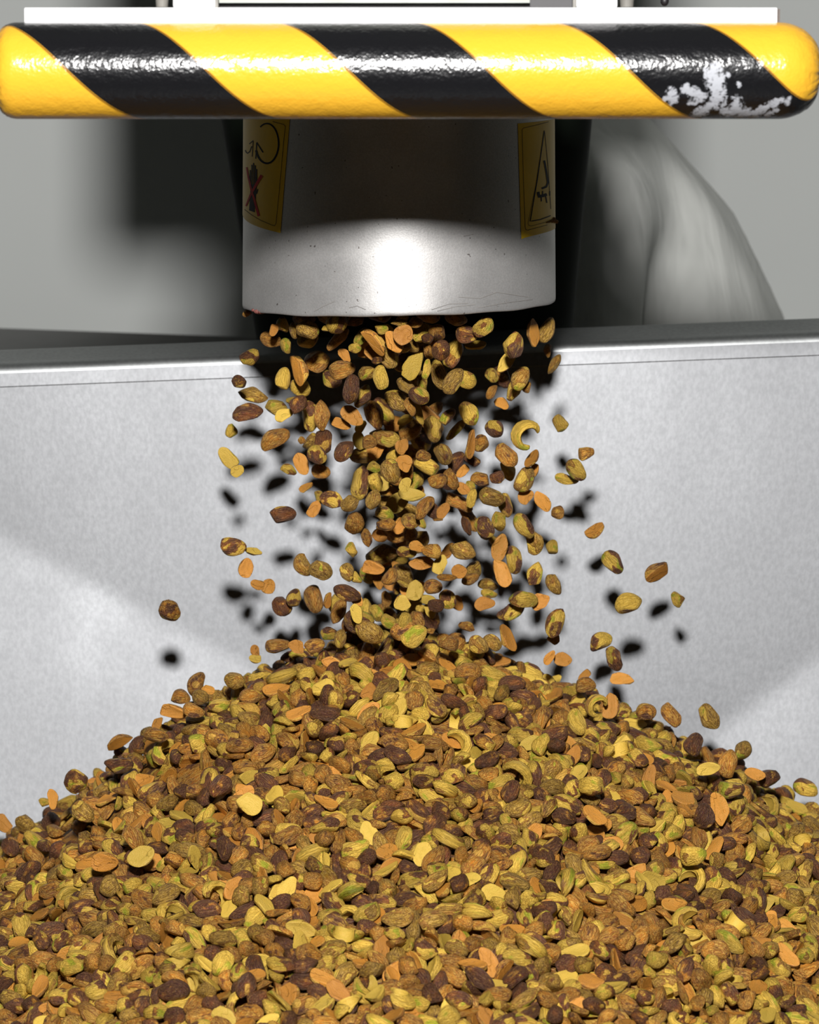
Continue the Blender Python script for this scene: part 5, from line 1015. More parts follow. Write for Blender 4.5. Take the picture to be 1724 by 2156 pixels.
17 1125 123 -1565 -8 0 -75; 36 -989 -1336 -1930 -5 61 66; 24 1156 -788 -1744 41 31 32; 18 1303 -513 -1727 -6 26 11;
30 188 -259 -1181 68 53 -9; 2 125 -1446 -1752 -58 1 -4; 27 -162 -443 -1254 -49 -75 4; 42 523 -162 -1295 39 12 -36;
45 272 -1360 -1721 -31 18 -24; 33 -641 -927 -1619 28 61 6; 23 1209 -1103 -1844 -43 -18 59;
21 -454 -1090 -1618 -57 -23 -33; 38 675 168 -1339 -53 59 -14; 40 -346 -674 -1401 84 8 11;
31 -503 -1090 -1645 -21 -74 -54; 39 671 -582 -1453 15 10 15; 2 916 -1067 -1731 -23 -15 44;
14 412 -1518 -1815 -71 -27 -15; 39 -685 -883 -1638 -44 48 -40; 6 224 -1475 -1750 -59 -42 -6;
34 -1068 -648 -1786 67 60 22; 23 -150 -665 -1374 59 12 57; 5 177 -697 -1390 24 41 -41; 15 646 -980 -1623 64 52 0;
5 -1287 151 -1809 24 -18 -77; 41 -1226 80 -1760 -42 70 8; 9 -271 -59 -1156 12 20 29; 32 767 -606 -1496 46 72 -2;
30 31 -590 -1311 -42 16 -11; 20 323 -1430 -1742 5 13 4; 32 642 -1678 -1891 -70 -49 12; 37 -946 -1225 -1880 60 66 -10;
12 -1138 -490 -1773 -17 -31 -50; 9 -912 -937 -1764 -70 5 2; 55 324 -912 -1479 35 5 78;
40 -869 -529 -1588 -42 -64 -10; 41 -28 -1107 -1568 -43 -14 4; 33 -491 -851 -1532 -86 1 10;
52 296 -241 -1222 -58 58 26; 22 236 -1264 -1671 6 57 -67; 41 1096 -907 -1747 -74 -11 -17; 14 818 -303 -1432 59 -71 5;
30 439 -1277 -1675 0 69 13; 46 1111 -264 -1600 39 37 8; 29 -310 -470 -1297 -57 53 -12; 30 403 -1206 -1642 38 76 -2;
12 -486 -376 -1316 -71 53 22; 39 -1098 -1318 -1980 -12 76 -6; 12 -703 -112 -1368 39 71 -13;
43 -911 -594 -1631 12 25 76; 6 509 -629 -1411 22 -24 -67; 25 -306 -369 -1252 21 -9 36; 29 54 -781 -1397 37 20 53;
27 21 -806 -1411 10 26 87; 24 203 -1649 -1836 -68 37 27; 3 -760 -713 -1608 -53 -25 55; 38 1100 -629 -1675 41 -60 -2;
32 713 -835 -1572 68 -28 -43; 30 -1045 240 -1645 0 -3 47; 12 387 100 -1213 43 -20 -58; 39 895 -192 -1459 58 -14 -13;
5 -686 -1025 -1671 -7 21 10; 2 895 -898 -1683 30 -3 59; 18 613 -1636 -1886 -11 -78 -29; 22 -808 124 -1430 -41 12 0;
9 1 -26 -1106 -23 -39 -56; 9 371 -1443 -1773 -8 -43 7; 31 -307 -962 -1531 -63 -16 -12; 46 -336 89 -1179 -62 13 -40;
21 834 -1119 -1724 13 -14 60; 37 -914 -458 -1594 5 19 59; 29 -823 -925 -1702 -23 19 -47; 31 1202 -729 -1734 16 7 2;
6 753 -108 -1379 -10 -78 -40; 17 -485 -1675 -1900 49 -6 -23; 50 -161 -1481 -1757 -13 -34 37;
7 -3 -1293 -1674 11 22 79; 26 499 -1618 -1858 -31 62 35; 33 729 -758 -1544 44 81 -7; 35 -915 -560 -1624 -12 -87 31;
21 -750 -1146 -1760 -8 39 -13; 27 416 -96 -1238 48 -47 11; 40 1219 -1203 -1900 38 -53 -5; 17 12 147 -1110 -13 -83 -3;
0 769 -1155 -1737 47 -62 -7; 33 -1012 -1187 -1895 45 24 31; 38 655 -639 -1475 -66 59 16; 44 296 -1175 -1614 57 43 41;
7 -1220 -843 -1879 49 -6 11; 40 521 -394 -1347 -62 14 -5; 45 829 -1175 -1753 -21 86 24; 0 -894 -1249 -1878 81 21 -15;
54 -161 -332 -1201 50 22 -59; 23 530 -337 -1336 -14 14 -61; 4 -1275 347 -1810 23 43 54; 29 -583 -1320 -1779 12 -12 7;
43 68 28 -1101 -8 -8 84; 8 -639 -12 -1317 67 4 -14; 28 192 -1223 -1628 88 10 25; 15 1073 -553 -1629 -27 13 30;
12 -1214 -529 -1856 11 68 0; 1 -85 -1043 -1555 -51 25 38; 35 399 -904 -1524 -31 46 53; 38 -120 -537 -1289 -74 54 -13;
46 424 -1645 -1877 17 -2 -51; 9 117 92 -1113 15 -15 49; 32 -667 -608 -1517 -38 65 -2; 44 487 -343 -1309 -14 -3 82;
55 135 -181 -1159 85 -33 -11; 32 863 -1532 -1905 -53 -39 32; 24 -309 -1340 -1698 26 -63 23;
49 -1204 -682 -1852 5 5 73; 46 -1004 -475 -1687 -17 -39 -83; 45 488 -191 -1280 1 -28 -81; 41 602 -36 -1314 -11 7 87;
40 -331 -1550 -1830 -8 38 -9; 4 883 -617 -1549 -31 16 -39; 37 412 -738 -1417 36 -75 -1;
44 -1010 -1415 -1965 -29 -76 -43; 31 -968 75 -1573 -42 34 -9; 13 632 -1295 -1731 -25 79 -11; 0 1345 118 -1706 1 9 62;
36 49 -833 -1448 -33 86 -15; 32 -756 -601 -1564 -37 29 4; 21 47 -1071 -1535 17 23 -76; 31 -485 -905 -1557 -78 28 2;
50 305 -818 -1452 -32 41 2; 43 -235 -1005 -1520 -71 8 12; 0 -582 -1128 -1694 -8 -13 74; 20 -43 157 -1115 70 -21 -45;
6 1212 -173 -1652 -74 -14 16; 49 114 -243 -1171 21 26 -1; 15 1105 -1276 -1877 19 -81 23; 17 -263 -371 -1260 -3 56 -9;
41 1296 174 -1666 35 38 68; 0 1197 -276 -1652 62 61 28; 5 -392 267 -1240 5 20 -40; 1 859 -984 -1681 -13 -69 -30;
15 240 -917 -1503 5 48 -57; 19 -798 -971 -1711 28 -82 13; 36 267 -770 -1436 -43 -36 62; 2 -359 21 -1195 0 66 26;
34 -839 -450 -1551 11 -18 0; 25 -171 -124 -1138 85 -28 -21; 3 -88 -1775 -1867 54 -50 -58; 13 1257 102 -1674 7 -2 -19;
0 -1118 -133 -1722 6 77 32; 9 498 -529 -1374 -21 -84 22; 40 1145 -1001 -1795 -20 -6 8; 4 516 -935 -1565 -42 73 20;
27 1144 -841 -1747 -80 -20 14; 19 -539 -30 -1268 -35 -62 6; 5 1232 -242 -1672 -13 24 37; 0 518 -762 -1464 8 32 84;
21 -68 -1189 -1606 -33 77 20; 7 736 144 -1354 1 24 33; 31 960 -928 -1693 -25 -13 5; 26 274 -849 -1451 -1 -28 -75;
15 -520 -1453 -1827 50 37 41; 1 -591 -695 -1515 -23 -15 9; 41 -466 -702 -1447 -63 35 18; 11 186 -1768 -1876 13 35 4;
38 -415 215 -1239 90 -6 -22; 11 330 -1265 -1683 42 -8 66; 44 -176 -643 -1341 35 61 5; 31 -413 -210 -1235 -8 18 73;
18 895 -1270 -1799 13 -14 24; 21 764 -1353 -1791 31 -37 57; 32 591 -463 -1407 -42 54 -23; 35 435 -429 -1317 18 8 -39;
51 -688 -938 -1651 -57 52 8; 3 209 -91 -1148 -8 -1 -65; 8 -1246 -103 -1802 -87 -3 -35; 41 -1037 338 -1642 -48 -8 0;
9 -644 -978 -1665 -14 15 8; 4 1002 -885 -1706 46 -69 -36; 55 -706 -849 -1625 83 25 35; 31 583 -1288 -1719 27 -14 62;
42 711 -471 -1430 11 -13 79; 7 1104 -507 -1638 43 41 67; 26 936 -680 -1599 -31 57 15; 31 350 -2 -1199 -75 -13 6;
27 791 -434 -1438 -23 -81 16; 19 -87 62 -1109 -1 -10 -10; 44 555 -669 -1431 16 73 -11; 31 878 49 -1432 -15 -32 39;
14 -308 17 -1167 49 -52 -18; 24 -903 37 -1507 -8 -19 15; 54 -132 -1377 -1705 -52 20 14; 19 203 -151 -1153 26 -29 -81;
1 -169 26 -1127 -17 3 -8; 3 -1118 -1368 -1987 -46 25 -7; 30 -1160 -951 -1875 -12 -11 21; 29 392 -842 -1472 6 83 1;
44 1144 -1196 -1842 -50 70 15; 26 -755 -894 -1662 7 -6 -26; 49 233 -670 -1373 83 -10 -5;
27 -410 -431 -1316 -40 44 -6; 8 1097 -800 -1715 38 44 5; 37 -822 -24 -1452 -20 -90 11; 6 281 -1724 -1874 6 -31 34;
34 -190 -1219 -1651 -48 -32 3; 42 836 -1582 -1914 -90 -1 -26; 45 230 102 -1125 24 72 12; 10 1121 64 -1577 3 -3 -6;
19 -136 -1644 -1852 -82 2 -31; 35 -787 -137 -1441 80 -11 31; 11 -551 -207 -1302 28 79 16; 2 794 153 -1376 -11 7 71;
32 658 -1244 -1729 11 8 -4; 42 -194 -1522 -1798 46 -47 49; 16 1201 219 -1640 15 -3 -8; 54 201 -935 -1491 -21 70 -29;
51 -574 -1422 -1801 -3 31 11; 31 322 -783 -1437 -42 -67 -10; 45 1173 -1231 -1900 -11 17 -76;
41 586 52 -1296 -21 72 -27; 42 1022 -442 -1573 70 33 -16; 23 1103 -577 -1658 -5 7 37; 38 557 -1012 -1611 -8 52 71;
20 1269 -476 -1710 35 54 -25; 6 564 -1098 -1652 -78 -41 17; 15 262 -1217 -1627 -39 62 -2;
41 -695 -253 -1400 -55 25 -20; 11 457 -1696 -1888 15 -6 34; 42 534 121 -1260 -2 1 -11; 39 -1285 421 -1820 2 74 -54;
1 -216 -428 -1248 20 75 -26; 8 353 -277 -1245 -1 2 -48; 8 -200 -305 -1197 30 18 59; 37 -324 -1474 -1771 -27 36 -8;
23 -9 -1362 -1690 41 82 16; 1 166 -1102 -1586 57 0 -17; 42 316 -886 -1500 16 9 25; 9 -320 -200 -1224 42 49 -12;
9 355 -1012 -1566 -40 35 6; 37 465 -1008 -1586 35 -19 -49; 40 -138 -1027 -1535 -42 -5 8;
26 1135 -1118 -1827 -74 -50 -14; 17 258 -290 -1232 64 -33 42; 53 -1021 -384 -1679 -23 -89 -9;
19 118 25 -1121 -23 -6 74; 44 417 -1340 -1732 -4 -21 -36; 52 -104 -301 -1186 71 -1 -29; 4 92 -162 -1154 1 18 10;
53 377 -35 -1200 -46 -23 17; 44 -1067 177 -1683 35 61 30; 54 614 -1085 -1648 -68 -54 -3;
34 -1191 -194 -1779 -45 81 10; 35 803 -701 -1537 6 34 75; 50 -562 -894 -1574 -9 10 -14;
33 -879 -1093 -1809 -24 63 36; 54 615 -756 -1502 -6 -45 59; 45 -297 -622 -1378 12 11 -86;
26 1035 -38 -1532 -5 -26 66; 1 667 -707 -1487 18 79 -29; 51 734 -510 -1452 25 46 28; 27 702 -240 -1387 -34 67 54;
0 228 -525 -1318 68 26 31; 35 534 -1399 -1768 -74 -48 -18; 41 426 -120 -1243 2 -36 -53;
35 -1218 -219 -1803 13 -91 19; 44 64 -371 -1208 -47 -18 22; 28 -201 -698 -1385 -55 16 -6;
10 877 -661 -1590 23 26 -82; 32 403 21 -1228 -61 -18 8; 45 1081 -366 -1578 34 61 17; 53 293 -191 -1206 -5 -32 71;
40 -233 -657 -1369 -18 -88 0; 26 491 171 -1270 -26 43 19; 9 -248 -1700 -1891 -18 15 -12; 7 -317 -87 -1179 -30 -8 32;
15 -351 -939 -1545 45 0 -23; 1 579 -587 -1435 -37 18 77; 51 1078 -985 -1749 39 42 36; 11 1147 97 -1602 6 -92 -7;
35 -28 -755 -1390 77 40 -2; 22 -789 -1572 -1929 -36 -4 18; 53 3 -293 -1190 -18 62 62; 12 748 -428 -1450 -47 -52 10;
12 1214 -591 -1720 -54 -52 34; 12 -1018 -1035 -1848 -78 44 9; 21 -934 -737 -1730 78 -10 -3;
14 984 -1009 -1735 33 9 -30; 5 -14 18 -1106 23 25 -47; 20 664 -241 -1373 36 58 22; 40 969 -1070 -1734 -12 5 -70;
5 -696 -1063 -1702 -31 30 59; 39 -1007 -1287 -1930 41 77 0; 27 930 -171 -1476 61 -32 9;
42 -1298 -105 -1814 -53 -49 13; 44 -1006 -784 -1771 39 -77 -4; 18 1072 -1058 -1786 -13 63 -49;
24 -578 -516 -1431 23 -30 19; 27 -1082 -586 -1759 -33 1 4; 19 1063 92 -1551 39 75 36; 37 670 109 -1349 12 -5 -78;
31 337 -596 -1376 16 35 -83; 10 881 -1346 -1850 38 -20 82; 37 471 -163 -1268 -78 -23 39;
32 -1017 -681 -1774 -28 44 -71; 36 1027 -365 -1559 -31 -20 -70; 1 223 18 -1139 64 -40 -50;
34 141 -1663 -1844 -45 -49 -10; 5 51 -80 -1124 -54 71 1; 38 380 -656 -1392 55 -40 -46; 49 931 -41 -1477 -16 -61 -26;
20 -861 -654 -1619 -22 -4 -22; 31 219 -259 -1187 -38 -23 31; 0 817 -1233 -1763 -10 2 31; 14 1288 286 -1679 20 24 -57;
40 -124 -315 -1210 -68 31 19; 55 14 -1214 -1619 18 81 -1; 31 870 -439 -1490 -23 -4 17; 11 1009 -1143 -1795 56 36 5;
38 476 -1084 -1606 -82 13 -13; 26 189 -190 -1170 6 8 -9; 51 -832 -734 -1636 -77 -41 26;
36 1219 -1250 -1901 -4 -9 -37; 2 91 -895 -1463 -52 6 4; 31 398 -33 -1229 34 -59 -39; 32 -525 135 -1276 -76 33 -4;
20 -998 -566 -1679 -4 -29 84; 26 274 -1066 -1580 -42 -51 52; 34 944 -1254 -1802 15 -28 51;
15 425 -514 -1369 -2 -11 19; 0 -194 100 -1135 8 15 12; 42 870 190 -1420 62 -64 3; 0 597 -184 -1336 -1 3 -30;
37 -278 -820 -1471 -53 15 -66; 44 542 -1638 -1862 0 -7 -55; 30 187 -1257 -1648 -44 -22 12; 2 -794 -22 -1420 69 20 -1;
39 -628 -1506 -1869 -55 -15 -4; 36 -40 -606 -1301 8 19 45; 51 -657 -950 -1639 -5 -7 -34;
12 814 -145 -1411 21 -67 -37; 4 -651 -848 -1584 -77 -55 -2; 28 153 3 -1141 43 26 32; 35 514 380 -1301 -69 13 -24;
41 659 -1140 -1697 -36 12 27; 36 21 -759 -1397 9 -14 57; 40 1218 -883 -1810 40 -73 -13; 38 608 -1153 -1678 16 -4 44;
27 394 -575 -1371 13 -15 88; 26 -1100 -615 -1795 33 -85 -21; 7 -263 -939 -1526 -4 -36 50;
22 -466 -73 -1240 31 -15 -71; 17 -920 117 -1533 -20 58 70; 49 603 -539 -1419 48 -60 -32; 19 -510 -155 -1272 6 16 -63;
6 -163 -488 -1269 13 62 64; 25 -852 -33 -1476 -30 -68 31; 54 292 -454 -1304 -67 17 -9; 24 146 -93 -1146 3 16 13;
36 1285 76 -1704 -53 -43 14; 43 -133 -1600 -1817 -1 -20 84; 19 713 -283 -1386 19 -7 -76; 15 759 -839 -1603 78 -22 28;
14 -1004 461 -1639 -38 -65 -18; 16 574 -925 -1553 -29 69 -8; 30 234 -1177 -1629 41 47 15;
50 -429 -572 -1393 24 -15 -52; 45 -476 121 -1251 38 -71 44; 37 1111 -951 -1783 -53 51 19; 29 278 -629 -1364 -3 92 -4;
53 -1148 -668 -1823 -17 25 -23; 7 -1238 95 -1790 63 -46 -26; 0 -449 -665 -1443 24 39 -71; 39 939 -324 -1514 71 45 -5;
29 -379 -1382 -1762 62 -40 -30; 53 726 -202 -1375 -37 -8 27; 32 -637 -1367 -1814 -77 -37 -28;
7 -99 175 -1127 -33 -25 82; 31 721 -895 -1599 -4 15 -64; 20 -888 -22 -1507 1 -1 -32; 40 285 -519 -1315 9 -73 -36;
40 -1173 -478 -1808 -13 -22 -37; 15 509 -454 -1356 41 -37 -26; 35 147 -935 -1482 53 -70 5;
54 151 -250 -1189 5 -58 39; 13 816 -1071 -1695 16 -60 61; 33 19 -970 -1497 65 61 -17; 49 384 -1613 -1843 20 2 -45;
37 334 -869 -1478 -2 14 -22; 0 1137 -327 -1628 18 22 13; 4 825 -442 -1470 17 12 42; 2 104 -765 -1396 -7 34 85;
52 99 -1300 -1656 29 50 -40; 16 988 -290 -1554 -35 -4 -77; 7 101 -33 -1115 -57 -65 -14; 55 419 -379 -1306 -9 55 61;
44 494 -292 -1312 74 49 -30; 40 1175 -1268 -1909 -10 -61 -66; 17 291 -670 -1396 34 4 38;
39 769 -336 -1419 -64 17 -12; 42 -1013 -142 -1607 17 4 40; 22 606 -241 -1349 10 -31 81; 1 1275 -126 -1684 0 37 64;
40 -561 135 -1287 -66 -44 27; 34 -92 220 -1125 -2 74 41; 38 1024 -1328 -1875 26 -80 26; 54 979 -442 -1564 28 21 15;
30 -1051 -621 -1743 80 42 -13; 15 1156 -904 -1800 -65 -59 31; 34 443 -202 -1266 -89 24 -7;
13 1133 -1488 -1965 28 1 -69; 25 343 -73 -1196 -43 15 16; 44 564 -622 -1418 26 11 -48; 21 -1199 -98 -1770 43 -39 -17;
3 1062 -471 -1596 -11 29 -39; 31 -481 -546 -1379 0 2 -30; 35 -694 -178 -1378 43 59 -7; 50 125 -555 -1305 11 5 9;
3 1088 -665 -1698 -63 -15 3; 22 95 -414 -1223 -47 18 -11; 23 -501 -1314 -1741 7 1 66; 20 -608 -272 -1339 -8 15 -70;
20 -1240 -238 -1827 6 45 75; 33 -479 -489 -1361 32 46 59; 29 -133 68 -1141 -42 -36 -1; 17 1307 -630 -1773 31 28 10;
45 352 -822 -1452 15 -45 -79; 12 553 -1643 -1899 7 -68 39; 2 709 42 -1374 4 61 -66; 10 690 -357 -1385 72 -20 7;
40 195 -350 -1224 -41 -56 11; 35 -102 -137 -1141 -72 7 -10; 24 1342 -136 -1706 65 15 5; 37 283 -606 -1340 -13 6 30;
44 311 -340 -1257 -46 67 15; 9 1141 -195 -1606 4 2 93; 41 -328 -1725 -1888 -4 25 -14; 1 717 -1646 -1914 50 5 -38;
18 -711 -1294 -1822 -8 82 46; 41 1069 -306 -1542 -2 13 43; 27 439 -640 -1416 52 -21 -14;
40 -841 -1429 -1908 -39 -82 -11; 42 -75 -375 -1219 -65 39 3; 26 -1229 -161 -1811 -30 -75 40;
43 410 -1081 -1609 -31 -58 48; 1 -1008 -1379 -1970 43 10 -51; 24 -887 -515 -1618 -14 26 -64;
33 -895 -1357 -1898 -42 45 -5; 2 -299 193 -1181 -51 24 9; 37 696 -1021 -1650 -70 -19 17; 17 1289 -200 -1679 -7 3 20;
44 -782 -1266 -1831 13 -7 -20; 41 802 -1315 -1813 38 -7 56; 25 906 -855 -1650 -30 -71 -8; 38 235 -712 -1389 8 22 -75;
54 313 -1126 -1599 76 2 1; 3 -979 -143 -1582 -39 32 -27; 18 -383 -22 -1205 14 75 -15; 37 506 -95 -1282 6 86 7;
38 452 -299 -1293 -46 -65 -46; 12 -1304 398 -1844 56 -47 8; 17 995 530 -1550 21 -7 92; 39 -808 -1046 -1752 56 -58 6;
17 -590 -1383 -1817 -20 24 -30; 50 -569 -1358 -1788 -39 -45 -72; 55 -106 -554 -1306 -85 -14 -16;
26 986 -341 -1550 -70 -24 19; 36 -671 -1451 -1871 4 18 -11; 7 -591 -141 -1301 25 -2 61; 29 176 -755 -1394 -27 69 -39;
33 84 -1441 -1721 21 -14 -37; 21 -626 -1274 -1785 -2 -3 47; 42 484 -801 -1486 -54 62 20;
31 -179 -1389 -1732 31 -69 -49; 40 911 11 -1464 60 -44 -22; 43 -569 -1555 -1885 -15 -25 45;
6 -1308 70 -1822 -53 3 -26; 2 891 -86 -1468 -17 -33 22; 54 -971 -762 -1749 -23 -8 -3; 43 757 -554 -1480 49 79 -14;
36 689 -779 -1539 50 -43 -29; 4 -1280 -199 -1830 28 -68 -48; 45 767 -1283 -1778 -64 -50 -6;
44 93 -1352 -1704 -40 19 -8; 3 291 -1674 -1875 30 2 -26; 43 -786 -1114 -1777 29 70 14; 16 524 -4 -1289 -8 -5 26;
21 92 -935 -1479 -19 7 25; 4 957 -694 -1639 -10 -38 54; 20 -670 169 -1352 27 -6 47; 54 430 -955 -1542 4 -6 16;
41 -32 -151 -1146 16 -38 -34; 18 -643 138 -1335 -8 24 -64; 5 447 -6 -1246 33 54 42; 1 -1170 -216 -1749 -8 8 14;
14 -1136 -802 -1838 -39 21 13; 33 -620 -1206 -1744 25 59 32; 3 1189 -9 -1630 11 -4 -55; 54 417 -616 -1382 -27 -7 85;
41 314 -137 -1193 7 -87 -30; 18 1328 -192 -1712 -39 70 -37; 52 505 -1012 -1592 22 -81 -38;
27 -283 -1192 -1653 -43 -63 -15; 51 110 -697 -1370 13 10 -39; 15 1119 -49 -1576 10 -27 -52;
53 375 -1181 -1624 72 -49 -1; 38 638 -336 -1375 2 46 -69; 44 -520 -938 -1595 -18 8 18; 12 60 -11 -1134 -7 30 10;
19 -827 -768 -1666 -38 50 45; 2 139 -1266 -1664 -33 -28 25; 35 -1034 -899 -1827 12 63 -29;
44 -38 -438 -1254 -9 32 -42; 1 -35 -349 -1196 10 31 -49; 1 1175 -1049 -1833 10 11 50; 11 -980 111 -1609 -33 29 23;
45 -803 -1178 -1817 50 4 70; 6 710 410 -1387 6 6 10; 29 484 34 -1261 -28 -21 62; 15 937 -803 -1667 -15 -6 -69;
27 216 -1524 -1788 -3 -79 -44; 16 -193 -988 -1539 10 -16 14; 30 -927 166 -1530 12 12 -39;
26 -1124 490 -1805 -51 20 53; 19 -466 -12 -1241 4 2 -22; 37 -350 -1254 -1698 -3 41 -77; 50 -1156 2 -1738 53 37 9;
33 -172 -19 -1135 72 2 20; 51 392 -248 -1262 -40 9 31; 10 948 -549 -1568 -9 14 15; 42 -1141 343 -1760 -65 55 -2;
6 116 -1031 -1548 61 4 26; 30 -100 -1218 -1642 21 20 -88; 8 -1178 -29 -1747 40 -16 -8; 39 545 -1509 -1825 -46 59 8;
49 -780 -1385 -1864 -4 -25 -59; 16 376 -160 -1227 21 -32 61; 20 -1049 -1076 -1875 -23 60 6;
21 -650 -54 -1330 -63 -8 -41; 26 -366 -83 -1211 -70 47 -23; 49 -879 -1489 -1947 12 13 20;
40 -1130 -423 -1768 -42 -3 -19; 34 47 -1210 -1634 -18 12 91; 1 -999 -856 -1797 27 22 -59;
43 -1014 254 -1633 22 32 31; 8 982 -39 -1502 -19 11 -2; 54 -622 -1411 -1820 -9 35 60; 20 1036 -912 -1730 -62 -19 27;
18 747 -154 -1396 -9 19 -14; 35 -739 168 -1395 -22 22 58; 26 -328 -154 -1207 -52 55 -21; 37 315 -942 -1514 -35 72 47;
10 -262 -1349 -1724 48 42 33; 49 1187 82 -1636 57 12 38; 34 183 -1370 -1718 -9 -19 54; 9 631 139 -1347 -65 -63 22;
25 761 -285 -1412 58 26 -2; 52 -90 -922 -1481 28 50 69; 41 562 -528 -1402 14 -2 58; 30 558 -417 -1361 9 -38 -44;
5 -554 -1654 -1906 13 86 10; 9 1120 -398 -1629 22 -37 -34; 11 -1147 -1180 -1951 -38 48 -23;
45 1321 -260 -1719 -84 20 -37; 23 519 57 -1282 -47 -38 15; 21 671 10 -1362 55 69 12; 35 449 81 -1252 -62 17 -4;
4 784 -234 -1430 12 10 6; 12 746 -374 -1416 6 -5 74; 1 -427 -886 -1541 28 -51 30; 33 962 -1182 -1798 86 -24 -6;
7 1008 -1356 -1896 -2 14 15; 29 561 -977 -1582 22 -57 -58; 24 688 -81 -1366 28 -39 53; 2 -893 -82 -1512 -12 -7 57;
32 706 -1266 -1764 14 -28 87; 9 -267 94 -1165 50 -28 18; 1 -670 -794 -1594 51 41 29; 44 1164 -575 -1688 23 -14 -61;
8 -346 -374 -1285 45 -2 62; 2 -157 -220 -1182 -10 -19 -78; 34 467 -1407 -1772 -3 5 20;
40 -1105 -1036 -1872 -8 -12 -4; 46 -1308 354 -1862 -67 -10 20; 41 944 -494 -1547 50 25 34;
39 -753 -555 -1530 0 -21 19; 55 -124 -348 -1206 78 22 -15; 39 -745 -103 -1401 64 21 19; 37 614 -74 -1336 15 87 -2;
36 594 17 -1314 -44 -39 51; 51 -292 -1491 -1785 14 9 50; 39 -859 20 -1483 88 -14 -5; 40 -364 -116 -1225 -10 -50 -58;
12 -1175 -358 -1770 -24 70 27; 55 -519 -548 -1407 -85 -18 -30; 46 58 -715 -1390 5 -32 -3;
22 555 -263 -1318 -15 -6 20; 24 433 -1047 -1578 -71 -46 4; 15 39 -404 -1239 87 -16 -16; 45 949 -1395 -1880 14 -18 90;
48 795 63 -1391 23 28 19; 27 709 -5 -1383 -39 67 3; 18 -22 -49 -1138 -14 18 34; 37 -580 -924 -1601 17 18 -88;
33 -414 -55 -1224 15 48 41; 3 -809 -1296 -1860 0 -50 39; 45 417 -810 -1484 8 -5 33; 38 1243 -914 -1830 -85 -32 12;
22 -859 -1371 -1906 33 -51 -45; 1 -1191 -877 -1900 -8 88 20; 38 -678 -230 -1380 85 -16 2;
32 -729 -1021 -1716 -31 65 29; 13 -1198 544 -1801 -31 -43 71; 26 -409 -1050 -1612 54 -60 -7;
18 163 -858 -1466 73 -33 21; 5 -222 -975 -1496 -6 52 71; 54 917 -270 -1493 78 40 2; 4 -619 -101 -1317 -5 11 -42;
41 834 -1390 -1844 13 -91 -6; 34 338 209 -1204 42 -3 -9; 52 -813 -718 -1625 77 -22 -11;
17 1007 -396 -1584 -20 -38 -37; 34 1033 -1268 -1872 32 79 29; 50 -149 -192 -1159 1 -34 -80;
6 -932 -238 -1560 30 -29 -22; 38 746 -694 -1532 15 5 32; 45 582 -681 -1474 1 45 -12; 11 -1265 109 -1829 70 0 -22;
24 33 -914 -1465 68 -13 -15; 54 -355 -1470 -1797 76 17 -17; 37 -1062 -743 -1816 26 60 27; 30 989 -163 -1501 80 2 -24;
40 -486 -1429 -1794 -46 55 19; 14 -777 -1467 -1913 -13 12 -32; 14 445 -252 -1297 -22 68 -6; 50 8 -659 -1342 -10 41 9;
44 137 -396 -1222 -47 45 -21; 49 737 -790 -1564 29 31 -31; 22 -263 -170 -1177 20 30 -73;
39 417 -1243 -1667 -16 67 62; 28 -247 -1446 -1768 32 54 -54; 4 1123 -1206 -1884 5 30 -39; 40 663 -746 -1531 -5 30 -1;
54 1197 -931 -1815 -63 -58 19; 40 -984 -975 -1821 -39 -68 19; 44 -1176 -733 -1869 51 62 43;
21 1226 -37 -1654 39 79 26; 8 985 -487 -1573 11 4 16; 40 -1085 -698 -1819 76 -6 26; 44 1132 -1303 -1922 71 -47 11;
33 -1205 47 -1790 53 22 8; 22 28 -623 -1343 -8 -5 -21; 31 -944 -1422 -1948 87 2 29; 38 -1148 -607 -1814 -9 34 81;
48 427 292 -1267 38 -56 22; 5 402 -1772 -1879 -61 -33 36; 15 1029 -1440 -1938 74 -50 -2; 54 472 -687 -1424 51 26 9;
2 1105 -109 -1578 76 -13 -12; 25 1310 -578 -1775 -85 -3 29; 33 1192 -672 -1737 -64 31 9; 47 -240 -281 -1223 33 54 34;
38 411 -1713 -1890 -20 -50 32; 29 -1009 -205 -1628 -83 15 -29; 52 -264 -1479 -1777 11 10 -15;
28 484 -1140 -1652 69 60 5; 53 -216 -536 -1321 -52 70 -19; 37 -986 -647 -1721 12 -20 -5;
22 -1204 -1091 -1906 25 -19 -65; 14 1236 -509 -1717 33 23 -6; 21 -1092 -1418 -1981 -46 18 76;
2 -1197 -143 -1781 -11 -11 -8; 23 1015 -77 -1524 -14 24 8; 12 912 -454 -1546 0 39 -26; 7 -462 185 -1248 -15 42 -48;
54 -607 -822 -1561 81 -5 32; 53 -1013 -970 -1831 12 21 28; 55 -664 -708 -1543 4 1 -15; 26 78 -1086 -1563 -36 68 1;
37 896 225 -1463 -39 12 30; 39 1180 -841 -1782 -24 -63 29; 24 1325 -469 -1708 63 35 17; 27 738 -920 -1628 63 15 15;
50 -864 -1273 -1862 63 29 63; 12 -1177 -1256 -1982 -47 9 79; 52 715 -542 -1472 -44 -35 6;
35 754 -1631 -1914 -58 -46 36; 1 1080 -221 -1575 16 -81 11; 25 595 138 -1322 -9 33 62; 8 1027 -835 -1721 -32 10 -31;
27 1267 -527 -1764 -35 -43 9; 36 999 -508 -1606 -82 38 -19; 51 -736 -1390 -1857 32 0 -7; 43 -717 -1254 -1798 1 74 14;
37 339 -1148 -1606 0 -30 -83; 48 -1105 -764 -1855 -29 -11 81; 29 285 -1485 -1782 28 -30 -74;
27 -206 -452 -1281 -27 -35 -10; 15 -1183 -307 -1777 -12 -3 -15; 6 690 -660 -1506 28 51 4; 33 470 -470 -1355 18 -5 73;
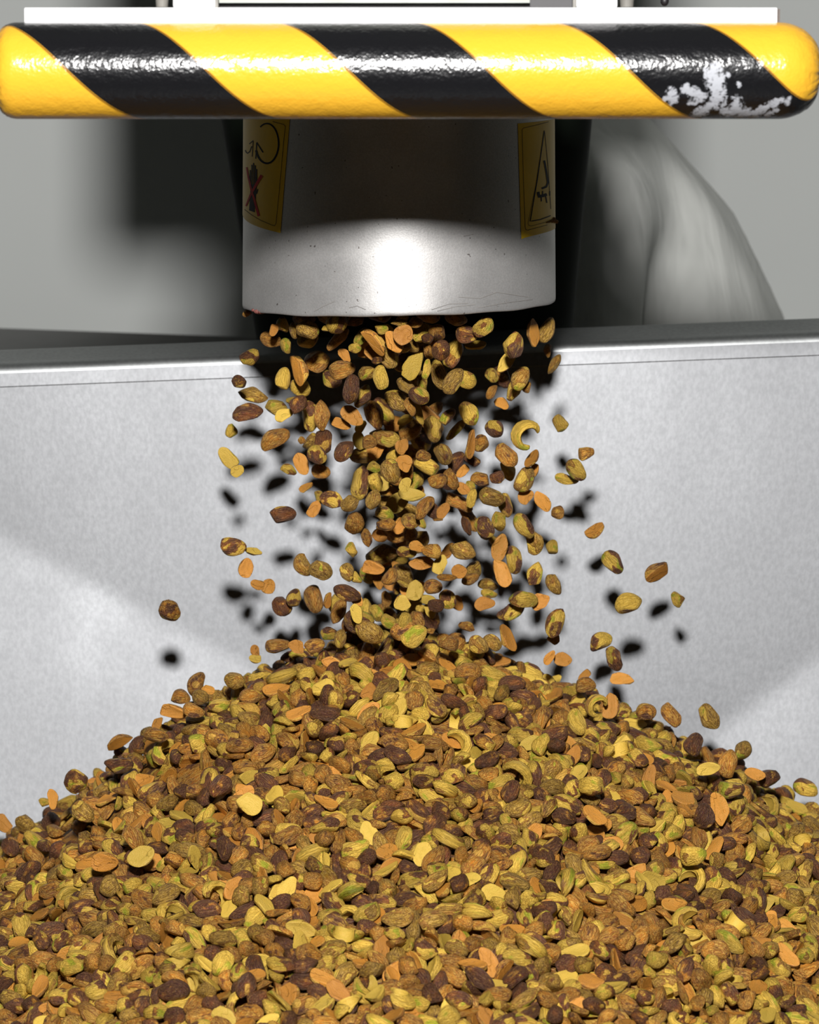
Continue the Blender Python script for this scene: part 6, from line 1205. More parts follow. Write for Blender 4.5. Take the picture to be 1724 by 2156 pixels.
14 1233 -1144 -1882 -24 -42 31; 54 1208 -966 -1826 31 -52 -36; 30 529 -572 -1405 70 -8 -15;
26 260 -207 -1196 -40 -64 -1; 27 530 -724 -1454 -18 14 7; 53 -603 -1479 -1850 -32 10 -4;
8 -1093 -1132 -1905 -31 0 46; 6 -617 -162 -1349 -12 -50 37; 32 470 -393 -1321 -14 15 -41;
29 -1167 -526 -1828 47 -69 -34; 26 965 -108 -1495 68 -12 -10; 7 596 -1692 -1902 35 32 19;
5 -393 -178 -1223 -51 -1 -14; 53 65 -1457 -1742 69 -12 -25; 55 -435 -340 -1306 -60 17 -66;
20 -724 87 -1404 17 -89 -10; 8 233 -163 -1187 -4 51 -18; 14 343 -111 -1222 39 -33 35; 27 477 -585 -1401 82 -18 -19;
40 -602 -1625 -1913 16 19 -71; 44 468 150 -1273 -31 -53 53; 36 -870 -828 -1690 2 -17 -23;
41 1084 -1225 -1866 -19 -79 3; 37 -1194 17 -1761 0 10 -28; 28 445 -1262 -1701 38 -25 -39;
41 -492 -721 -1476 -51 -64 -9; 51 351 -1387 -1732 -10 54 -32; 6 -1133 -723 -1836 -20 2 -8;
5 -963 -1172 -1860 -9 27 53; 30 -857 -246 -1506 -44 54 27; 43 94 -1198 -1596 -3 17 44; 52 -63 -206 -1161 -61 62 24;
41 -651 -1612 -1933 -19 -49 21; 40 1028 -1153 -1828 -47 62 -40; 23 -1037 -112 -1654 -48 -2 66;
53 -727 136 -1401 -47 -20 38; 31 -722 -1212 -1796 -3 73 45; 53 629 -513 -1421 -16 -18 55;
45 -22 -1717 -1872 -7 74 52; 51 1220 -1260 -1931 10 14 49; 35 -4 76 -1108 -94 0 5; 42 -443 271 -1248 29 5 -27;
49 131 -1230 -1633 -6 24 -66; 45 958 272 -1508 45 19 -32; 10 142 -1727 -1870 -69 7 1; 16 -1217 -11 -1792 -26 -54 51;
17 1014 111 -1521 -3 -20 64; 17 -444 -758 -1486 -38 58 62; 14 319 -1221 -1641 -63 -24 3; 33 738 -215 -1398 -9 16 -49;
51 -787 -455 -1533 9 48 -50; 34 928 255 -1484 -6 -25 66; 31 -348 -767 -1462 -78 -17 -12;
5 -1013 -808 -1815 31 13 -84; 49 -84 -1706 -1865 32 -45 -28; 46 962 484 -1546 -59 -20 53;
27 1198 49 -1642 -34 -51 -4; 32 148 -1193 -1619 -85 -7 10; 33 1188 178 -1634 -32 9 38; 29 1135 40 -1605 62 31 -9;
11 1304 -453 -1751 -48 -23 25; 15 634 347 -1344 -13 26 68; 52 -1033 47 -1648 44 10 -39; 51 989 -1436 -1910 44 26 54;
14 1273 -14 -1690 -15 -83 -4; 40 -19 -930 -1496 19 62 -49; 55 -974 -926 -1814 85 16 31; 43 -424 -1492 -1809 15 5 -44;
47 1088 545 -1594 -7 -40 -51; 32 1219 -426 -1689 -6 -12 -65; 54 -207 -1713 -1875 -41 -14 19;
39 566 -291 -1361 69 -45 -15; 22 883 -1616 -1927 2 10 -22; 7 1132 0 -1618 67 36 7; 8 -1099 -1076 -1899 20 3 23;
31 -877 -1136 -1835 -39 -59 -47; 43 -792 -74 -1455 35 3 -3; 44 1146 -628 -1710 24 -11 89; 16 1172 115 -1647 4 45 -38;
29 -822 483 -1565 41 -11 32; 36 -970 -206 -1585 1 31 48; 4 -1082 -963 -1862 -33 56 5; 21 -495 -201 -1276 -17 74 31;
20 458 -721 -1452 -4 -53 48; 37 33 214 -1124 -19 26 -77; 53 -869 -1328 -1884 -7 -8 26; 36 1216 89 -1649 -15 -22 48;
22 440 203 -1254 -8 -3 81; 53 625 -834 -1554 -2 -28 64; 53 18 -1615 -1832 -14 48 -59; 16 1231 178 -1665 25 -48 -37;
43 1026 -484 -1599 55 -22 -43; 50 -799 -757 -1630 15 6 82; 6 34 397 -1235 57 29 6; 19 -559 -330 -1328 -6 -14 -61;
5 1185 480 -1656 6 -74 -34; 22 1244 -695 -1765 -18 -65 20; 29 728 -54 -1379 -1 -17 40; 20 1090 -1175 -1837 54 51 58;
20 1316 -348 -1731 -84 18 -18; 54 -1070 -1158 -1929 38 -15 55; 42 800 -719 -1575 -11 -88 -16;
36 -974 519 -1631 -17 -3 -84; 39 669 262 -1357 -41 -7 6; 26 1185 -1132 -1862 -9 8 -11;
42 -542 -367 -1348 -75 -21 -12; 29 1317 -520 -1773 63 -56 -10; 52 -148 -285 -1192 -23 73 -9;
28 -1042 301 -1662 66 -26 26; 49 900 68 -1454 -9 -4 61; 55 -506 -1403 -1791 29 15 28; 43 -1145 -1111 -1952 -41 -33 3;
28 1262 -884 -1800 -6 15 -18; 37 311 -224 -1232 22 -14 13; 39 974 -1058 -1773 -39 20 1;
15 1264 -1117 -1846 -44 -72 -24; 13 -939 -1023 -1830 5 28 86; 44 -183 -944 -1507 -4 -21 88;
52 -83 -791 -1425 -84 -32 -13; 45 550 -1558 -1857 33 -46 -39; 9 -1194 335 -1786 0 -13 -89;
50 -929 -1307 -1896 38 -60 0; 51 -9 -607 -1320 2 6 -49; 36 1285 -243 -1707 22 -29 -31;
39 -940 -1330 -1913 -48 23 -18; 9 943 150 -1485 11 15 -27; 33 -1005 -571 -1721 30 -11 43;
20 -1152 -1009 -1900 0 -84 17; 43 -19 123 -1114 -23 21 21; 29 129 -935 -1502 -20 0 -51; 36 -1082 380 -1705 -15 -8 51;
40 534 -1466 -1812 -45 -15 10; 44 -463 -1136 -1662 14 19 -84; 52 -164 80 -1128 -35 1 -73;
45 -554 -91 -1291 -24 74 -32; 21 -1175 94 -1750 -47 30 -13; 24 -1227 -362 -1833 -33 19 -8;
8 -459 -161 -1248 80 -40 -5; 41 -395 -1159 -1663 57 -53 -6; 24 -1213 -431 -1841 26 4 60;
1 -1203 -772 -1885 75 -16 -5; 3 -539 -274 -1332 -45 -24 -39; 25 -676 -74 -1374 -5 -22 -25; 5 -504 389 -1297 8 -11 49;
25 1158 -411 -1651 -27 74 -29; 22 -929 -883 -1789 -54 -76 6; 53 217 -855 -1460 5 9 13; 19 -732 -1067 -1750 -52 -3 41;
24 -873 94 -1495 21 -2 -12; 29 -992 380 -1627 -12 20 -38; 35 1053 -265 -1557 37 -51 53; 34 -701 314 -1405 34 72 31;
36 1191 -1003 -1845 71 -9 8; 55 -443 -970 -1585 50 7 20; 34 436 -146 -1274 35 -73 -40;
36 -858 -1048 -1800 -17 -28 -51; 22 1297 -305 -1717 -68 3 4; 34 -1046 259 -1676 -28 -89 6; 2 929 359 -1507 18 86 5;
54 426 -63 -1236 -20 22 43; 17 314 47 -1177 43 -65 -42; 55 -877 400 -1579 -50 -13 -4; 39 -271 -222 -1201 13 12 -80;
44 -62 28 -1126 79 9 1; 48 1116 248 -1559 48 61 34; 51 848 -512 -1518 14 25 -36; 44 628 -892 -1570 -67 -44 -1;
2 1091 -855 -1735 -39 -70 -20; 51 -420 11 -1226 68 47 17; 25 1162 -1399 -1970 17 -1 -78; 24 -222 9 -1159 -15 -12 -62;
38 -558 -8 -1306 -42 -5 -52; 53 -1144 -386 -1766 -53 -6 37; 42 -498 78 -1263 -10 88 -18; 42 874 -44 -1441 11 15 32;
25 1247 -265 -1710 40 -68 -18; 5 -1141 264 -1765 53 13 -40; 25 1079 -43 -1562 -69 63 -1;
40 -841 -951 -1762 41 -3 -68; 38 872 -1135 -1764 -23 24 -27; 27 -1151 -665 -1848 -34 -83 2;
14 1081 -1120 -1816 -61 -17 18; 50 -328 -1674 -1889 23 -26 26; 7 -1310 529 -1860 89 28 9;
26 425 59 -1244 -12 -88 -10; 31 1119 -828 -1761 78 -27 -43; 0 -1308 -23 -1825 62 12 30; 26 31 -1498 -1775 7 38 51;
9 889 -490 -1518 -4 -40 45; 53 -828 -632 -1602 -38 50 57; 52 862 -392 -1495 -3 9 -39; 1 -868 -227 -1535 10 -63 -25;
2 1269 -804 -1802 -33 45 -39; 42 1183 -338 -1652 -19 -20 -70; 29 -138 244 -1141 10 -12 58;
4 843 -164 -1445 -52 -29 29; 55 -554 -1040 -1656 -17 -47 -26; 16 1035 -594 -1649 29 3 -50;
36 860 -1559 -1934 -60 0 -18; 55 171 -414 -1235 8 52 -20; 0 -1221 -283 -1822 25 -16 31; 11 -1198 -814 -1913 35 68 22;
24 888 293 -1463 -54 -34 68; 30 944 305 -1503 66 -2 1; 26 -1104 -926 -1875 19 -3 -61; 55 -452 -455 -1340 -7 91 1;
51 83 -1128 -1595 52 12 -56; 42 442 -411 -1340 18 2 81; 20 1150 -475 -1659 14 -50 -35; 36 1328 74 -1721 -37 35 -41;
10 -795 18 -1455 -14 1 -16; 28 114 -1148 -1594 -69 -53 0; 9 -636 35 -1326 -83 16 -28; 18 738 329 -1390 -22 30 -41;
52 704 -181 -1389 -10 -43 -63; 18 -1096 477 -1741 55 -40 8; 41 851 261 -1418 2 10 22; 38 -1273 -437 -1837 13 39 -53;
34 1292 131 -1702 -61 40 21; 50 312 -39 -1190 61 -55 -26; 18 -1367 511 -1891 -73 -31 12; 6 9 -1050 -1555 13 -9 45;
24 1249 -1011 -1839 24 0 -66; 33 -351 219 -1227 17 -89 -8; 15 -719 205 -1390 -32 -15 -31;
30 -1137 -626 -1834 -53 -4 -11; 9 887 -549 -1536 -15 28 -19; 52 585 -410 -1386 71 34 -5;
20 1268 -1058 -1844 42 -21 18; 19 1027 -1531 -1950 -12 -40 53; 51 335 -332 -1274 -71 50 -31;
36 -844 -1236 -1842 59 -70 -10; 50 -71 -52 -1126 -40 -60 44; 39 274 -59 -1185 32 -42 -17; 0 -658 9 -1361 -27 -16 -68;
42 1179 -108 -1640 -81 14 33; 24 288 95 -1168 -37 67 0; 27 -1066 -1227 -1936 56 61 14; 32 -749 -983 -1722 -29 29 79;
42 966 56 -1487 9 -5 -64; 24 956 -961 -1732 -23 -37 27; 40 1255 -368 -1716 27 -72 -11; 10 -450 37 -1253 19 68 54;
38 -574 40 -1307 75 49 17; 53 1237 -465 -1697 -55 -11 24; 19 952 -597 -1606 -87 17 -3; 52 -626 -893 -1603 15 12 85;
0 -1150 524 -1771 11 -31 80; 1 166 213 -1133 7 -85 38; 8 -10 563 -1290 28 -81 -19; 1 -646 -1156 -1747 2 -62 69;
26 -595 193 -1330 -82 -9 -5; 26 63 47 -1129 -88 -7 -8; 4 1323 -69 -1719 -37 68 -29; 32 945 105 -1504 55 -29 6;
52 -665 -307 -1394 79 -21 -7; 35 63 476 -1271 -86 -3 -36; 30 1038 37 -1560 -38 12 62; 22 -1103 404 -1759 7 44 41;
35 1046 -961 -1756 -43 80 -1; 42 1241 275 -1676 -23 -41 14; 1 1083 -442 -1638 54 3 -69;
50 -1117 -661 -1829 71 -49 -27; 28 -853 -195 -1503 -24 -11 73; 54 -1145 -969 -1903 -64 -8 -31;
24 171 124 -1136 12 -10 49; 37 654 -298 -1384 -4 -5 -70; 21 -217 136 -1151 -21 49 -46; 50 937 -365 -1526 -2 18 9;
52 939 -1212 -1817 36 48 24; 34 -923 -110 -1564 5 92 -12; 18 -533 -125 -1301 -39 37 -55; 20 337 102 -1198 -7 26 12;
47 1235 -740 -1793 27 53 9; 0 687 163 -1368 -18 75 -21; 29 1152 -718 -1747 -8 15 -86; 53 -1035 -858 -1826 -64 -66 2;
54 345 -1161 -1635 -56 -5 25; 29 161 -365 -1235 35 30 65; 11 -309 324 -1206 -7 16 52; 43 875 -1041 -1729 24 2 60;
34 540 344 -1314 14 -2 19; 44 1012 40 -1532 -61 72 6; 31 924 400 -1518 58 16 -36; 42 1045 232 -1552 13 -4 -56;
12 1061 314 -1574 -40 61 -34; 28 1187 -781 -1769 -43 -45 27; 37 983 -198 -1528 34 -86 2;
39 612 -203 -1367 23 -15 -62; 25 1204 272 -1663 25 -40 -47; 9 -186 357 -1238 -18 -4 19; 8 -844 -853 -1718 -8 -14 65;
44 1068 175 -1549 15 -16 3; 5 491 321 -1298 -6 3 -69; 52 543 -439 -1382 77 -32 -31; 37 1187 -432 -1674 17 -17 -51;
30 -1281 -143 -1840 24 -54 -49; 12 1228 548 -1706 23 21 -79; 55 526 -128 -1305 -8 24 -43; 45 499 204 -1292 84 -1 11;
8 -904 230 -1526 84 24 -16; 40 -762 133 -1420 59 -69 12; 15 -1163 391 -1786 18 25 34; 1 639 206 -1349 -20 59 -6;
3 -1019 389 -1650 -35 25 -35; 54 1018 -125 -1552 1 46 12; 43 1190 -636 -1746 22 72 -22; 9 1130 368 -1589 38 -27 -31;
29 72 115 -1123 59 -63 14; 6 -770 240 -1435 7 -26 -34; 34 594 284 -1347 -62 -56 -32; 38 -1186 -926 -1907 55 54 -15;
44 663 -125 -1363 47 58 17; 7 -1165 -254 -1789 7 23 -56; 3 352 36 -1219 -11 -52 -40; 27 -1170 175 -1783 -47 48 62;
25 1048 -316 -1573 38 18 8; 50 -11 -1395 -1725 -82 13 -41; 29 -409 340 -1269 -46 63 8; 21 -136 128 -1136 -17 83 -8;
24 386 558 -1354 4 -13 -53; 55 688 -316 -1411 33 61 55; 40 731 -1327 -1785 3 19 -36; 45 -435 -107 -1239 -4 69 -16;
21 -242 -124 -1180 1 67 -44; 53 788 -354 -1450 38 7 -79; 8 -803 71 -1432 4 14 -69; 2 -113 -25 -1136 -26 0 -33;
15 -220 239 -1170 11 11 -32; 38 -283 147 -1185 63 13 22; 27 844 13 -1423 5 -69 21; 7 1024 441 -1572 -40 -60 -8;
21 -22 -772 -1418 53 -44 10; 54 -1130 30 -1727 50 30 65; 10 322 148 -1197 -22 7 14; 52 -205 -797 -1440 92 -1 -3;
20 1374 -27 -1696 -25 -12 -33; 39 -593 227 -1327 46 -16 17; 2 -1262 -253 -1858 22 41 43; 26 -15 522 -1271 46 0 -6;
12 -355 567 -1341 -46 -19 -21; 37 -510 18 -1274 44 67 -2; 54 -1230 -195 -1833 -34 41 -10;
40 -586 -855 -1583 -4 -38 73; 35 705 -138 -1401 -19 29 -40; 14 -1031 -967 -1860 6 -54 -32;
0 1169 -227 -1655 -74 11 37; 20 -1051 362 -1674 19 -15 -27; 40 872 165 -1449 74 20 -32; 44 1269 -430 -1723 -27 72 29;
32 -1228 -730 -1886 66 22 -11; 54 1052 -1186 -1833 -37 -34 36; 53 524 -196 -1324 -34 22 71;
15 1118 -140 -1615 -19 39 -63; 0 1077 -992 -1792 -72 27 22; 41 1237 58 -1687 41 -39 0; 43 785 6 -1399 15 -5 -30;
34 549 9 -1321 36 17 -81; 44 361 -746 -1441 -80 20 30; 31 -134 535 -1279 10 -50 45; 21 944 -176 -1510 41 20 13;
44 1179 449 -1671 41 59 -41; 7 -1203 -1028 -1915 -2 -62 54; 52 -1153 -813 -1882 -16 81 7; 26 -166 460 -1221 -13 6 18;
47 1369 -970 -1875 -54 0 50; 21 -1277 -906 -1920 -58 -29 -17; 39 -1319 448 -1877 1 84 -12;
45 -1197 385 -1815 16 49 54; 7 -19 -1813 -1904 17 23 18; 7 -1405 159 -1922 78 4 1; 17 -151 414 -1190 34 -29 -37;
36 -1374 539 -1929 10 -20 3; 10 -1071 -1804 -2113 -15 -64 -43; 34 1279 -1627 -2063 -29 -6 -72;
36 -390 -1865 -1951 51 17 44; 20 1256 409 -1700 -8 -21 19; 3 -631 -1874 -1970 53 14 1; 0 574 -1839 -1968 12 -34 30;
20 -1268 -644 -1849 0 67 -50; 8 -105 -1868 -1894 15 -5 -6; 44 121 289 -1162 81 -26 -15;
12 -1133 -1724 -2112 -40 -13 33; 38 -1014 -1699 -2060 30 21 80; 41 -979 -1532 -1979 -10 -62 -24;
48 -1438 -374 -1945 79 4 23; 17 1213 414 -1676 -51 22 -56; 14 1357 -841 -1842 0 73 -21; 0 1109 322 -1594 1 42 43;
34 -1441 29 -1929 -55 74 11; 14 886 -1682 -1945 -59 -58 18; 27 1318 364 -1730 3 37 -54; 24 -374 -1733 -1896 -47 2 38;
17 525 -1808 -1927 42 -5 -3; 5 1390 -180 -1742 -29 -4 5; 4 421 364 -1268 20 -34 47; 21 -740 -1719 -1958 -10 -14 -11;
14 -841 -1663 -1980 7 -46 -66; 4 703 -1739 -1942 -34 -10 66; 6 -58 244 -1140 26 -5 -46; 6 -688 373 -1405 3 -36 -1;
19 -508 415 -1328 -83 0 -16; 9 67 -1802 -1898 -9 31 65; 6 -1274 194 -1833 0 2 -11; 45 -1286 -1288 -2036 -25 1 6;
49 1057 -1634 -1986 75 -40 15; 3 -343 273 -1219 -27 45 -62; 23 -1404 -82 -1929 4 -26 73;
20 -1251 -612 -1881 -1 -59 70; 41 -1223 -1238 -1992 -66 -6 24; 19 -712 -1855 -2001 5 5 83;
26 -194 -1798 -1894 -46 -74 -23; 23 1240 -1672 -2068 36 -31 -31; 36 -1481 -61 -1950 -2 17 66;
16 -934 -1614 -1994 42 -80 0; 23 1316 -769 -1801 -48 -43 -45; 1 1364 -457 -1732 -8 -17 75;
39 -1345 267 -1890 -23 -4 -2; 31 -1260 -1275 -2007 -55 37 -12; 41 213 182 -1153 -60 9 25;
21 -263 355 -1213 -49 -4 29; 43 -1305 -69 -1821 15 -73 -36; 14 -935 -1787 -2068 19 -44 80;
13 -1281 -397 -1848 -34 -69 13; 4 1202 -1568 -2018 -27 -18 62; 45 -890 -1712 -2011 -46 -65 -18;
12 -1077 -1683 -2059 -24 -26 40; 23 583 337 -1338 57 19 52; 5 -1287 479 -1842 5 82 -31; 36 -1476 53 -1967 -16 -59 54;
9 1448 409 -1810 -16 25 17; 12 -1368 -145 -1900 -80 -10 38; 23 358 298 -1240 -45 -26 15;
11 -1263 -697 -1859 39 -50 -45; 18 -553 379 -1322 78 33 27; 26 -1268 -1468 -2075 -80 18 -33;
41 687 -1828 -1964 -26 -64 -39; 22 -1472 -279 -1956 -74 -13 3; 18 -1365 -8 -1909 -5 -30 -85;
30 1470 551 -1840 -35 -22 5; 2 221 394 -1219 15 -80 -4; 41 -896 -1651 -1998 -63 -59 -36;
29 -1194 -1648 -2113 -3 2 57; 27 -1228 184 -1790 -87 9 -21; 5 735 -1844 -2004 -22 5 52; 51 -1154 232 -1744 -10 17 4;
14 -853 -1838 -2061 -8 -76 -8; 18 1313 -976 -1857 -28 3 56; 1 1270 329 -1682 5 16 5; 16 778 217 -1389 12 6 8;
8 1302 -1142 -1893 15 7 -11; 22 1163 -1876 -2093 7 -38 84; 35 -1386 111 -1914 91 18 5; 46 -1268 -812 -1904 52 -4 -26;
31 -585 -1748 -1946 10 78 -6; 12 -1259 235 -1847 73 -32 -40; 20 1360 328 -1749 1 -30 -72;
29 -1302 -573 -1873 -2 1 19; 37 620 -1827 -1943 -30 -63 17; 3 -570 -1842 -1989 23 22 49;
45 -1449 -208 -1955 -22 -61 -57; 9 1348 -940 -1841 -9 53 56; 37 -1338 -28 -1875 58 27 8; 39 125 540 -1270 22 4 -74;
18 -1245 41 -1822 -9 -10 72; 7 -145 -1773 -1888 25 -24 1; 37 34 555 -1272 25 2 56; 55 -1319 -1420 -2089 30 -1 -18;
18 914 -1761 -1995 58 -19 -3; 17 595 395 -1360 18 -60 -24; 5 945 -1876 -2024 9 -77 -15; 4 -1028 -1872 -2109 8 -8 15;
0 -1175 487 -1798 -14 -37 -57; 17 1365 261 -1748 0 2 -25; 9 -1353 334 -1898 -8 -38 -73; 1 -1275 -951 -1947 26 -76 35;
47 864 -1849 -2018 -37 -2 -40; 8 -1204 282 -1803 9 -2 -25; 55 -1381 -112 -1912 26 -18 57;
2 -504 -1785 -1929 32 84 18; 48 1472 23 -1781 27 8 5; 7 1494 -570 -1857 -53 -40 -21; 31 -1336 -339 -1871 20 91 2;
33 150 441 -1234 18 26 -84; 9 1346 -402 -1755 16 56 42; 46 1486 -745 -1871 -29 40 -48;
22 1155 -1785 -2093 46 -18 -44; 17 -1403 -693 -1974 -30 -52 37; 13 -1214 494 -1838 -63 23 25;
17 -1183 213 -1773 69 -17 28; 33 -85 283 -1140 -48 48 -35; 3 -1382 101 -1880 -8 7 87; 36 1348 -271 -1736 57 57 18;
10 -1446 125 -1943 40 -39 23; 9 -1394 -7 -1851 -19 -42 44; 43 292 -1821 -1896 46 -18 27; 1 1402 206 -1749 33 20 61;
24 -604 -1731 -1917 31 -11 -75; 25 -1318 -111 -1845 9 57 71; 9 713 -1693 -1927 53 10 -47;
15 -1111 -1644 -2066 11 21 5; 17 1159 -1552 -1999 -13 41 69; 32 -686 -1876 -2033 1 -45 -77;
28 894 -1796 -2010 34 53 36; 15 12 390 -1188 -49 55 -37; 9 -1050 530 -1715 -22 37 -41; 35 -643 559 -1449 8 -72 18;
48 -1338 136 -1857 18 -40 -7; 10 -1325 183 -1859 42 70 -41; 18 -1390 163 -1879 -72 52 13;
26 1439 371 -1790 38 -18 39; 9 978 -1781 -2021 31 10 8; 46 -937 533 -1605 50 -35 -36; 21 -468 353 -1285 10 -29 89;
11 1106 -1796 -2080 70 51 -23; 1 -1416 -21 -1929 8 30 35; 6 1292 430 -1724 15 -25 -51; 17 -1191 -1202 -1956 5 -50 46;
13 -1487 -138 -1948 51 60 -25; 47 -1116 -1829 -2150 -51 47 27; 18 -1019 -1791 -2097 -12 18 6;
33 1066 534 -1620 3 -3 52; 39 1262 -1177 -1879 31 -63 -53; 37 -144 -1864 -1921 -47 -68 27;
31 1298 -810 -1761 -67 -45 33; 34 1185 -1827 -2115 48 -40 -47; 10 427 -1849 -1950 -44 -6 23;
44 -1066 -1478 -1998 -46 59 -2; 8 -1014 -1627 -2018 6 -51 -50; 44 371 -1810 -1908 -86 -7 7;
23 -645 -1856 -2010 11 21 -10; 8 -1409 -176 -1932 41 -35 41; 28 -1291 311 -1865 11 -14 -65;
0 -1144 460 -1771 14 -32 36; 32 1495 114 -1798 -19 15 -87; 5 -1405 55 -1878 24 57 -42; 31 1377 530 -1780 26 -69 5;
6 -890 -1765 -2038 -5 12 18; 10 -1340 -80 -1893 -41 -42 6; 4 -1463 367 -1970 10 0 41; 18 -1280 -518 -1857 3 -22 78;
2 -1302 -742 -1900 70 -57 16; 37 1186 360 -1653 -7 -18 -41; 23 951 -1613 -1937 -4 -11 46;
31 1290 -82 -1692 18 -2 -46; 37 -1256 397 -1849 -34 64 -11; 4 1304 -950 -1816 24 -14 -52;
24 -1070 -1623 -2042 7 -9 -35; 23 -658 501 -1414 -8 -1 48; 15 -997 -1665 -2042 23 -57 -34;
10 -950 -1868 -2079 -18 74 -18; 13 -1087 -1854 -2105 -4 -36 42; 13 1310 318 -1718 -24 3 -57;
13 -1020 546 -1676 -12 29 -6; 42 -1288 110 -1859 3 13 18; 24 -191 -1844 -1929 -38 8 -40;
31 -1209 -325 -1811 -18 35 70; 10 919 -1700 -1979 36 77 -12; 9 488 -1743 -1905 88 -13 26; 7 697 -1872 -1970 9 -10 7;
46 -691 -1822 -1973 5 46 4; 1 -214 315 -1181 -54 -74 15; 10 -799 -1632 -1953 -46 33 -40;
24 1442 -190 -1760 -16 -8 -30; 28 1382 -672 -1814 12 -7 -9; 31 -889 -1587 -1969 25 14 30;
33 -1314 -599 -1905 -1 23 -12; 20 472 -1867 -1951 27 14 22; 39 673 211 -1361 9 -16 32; 48 -1362 -921 -1986 62 50 -13;
18 -1228 353 -1836 5 84 -24; 13 1284 -1829 -2144 -54 -31 6; 8 545 -1876 -1980 37 -46 29;
16 -1371 -820 -1961 73 -49 17; 7 1293 -1876 -2176 -27 -25 -67; 30 -1239 379 -1811 16 75 28;
5 -1298 -864 -1922 10 -1 4; 22 -702 493 -1453 -13 -5 3; 13 -1304 -287 -1852 55 46 18; 31 1379 -400 -1771 -20 -16 6;
14 -951 -1681 -2022 20 -17 -64; 17 725 232 -1375 -45 64 -39; 40 943 -1677 -1956 -18 -81 -3;
30 1373 -230 -1743 -35 -66 -7; 26 -542 -1775 -1946 -17 0 -77; 9 -1314 20 -1852 69 4 15;
13 1245 -1316 -1935 77 45 -20; 11 -1485 252 -1944 20 -28 31; 8 -1133 -1779 -2117 -33 17 9;
5 -1258 512 -1867 -48 -23 -48; 14 1127 -1636 -2019 -73 35 -16; 23 -467 463 -1330 -16 30 -86;
0 -1012 -1500 -1977 -24 30 -83; 45 1219 -1759 -2103 -15 -15 -69; 1 1453 92 -1775 4 1 -11;
14 1151 521 -1643 21 -87 14; 0 182 569 -1291 -29 11 21; 35 -1418 -461 -1946 -56 48 -13; 20 1409 -12 -1757 -7 9 -35;
1 253 -1841 -1916 9 3 -28; 12 -1499 2 -1954 75 45 -23; 9 -475 -1849 -1934 59 -29 3; 40 -321 223 -1197 -48 -60 -3;
45 -1179 430 -1808 -2 17 -53; 12 555 420 -1350 -24 -29 -17; 40 -464 -1872 -1960 58 47 0; 40 -1116 555 -1776 49 7 -14;
23 -1473 -424 -1965 24 88 1; 10 1071 -1873 -2096 10 -46 47; 27 17 -1816 -1882 -79 -17 6; 9 -757 -1769 -1994 36 9 28;
1 -797 -1837 -2038 16 21 -71; 8 1346 211 -1727 60 -60 20; 15 -1351 -160 -1851 3 41 -36; 0 -654 -1737 -1935 73 47 15;
45 -1252 -795 -1871 -10 16 -45; 45 14 -1870 -1905 -87 27 8; 29 1490 523 -1850 -77 -23 31; 23 -224 451 -1232 55 29 59;
8 1300 -1560 -2053 20 76 18; 42 1227 -1841 -2138 51 35 -32; 3 678 -1788 -1964 -56 35 57;
14 -1251 305 -1843 84 25 -30; 34 674 -1712 -1905 4 16 65; 23 -1235 -938 -1913 49 -44 42; 4 1323 -839 -1793 6 71 56;
21 175 335 -1194 -20 -34 80; 48 486 545 -1344 34 -43 -30; 23 85 558 -1277 -38 -29 15; 26 -1218 -986 -1900 38 -84 17;
43 -1138 -1679 -2088 33 3 -87; 22 734 -1806 -1969 16 -17 9; 26 -1340 61 -1862 -4 89 -16;
22 -1034 -1747 -2080 -39 21 18; 53 -265 -1879 -1937 51 51 -48; 3 1334 -1256 -1951 -5 -64 30;
13 -1082 539 -1749 31 -20 -40; 18 1325 -722 -1796 -83 5 -8; 17 351 566 -1319 7 82 4; 7 -1160 -1819 -2147 59 -46 -37;
1 306 -1855 -1914 -41 -60 54; 41 -1181 -1767 -2147 -16 24 6; 12 -1429 8 -1891 -23 -14 4;
45 -1372 466 -1903 10 -33 -79; 27 -541 -1712 -1905 59 29 1; 20 836 -1674 -1928 59 71 -9; 33 -1310 -76 -1857 7 21 -4;
12 1375 420 -1773 -37 -4 -9; 33 1382 -379 -1744 52 42 -9; 13 -1111 -1577 -2025 0 48 -56;
53 801 -1652 -1922 57 -57 -46; 55 368 -1767 -1895 -65 -56 -9; 16 -1322 -202 -1863 6 1 10;
18 -265 424 -1236 -45 -68 0; 24 1422 -630 -1815 -19 10 -10; 3 435 -1773 -1910 46 69 -2; 47 612 -1876 -1995 3 -71 -14;
3 -1226 223 -1817 -51 -58 17; 20 -1226 544 -1853 81 12 -42; 15 -548 -1866 -1947 41 -72 6; 16 1319 546 -1764 88 15 -1;
3 -1335 -194 -1818 87 16 19; 24 1220 -1488 -1990 -10 53 -22; 42 -1183 -1541 -2063 -5 6 48;
26 -322 398 -1243 74 -9 -8; 5 -1210 448 -1832 68 21 -14; 5 646 -1734 -1928 -9 11 4; 8 996 -1843 -2063 19 -52 -50;
3 -878 -1635 -1948 -51 52 -14; 5 74 -1870 -1912 -59 -38 -12; 14 584 -1867 -1935 2 73 47; 46 -586 541 -1409 17 69 -52;
29 269 409 -1248 -5 -29 57; 23 -466 -1770 -1896 -68 41 -6; 44 -1298 -162 -1872 -9 25 -75
'''
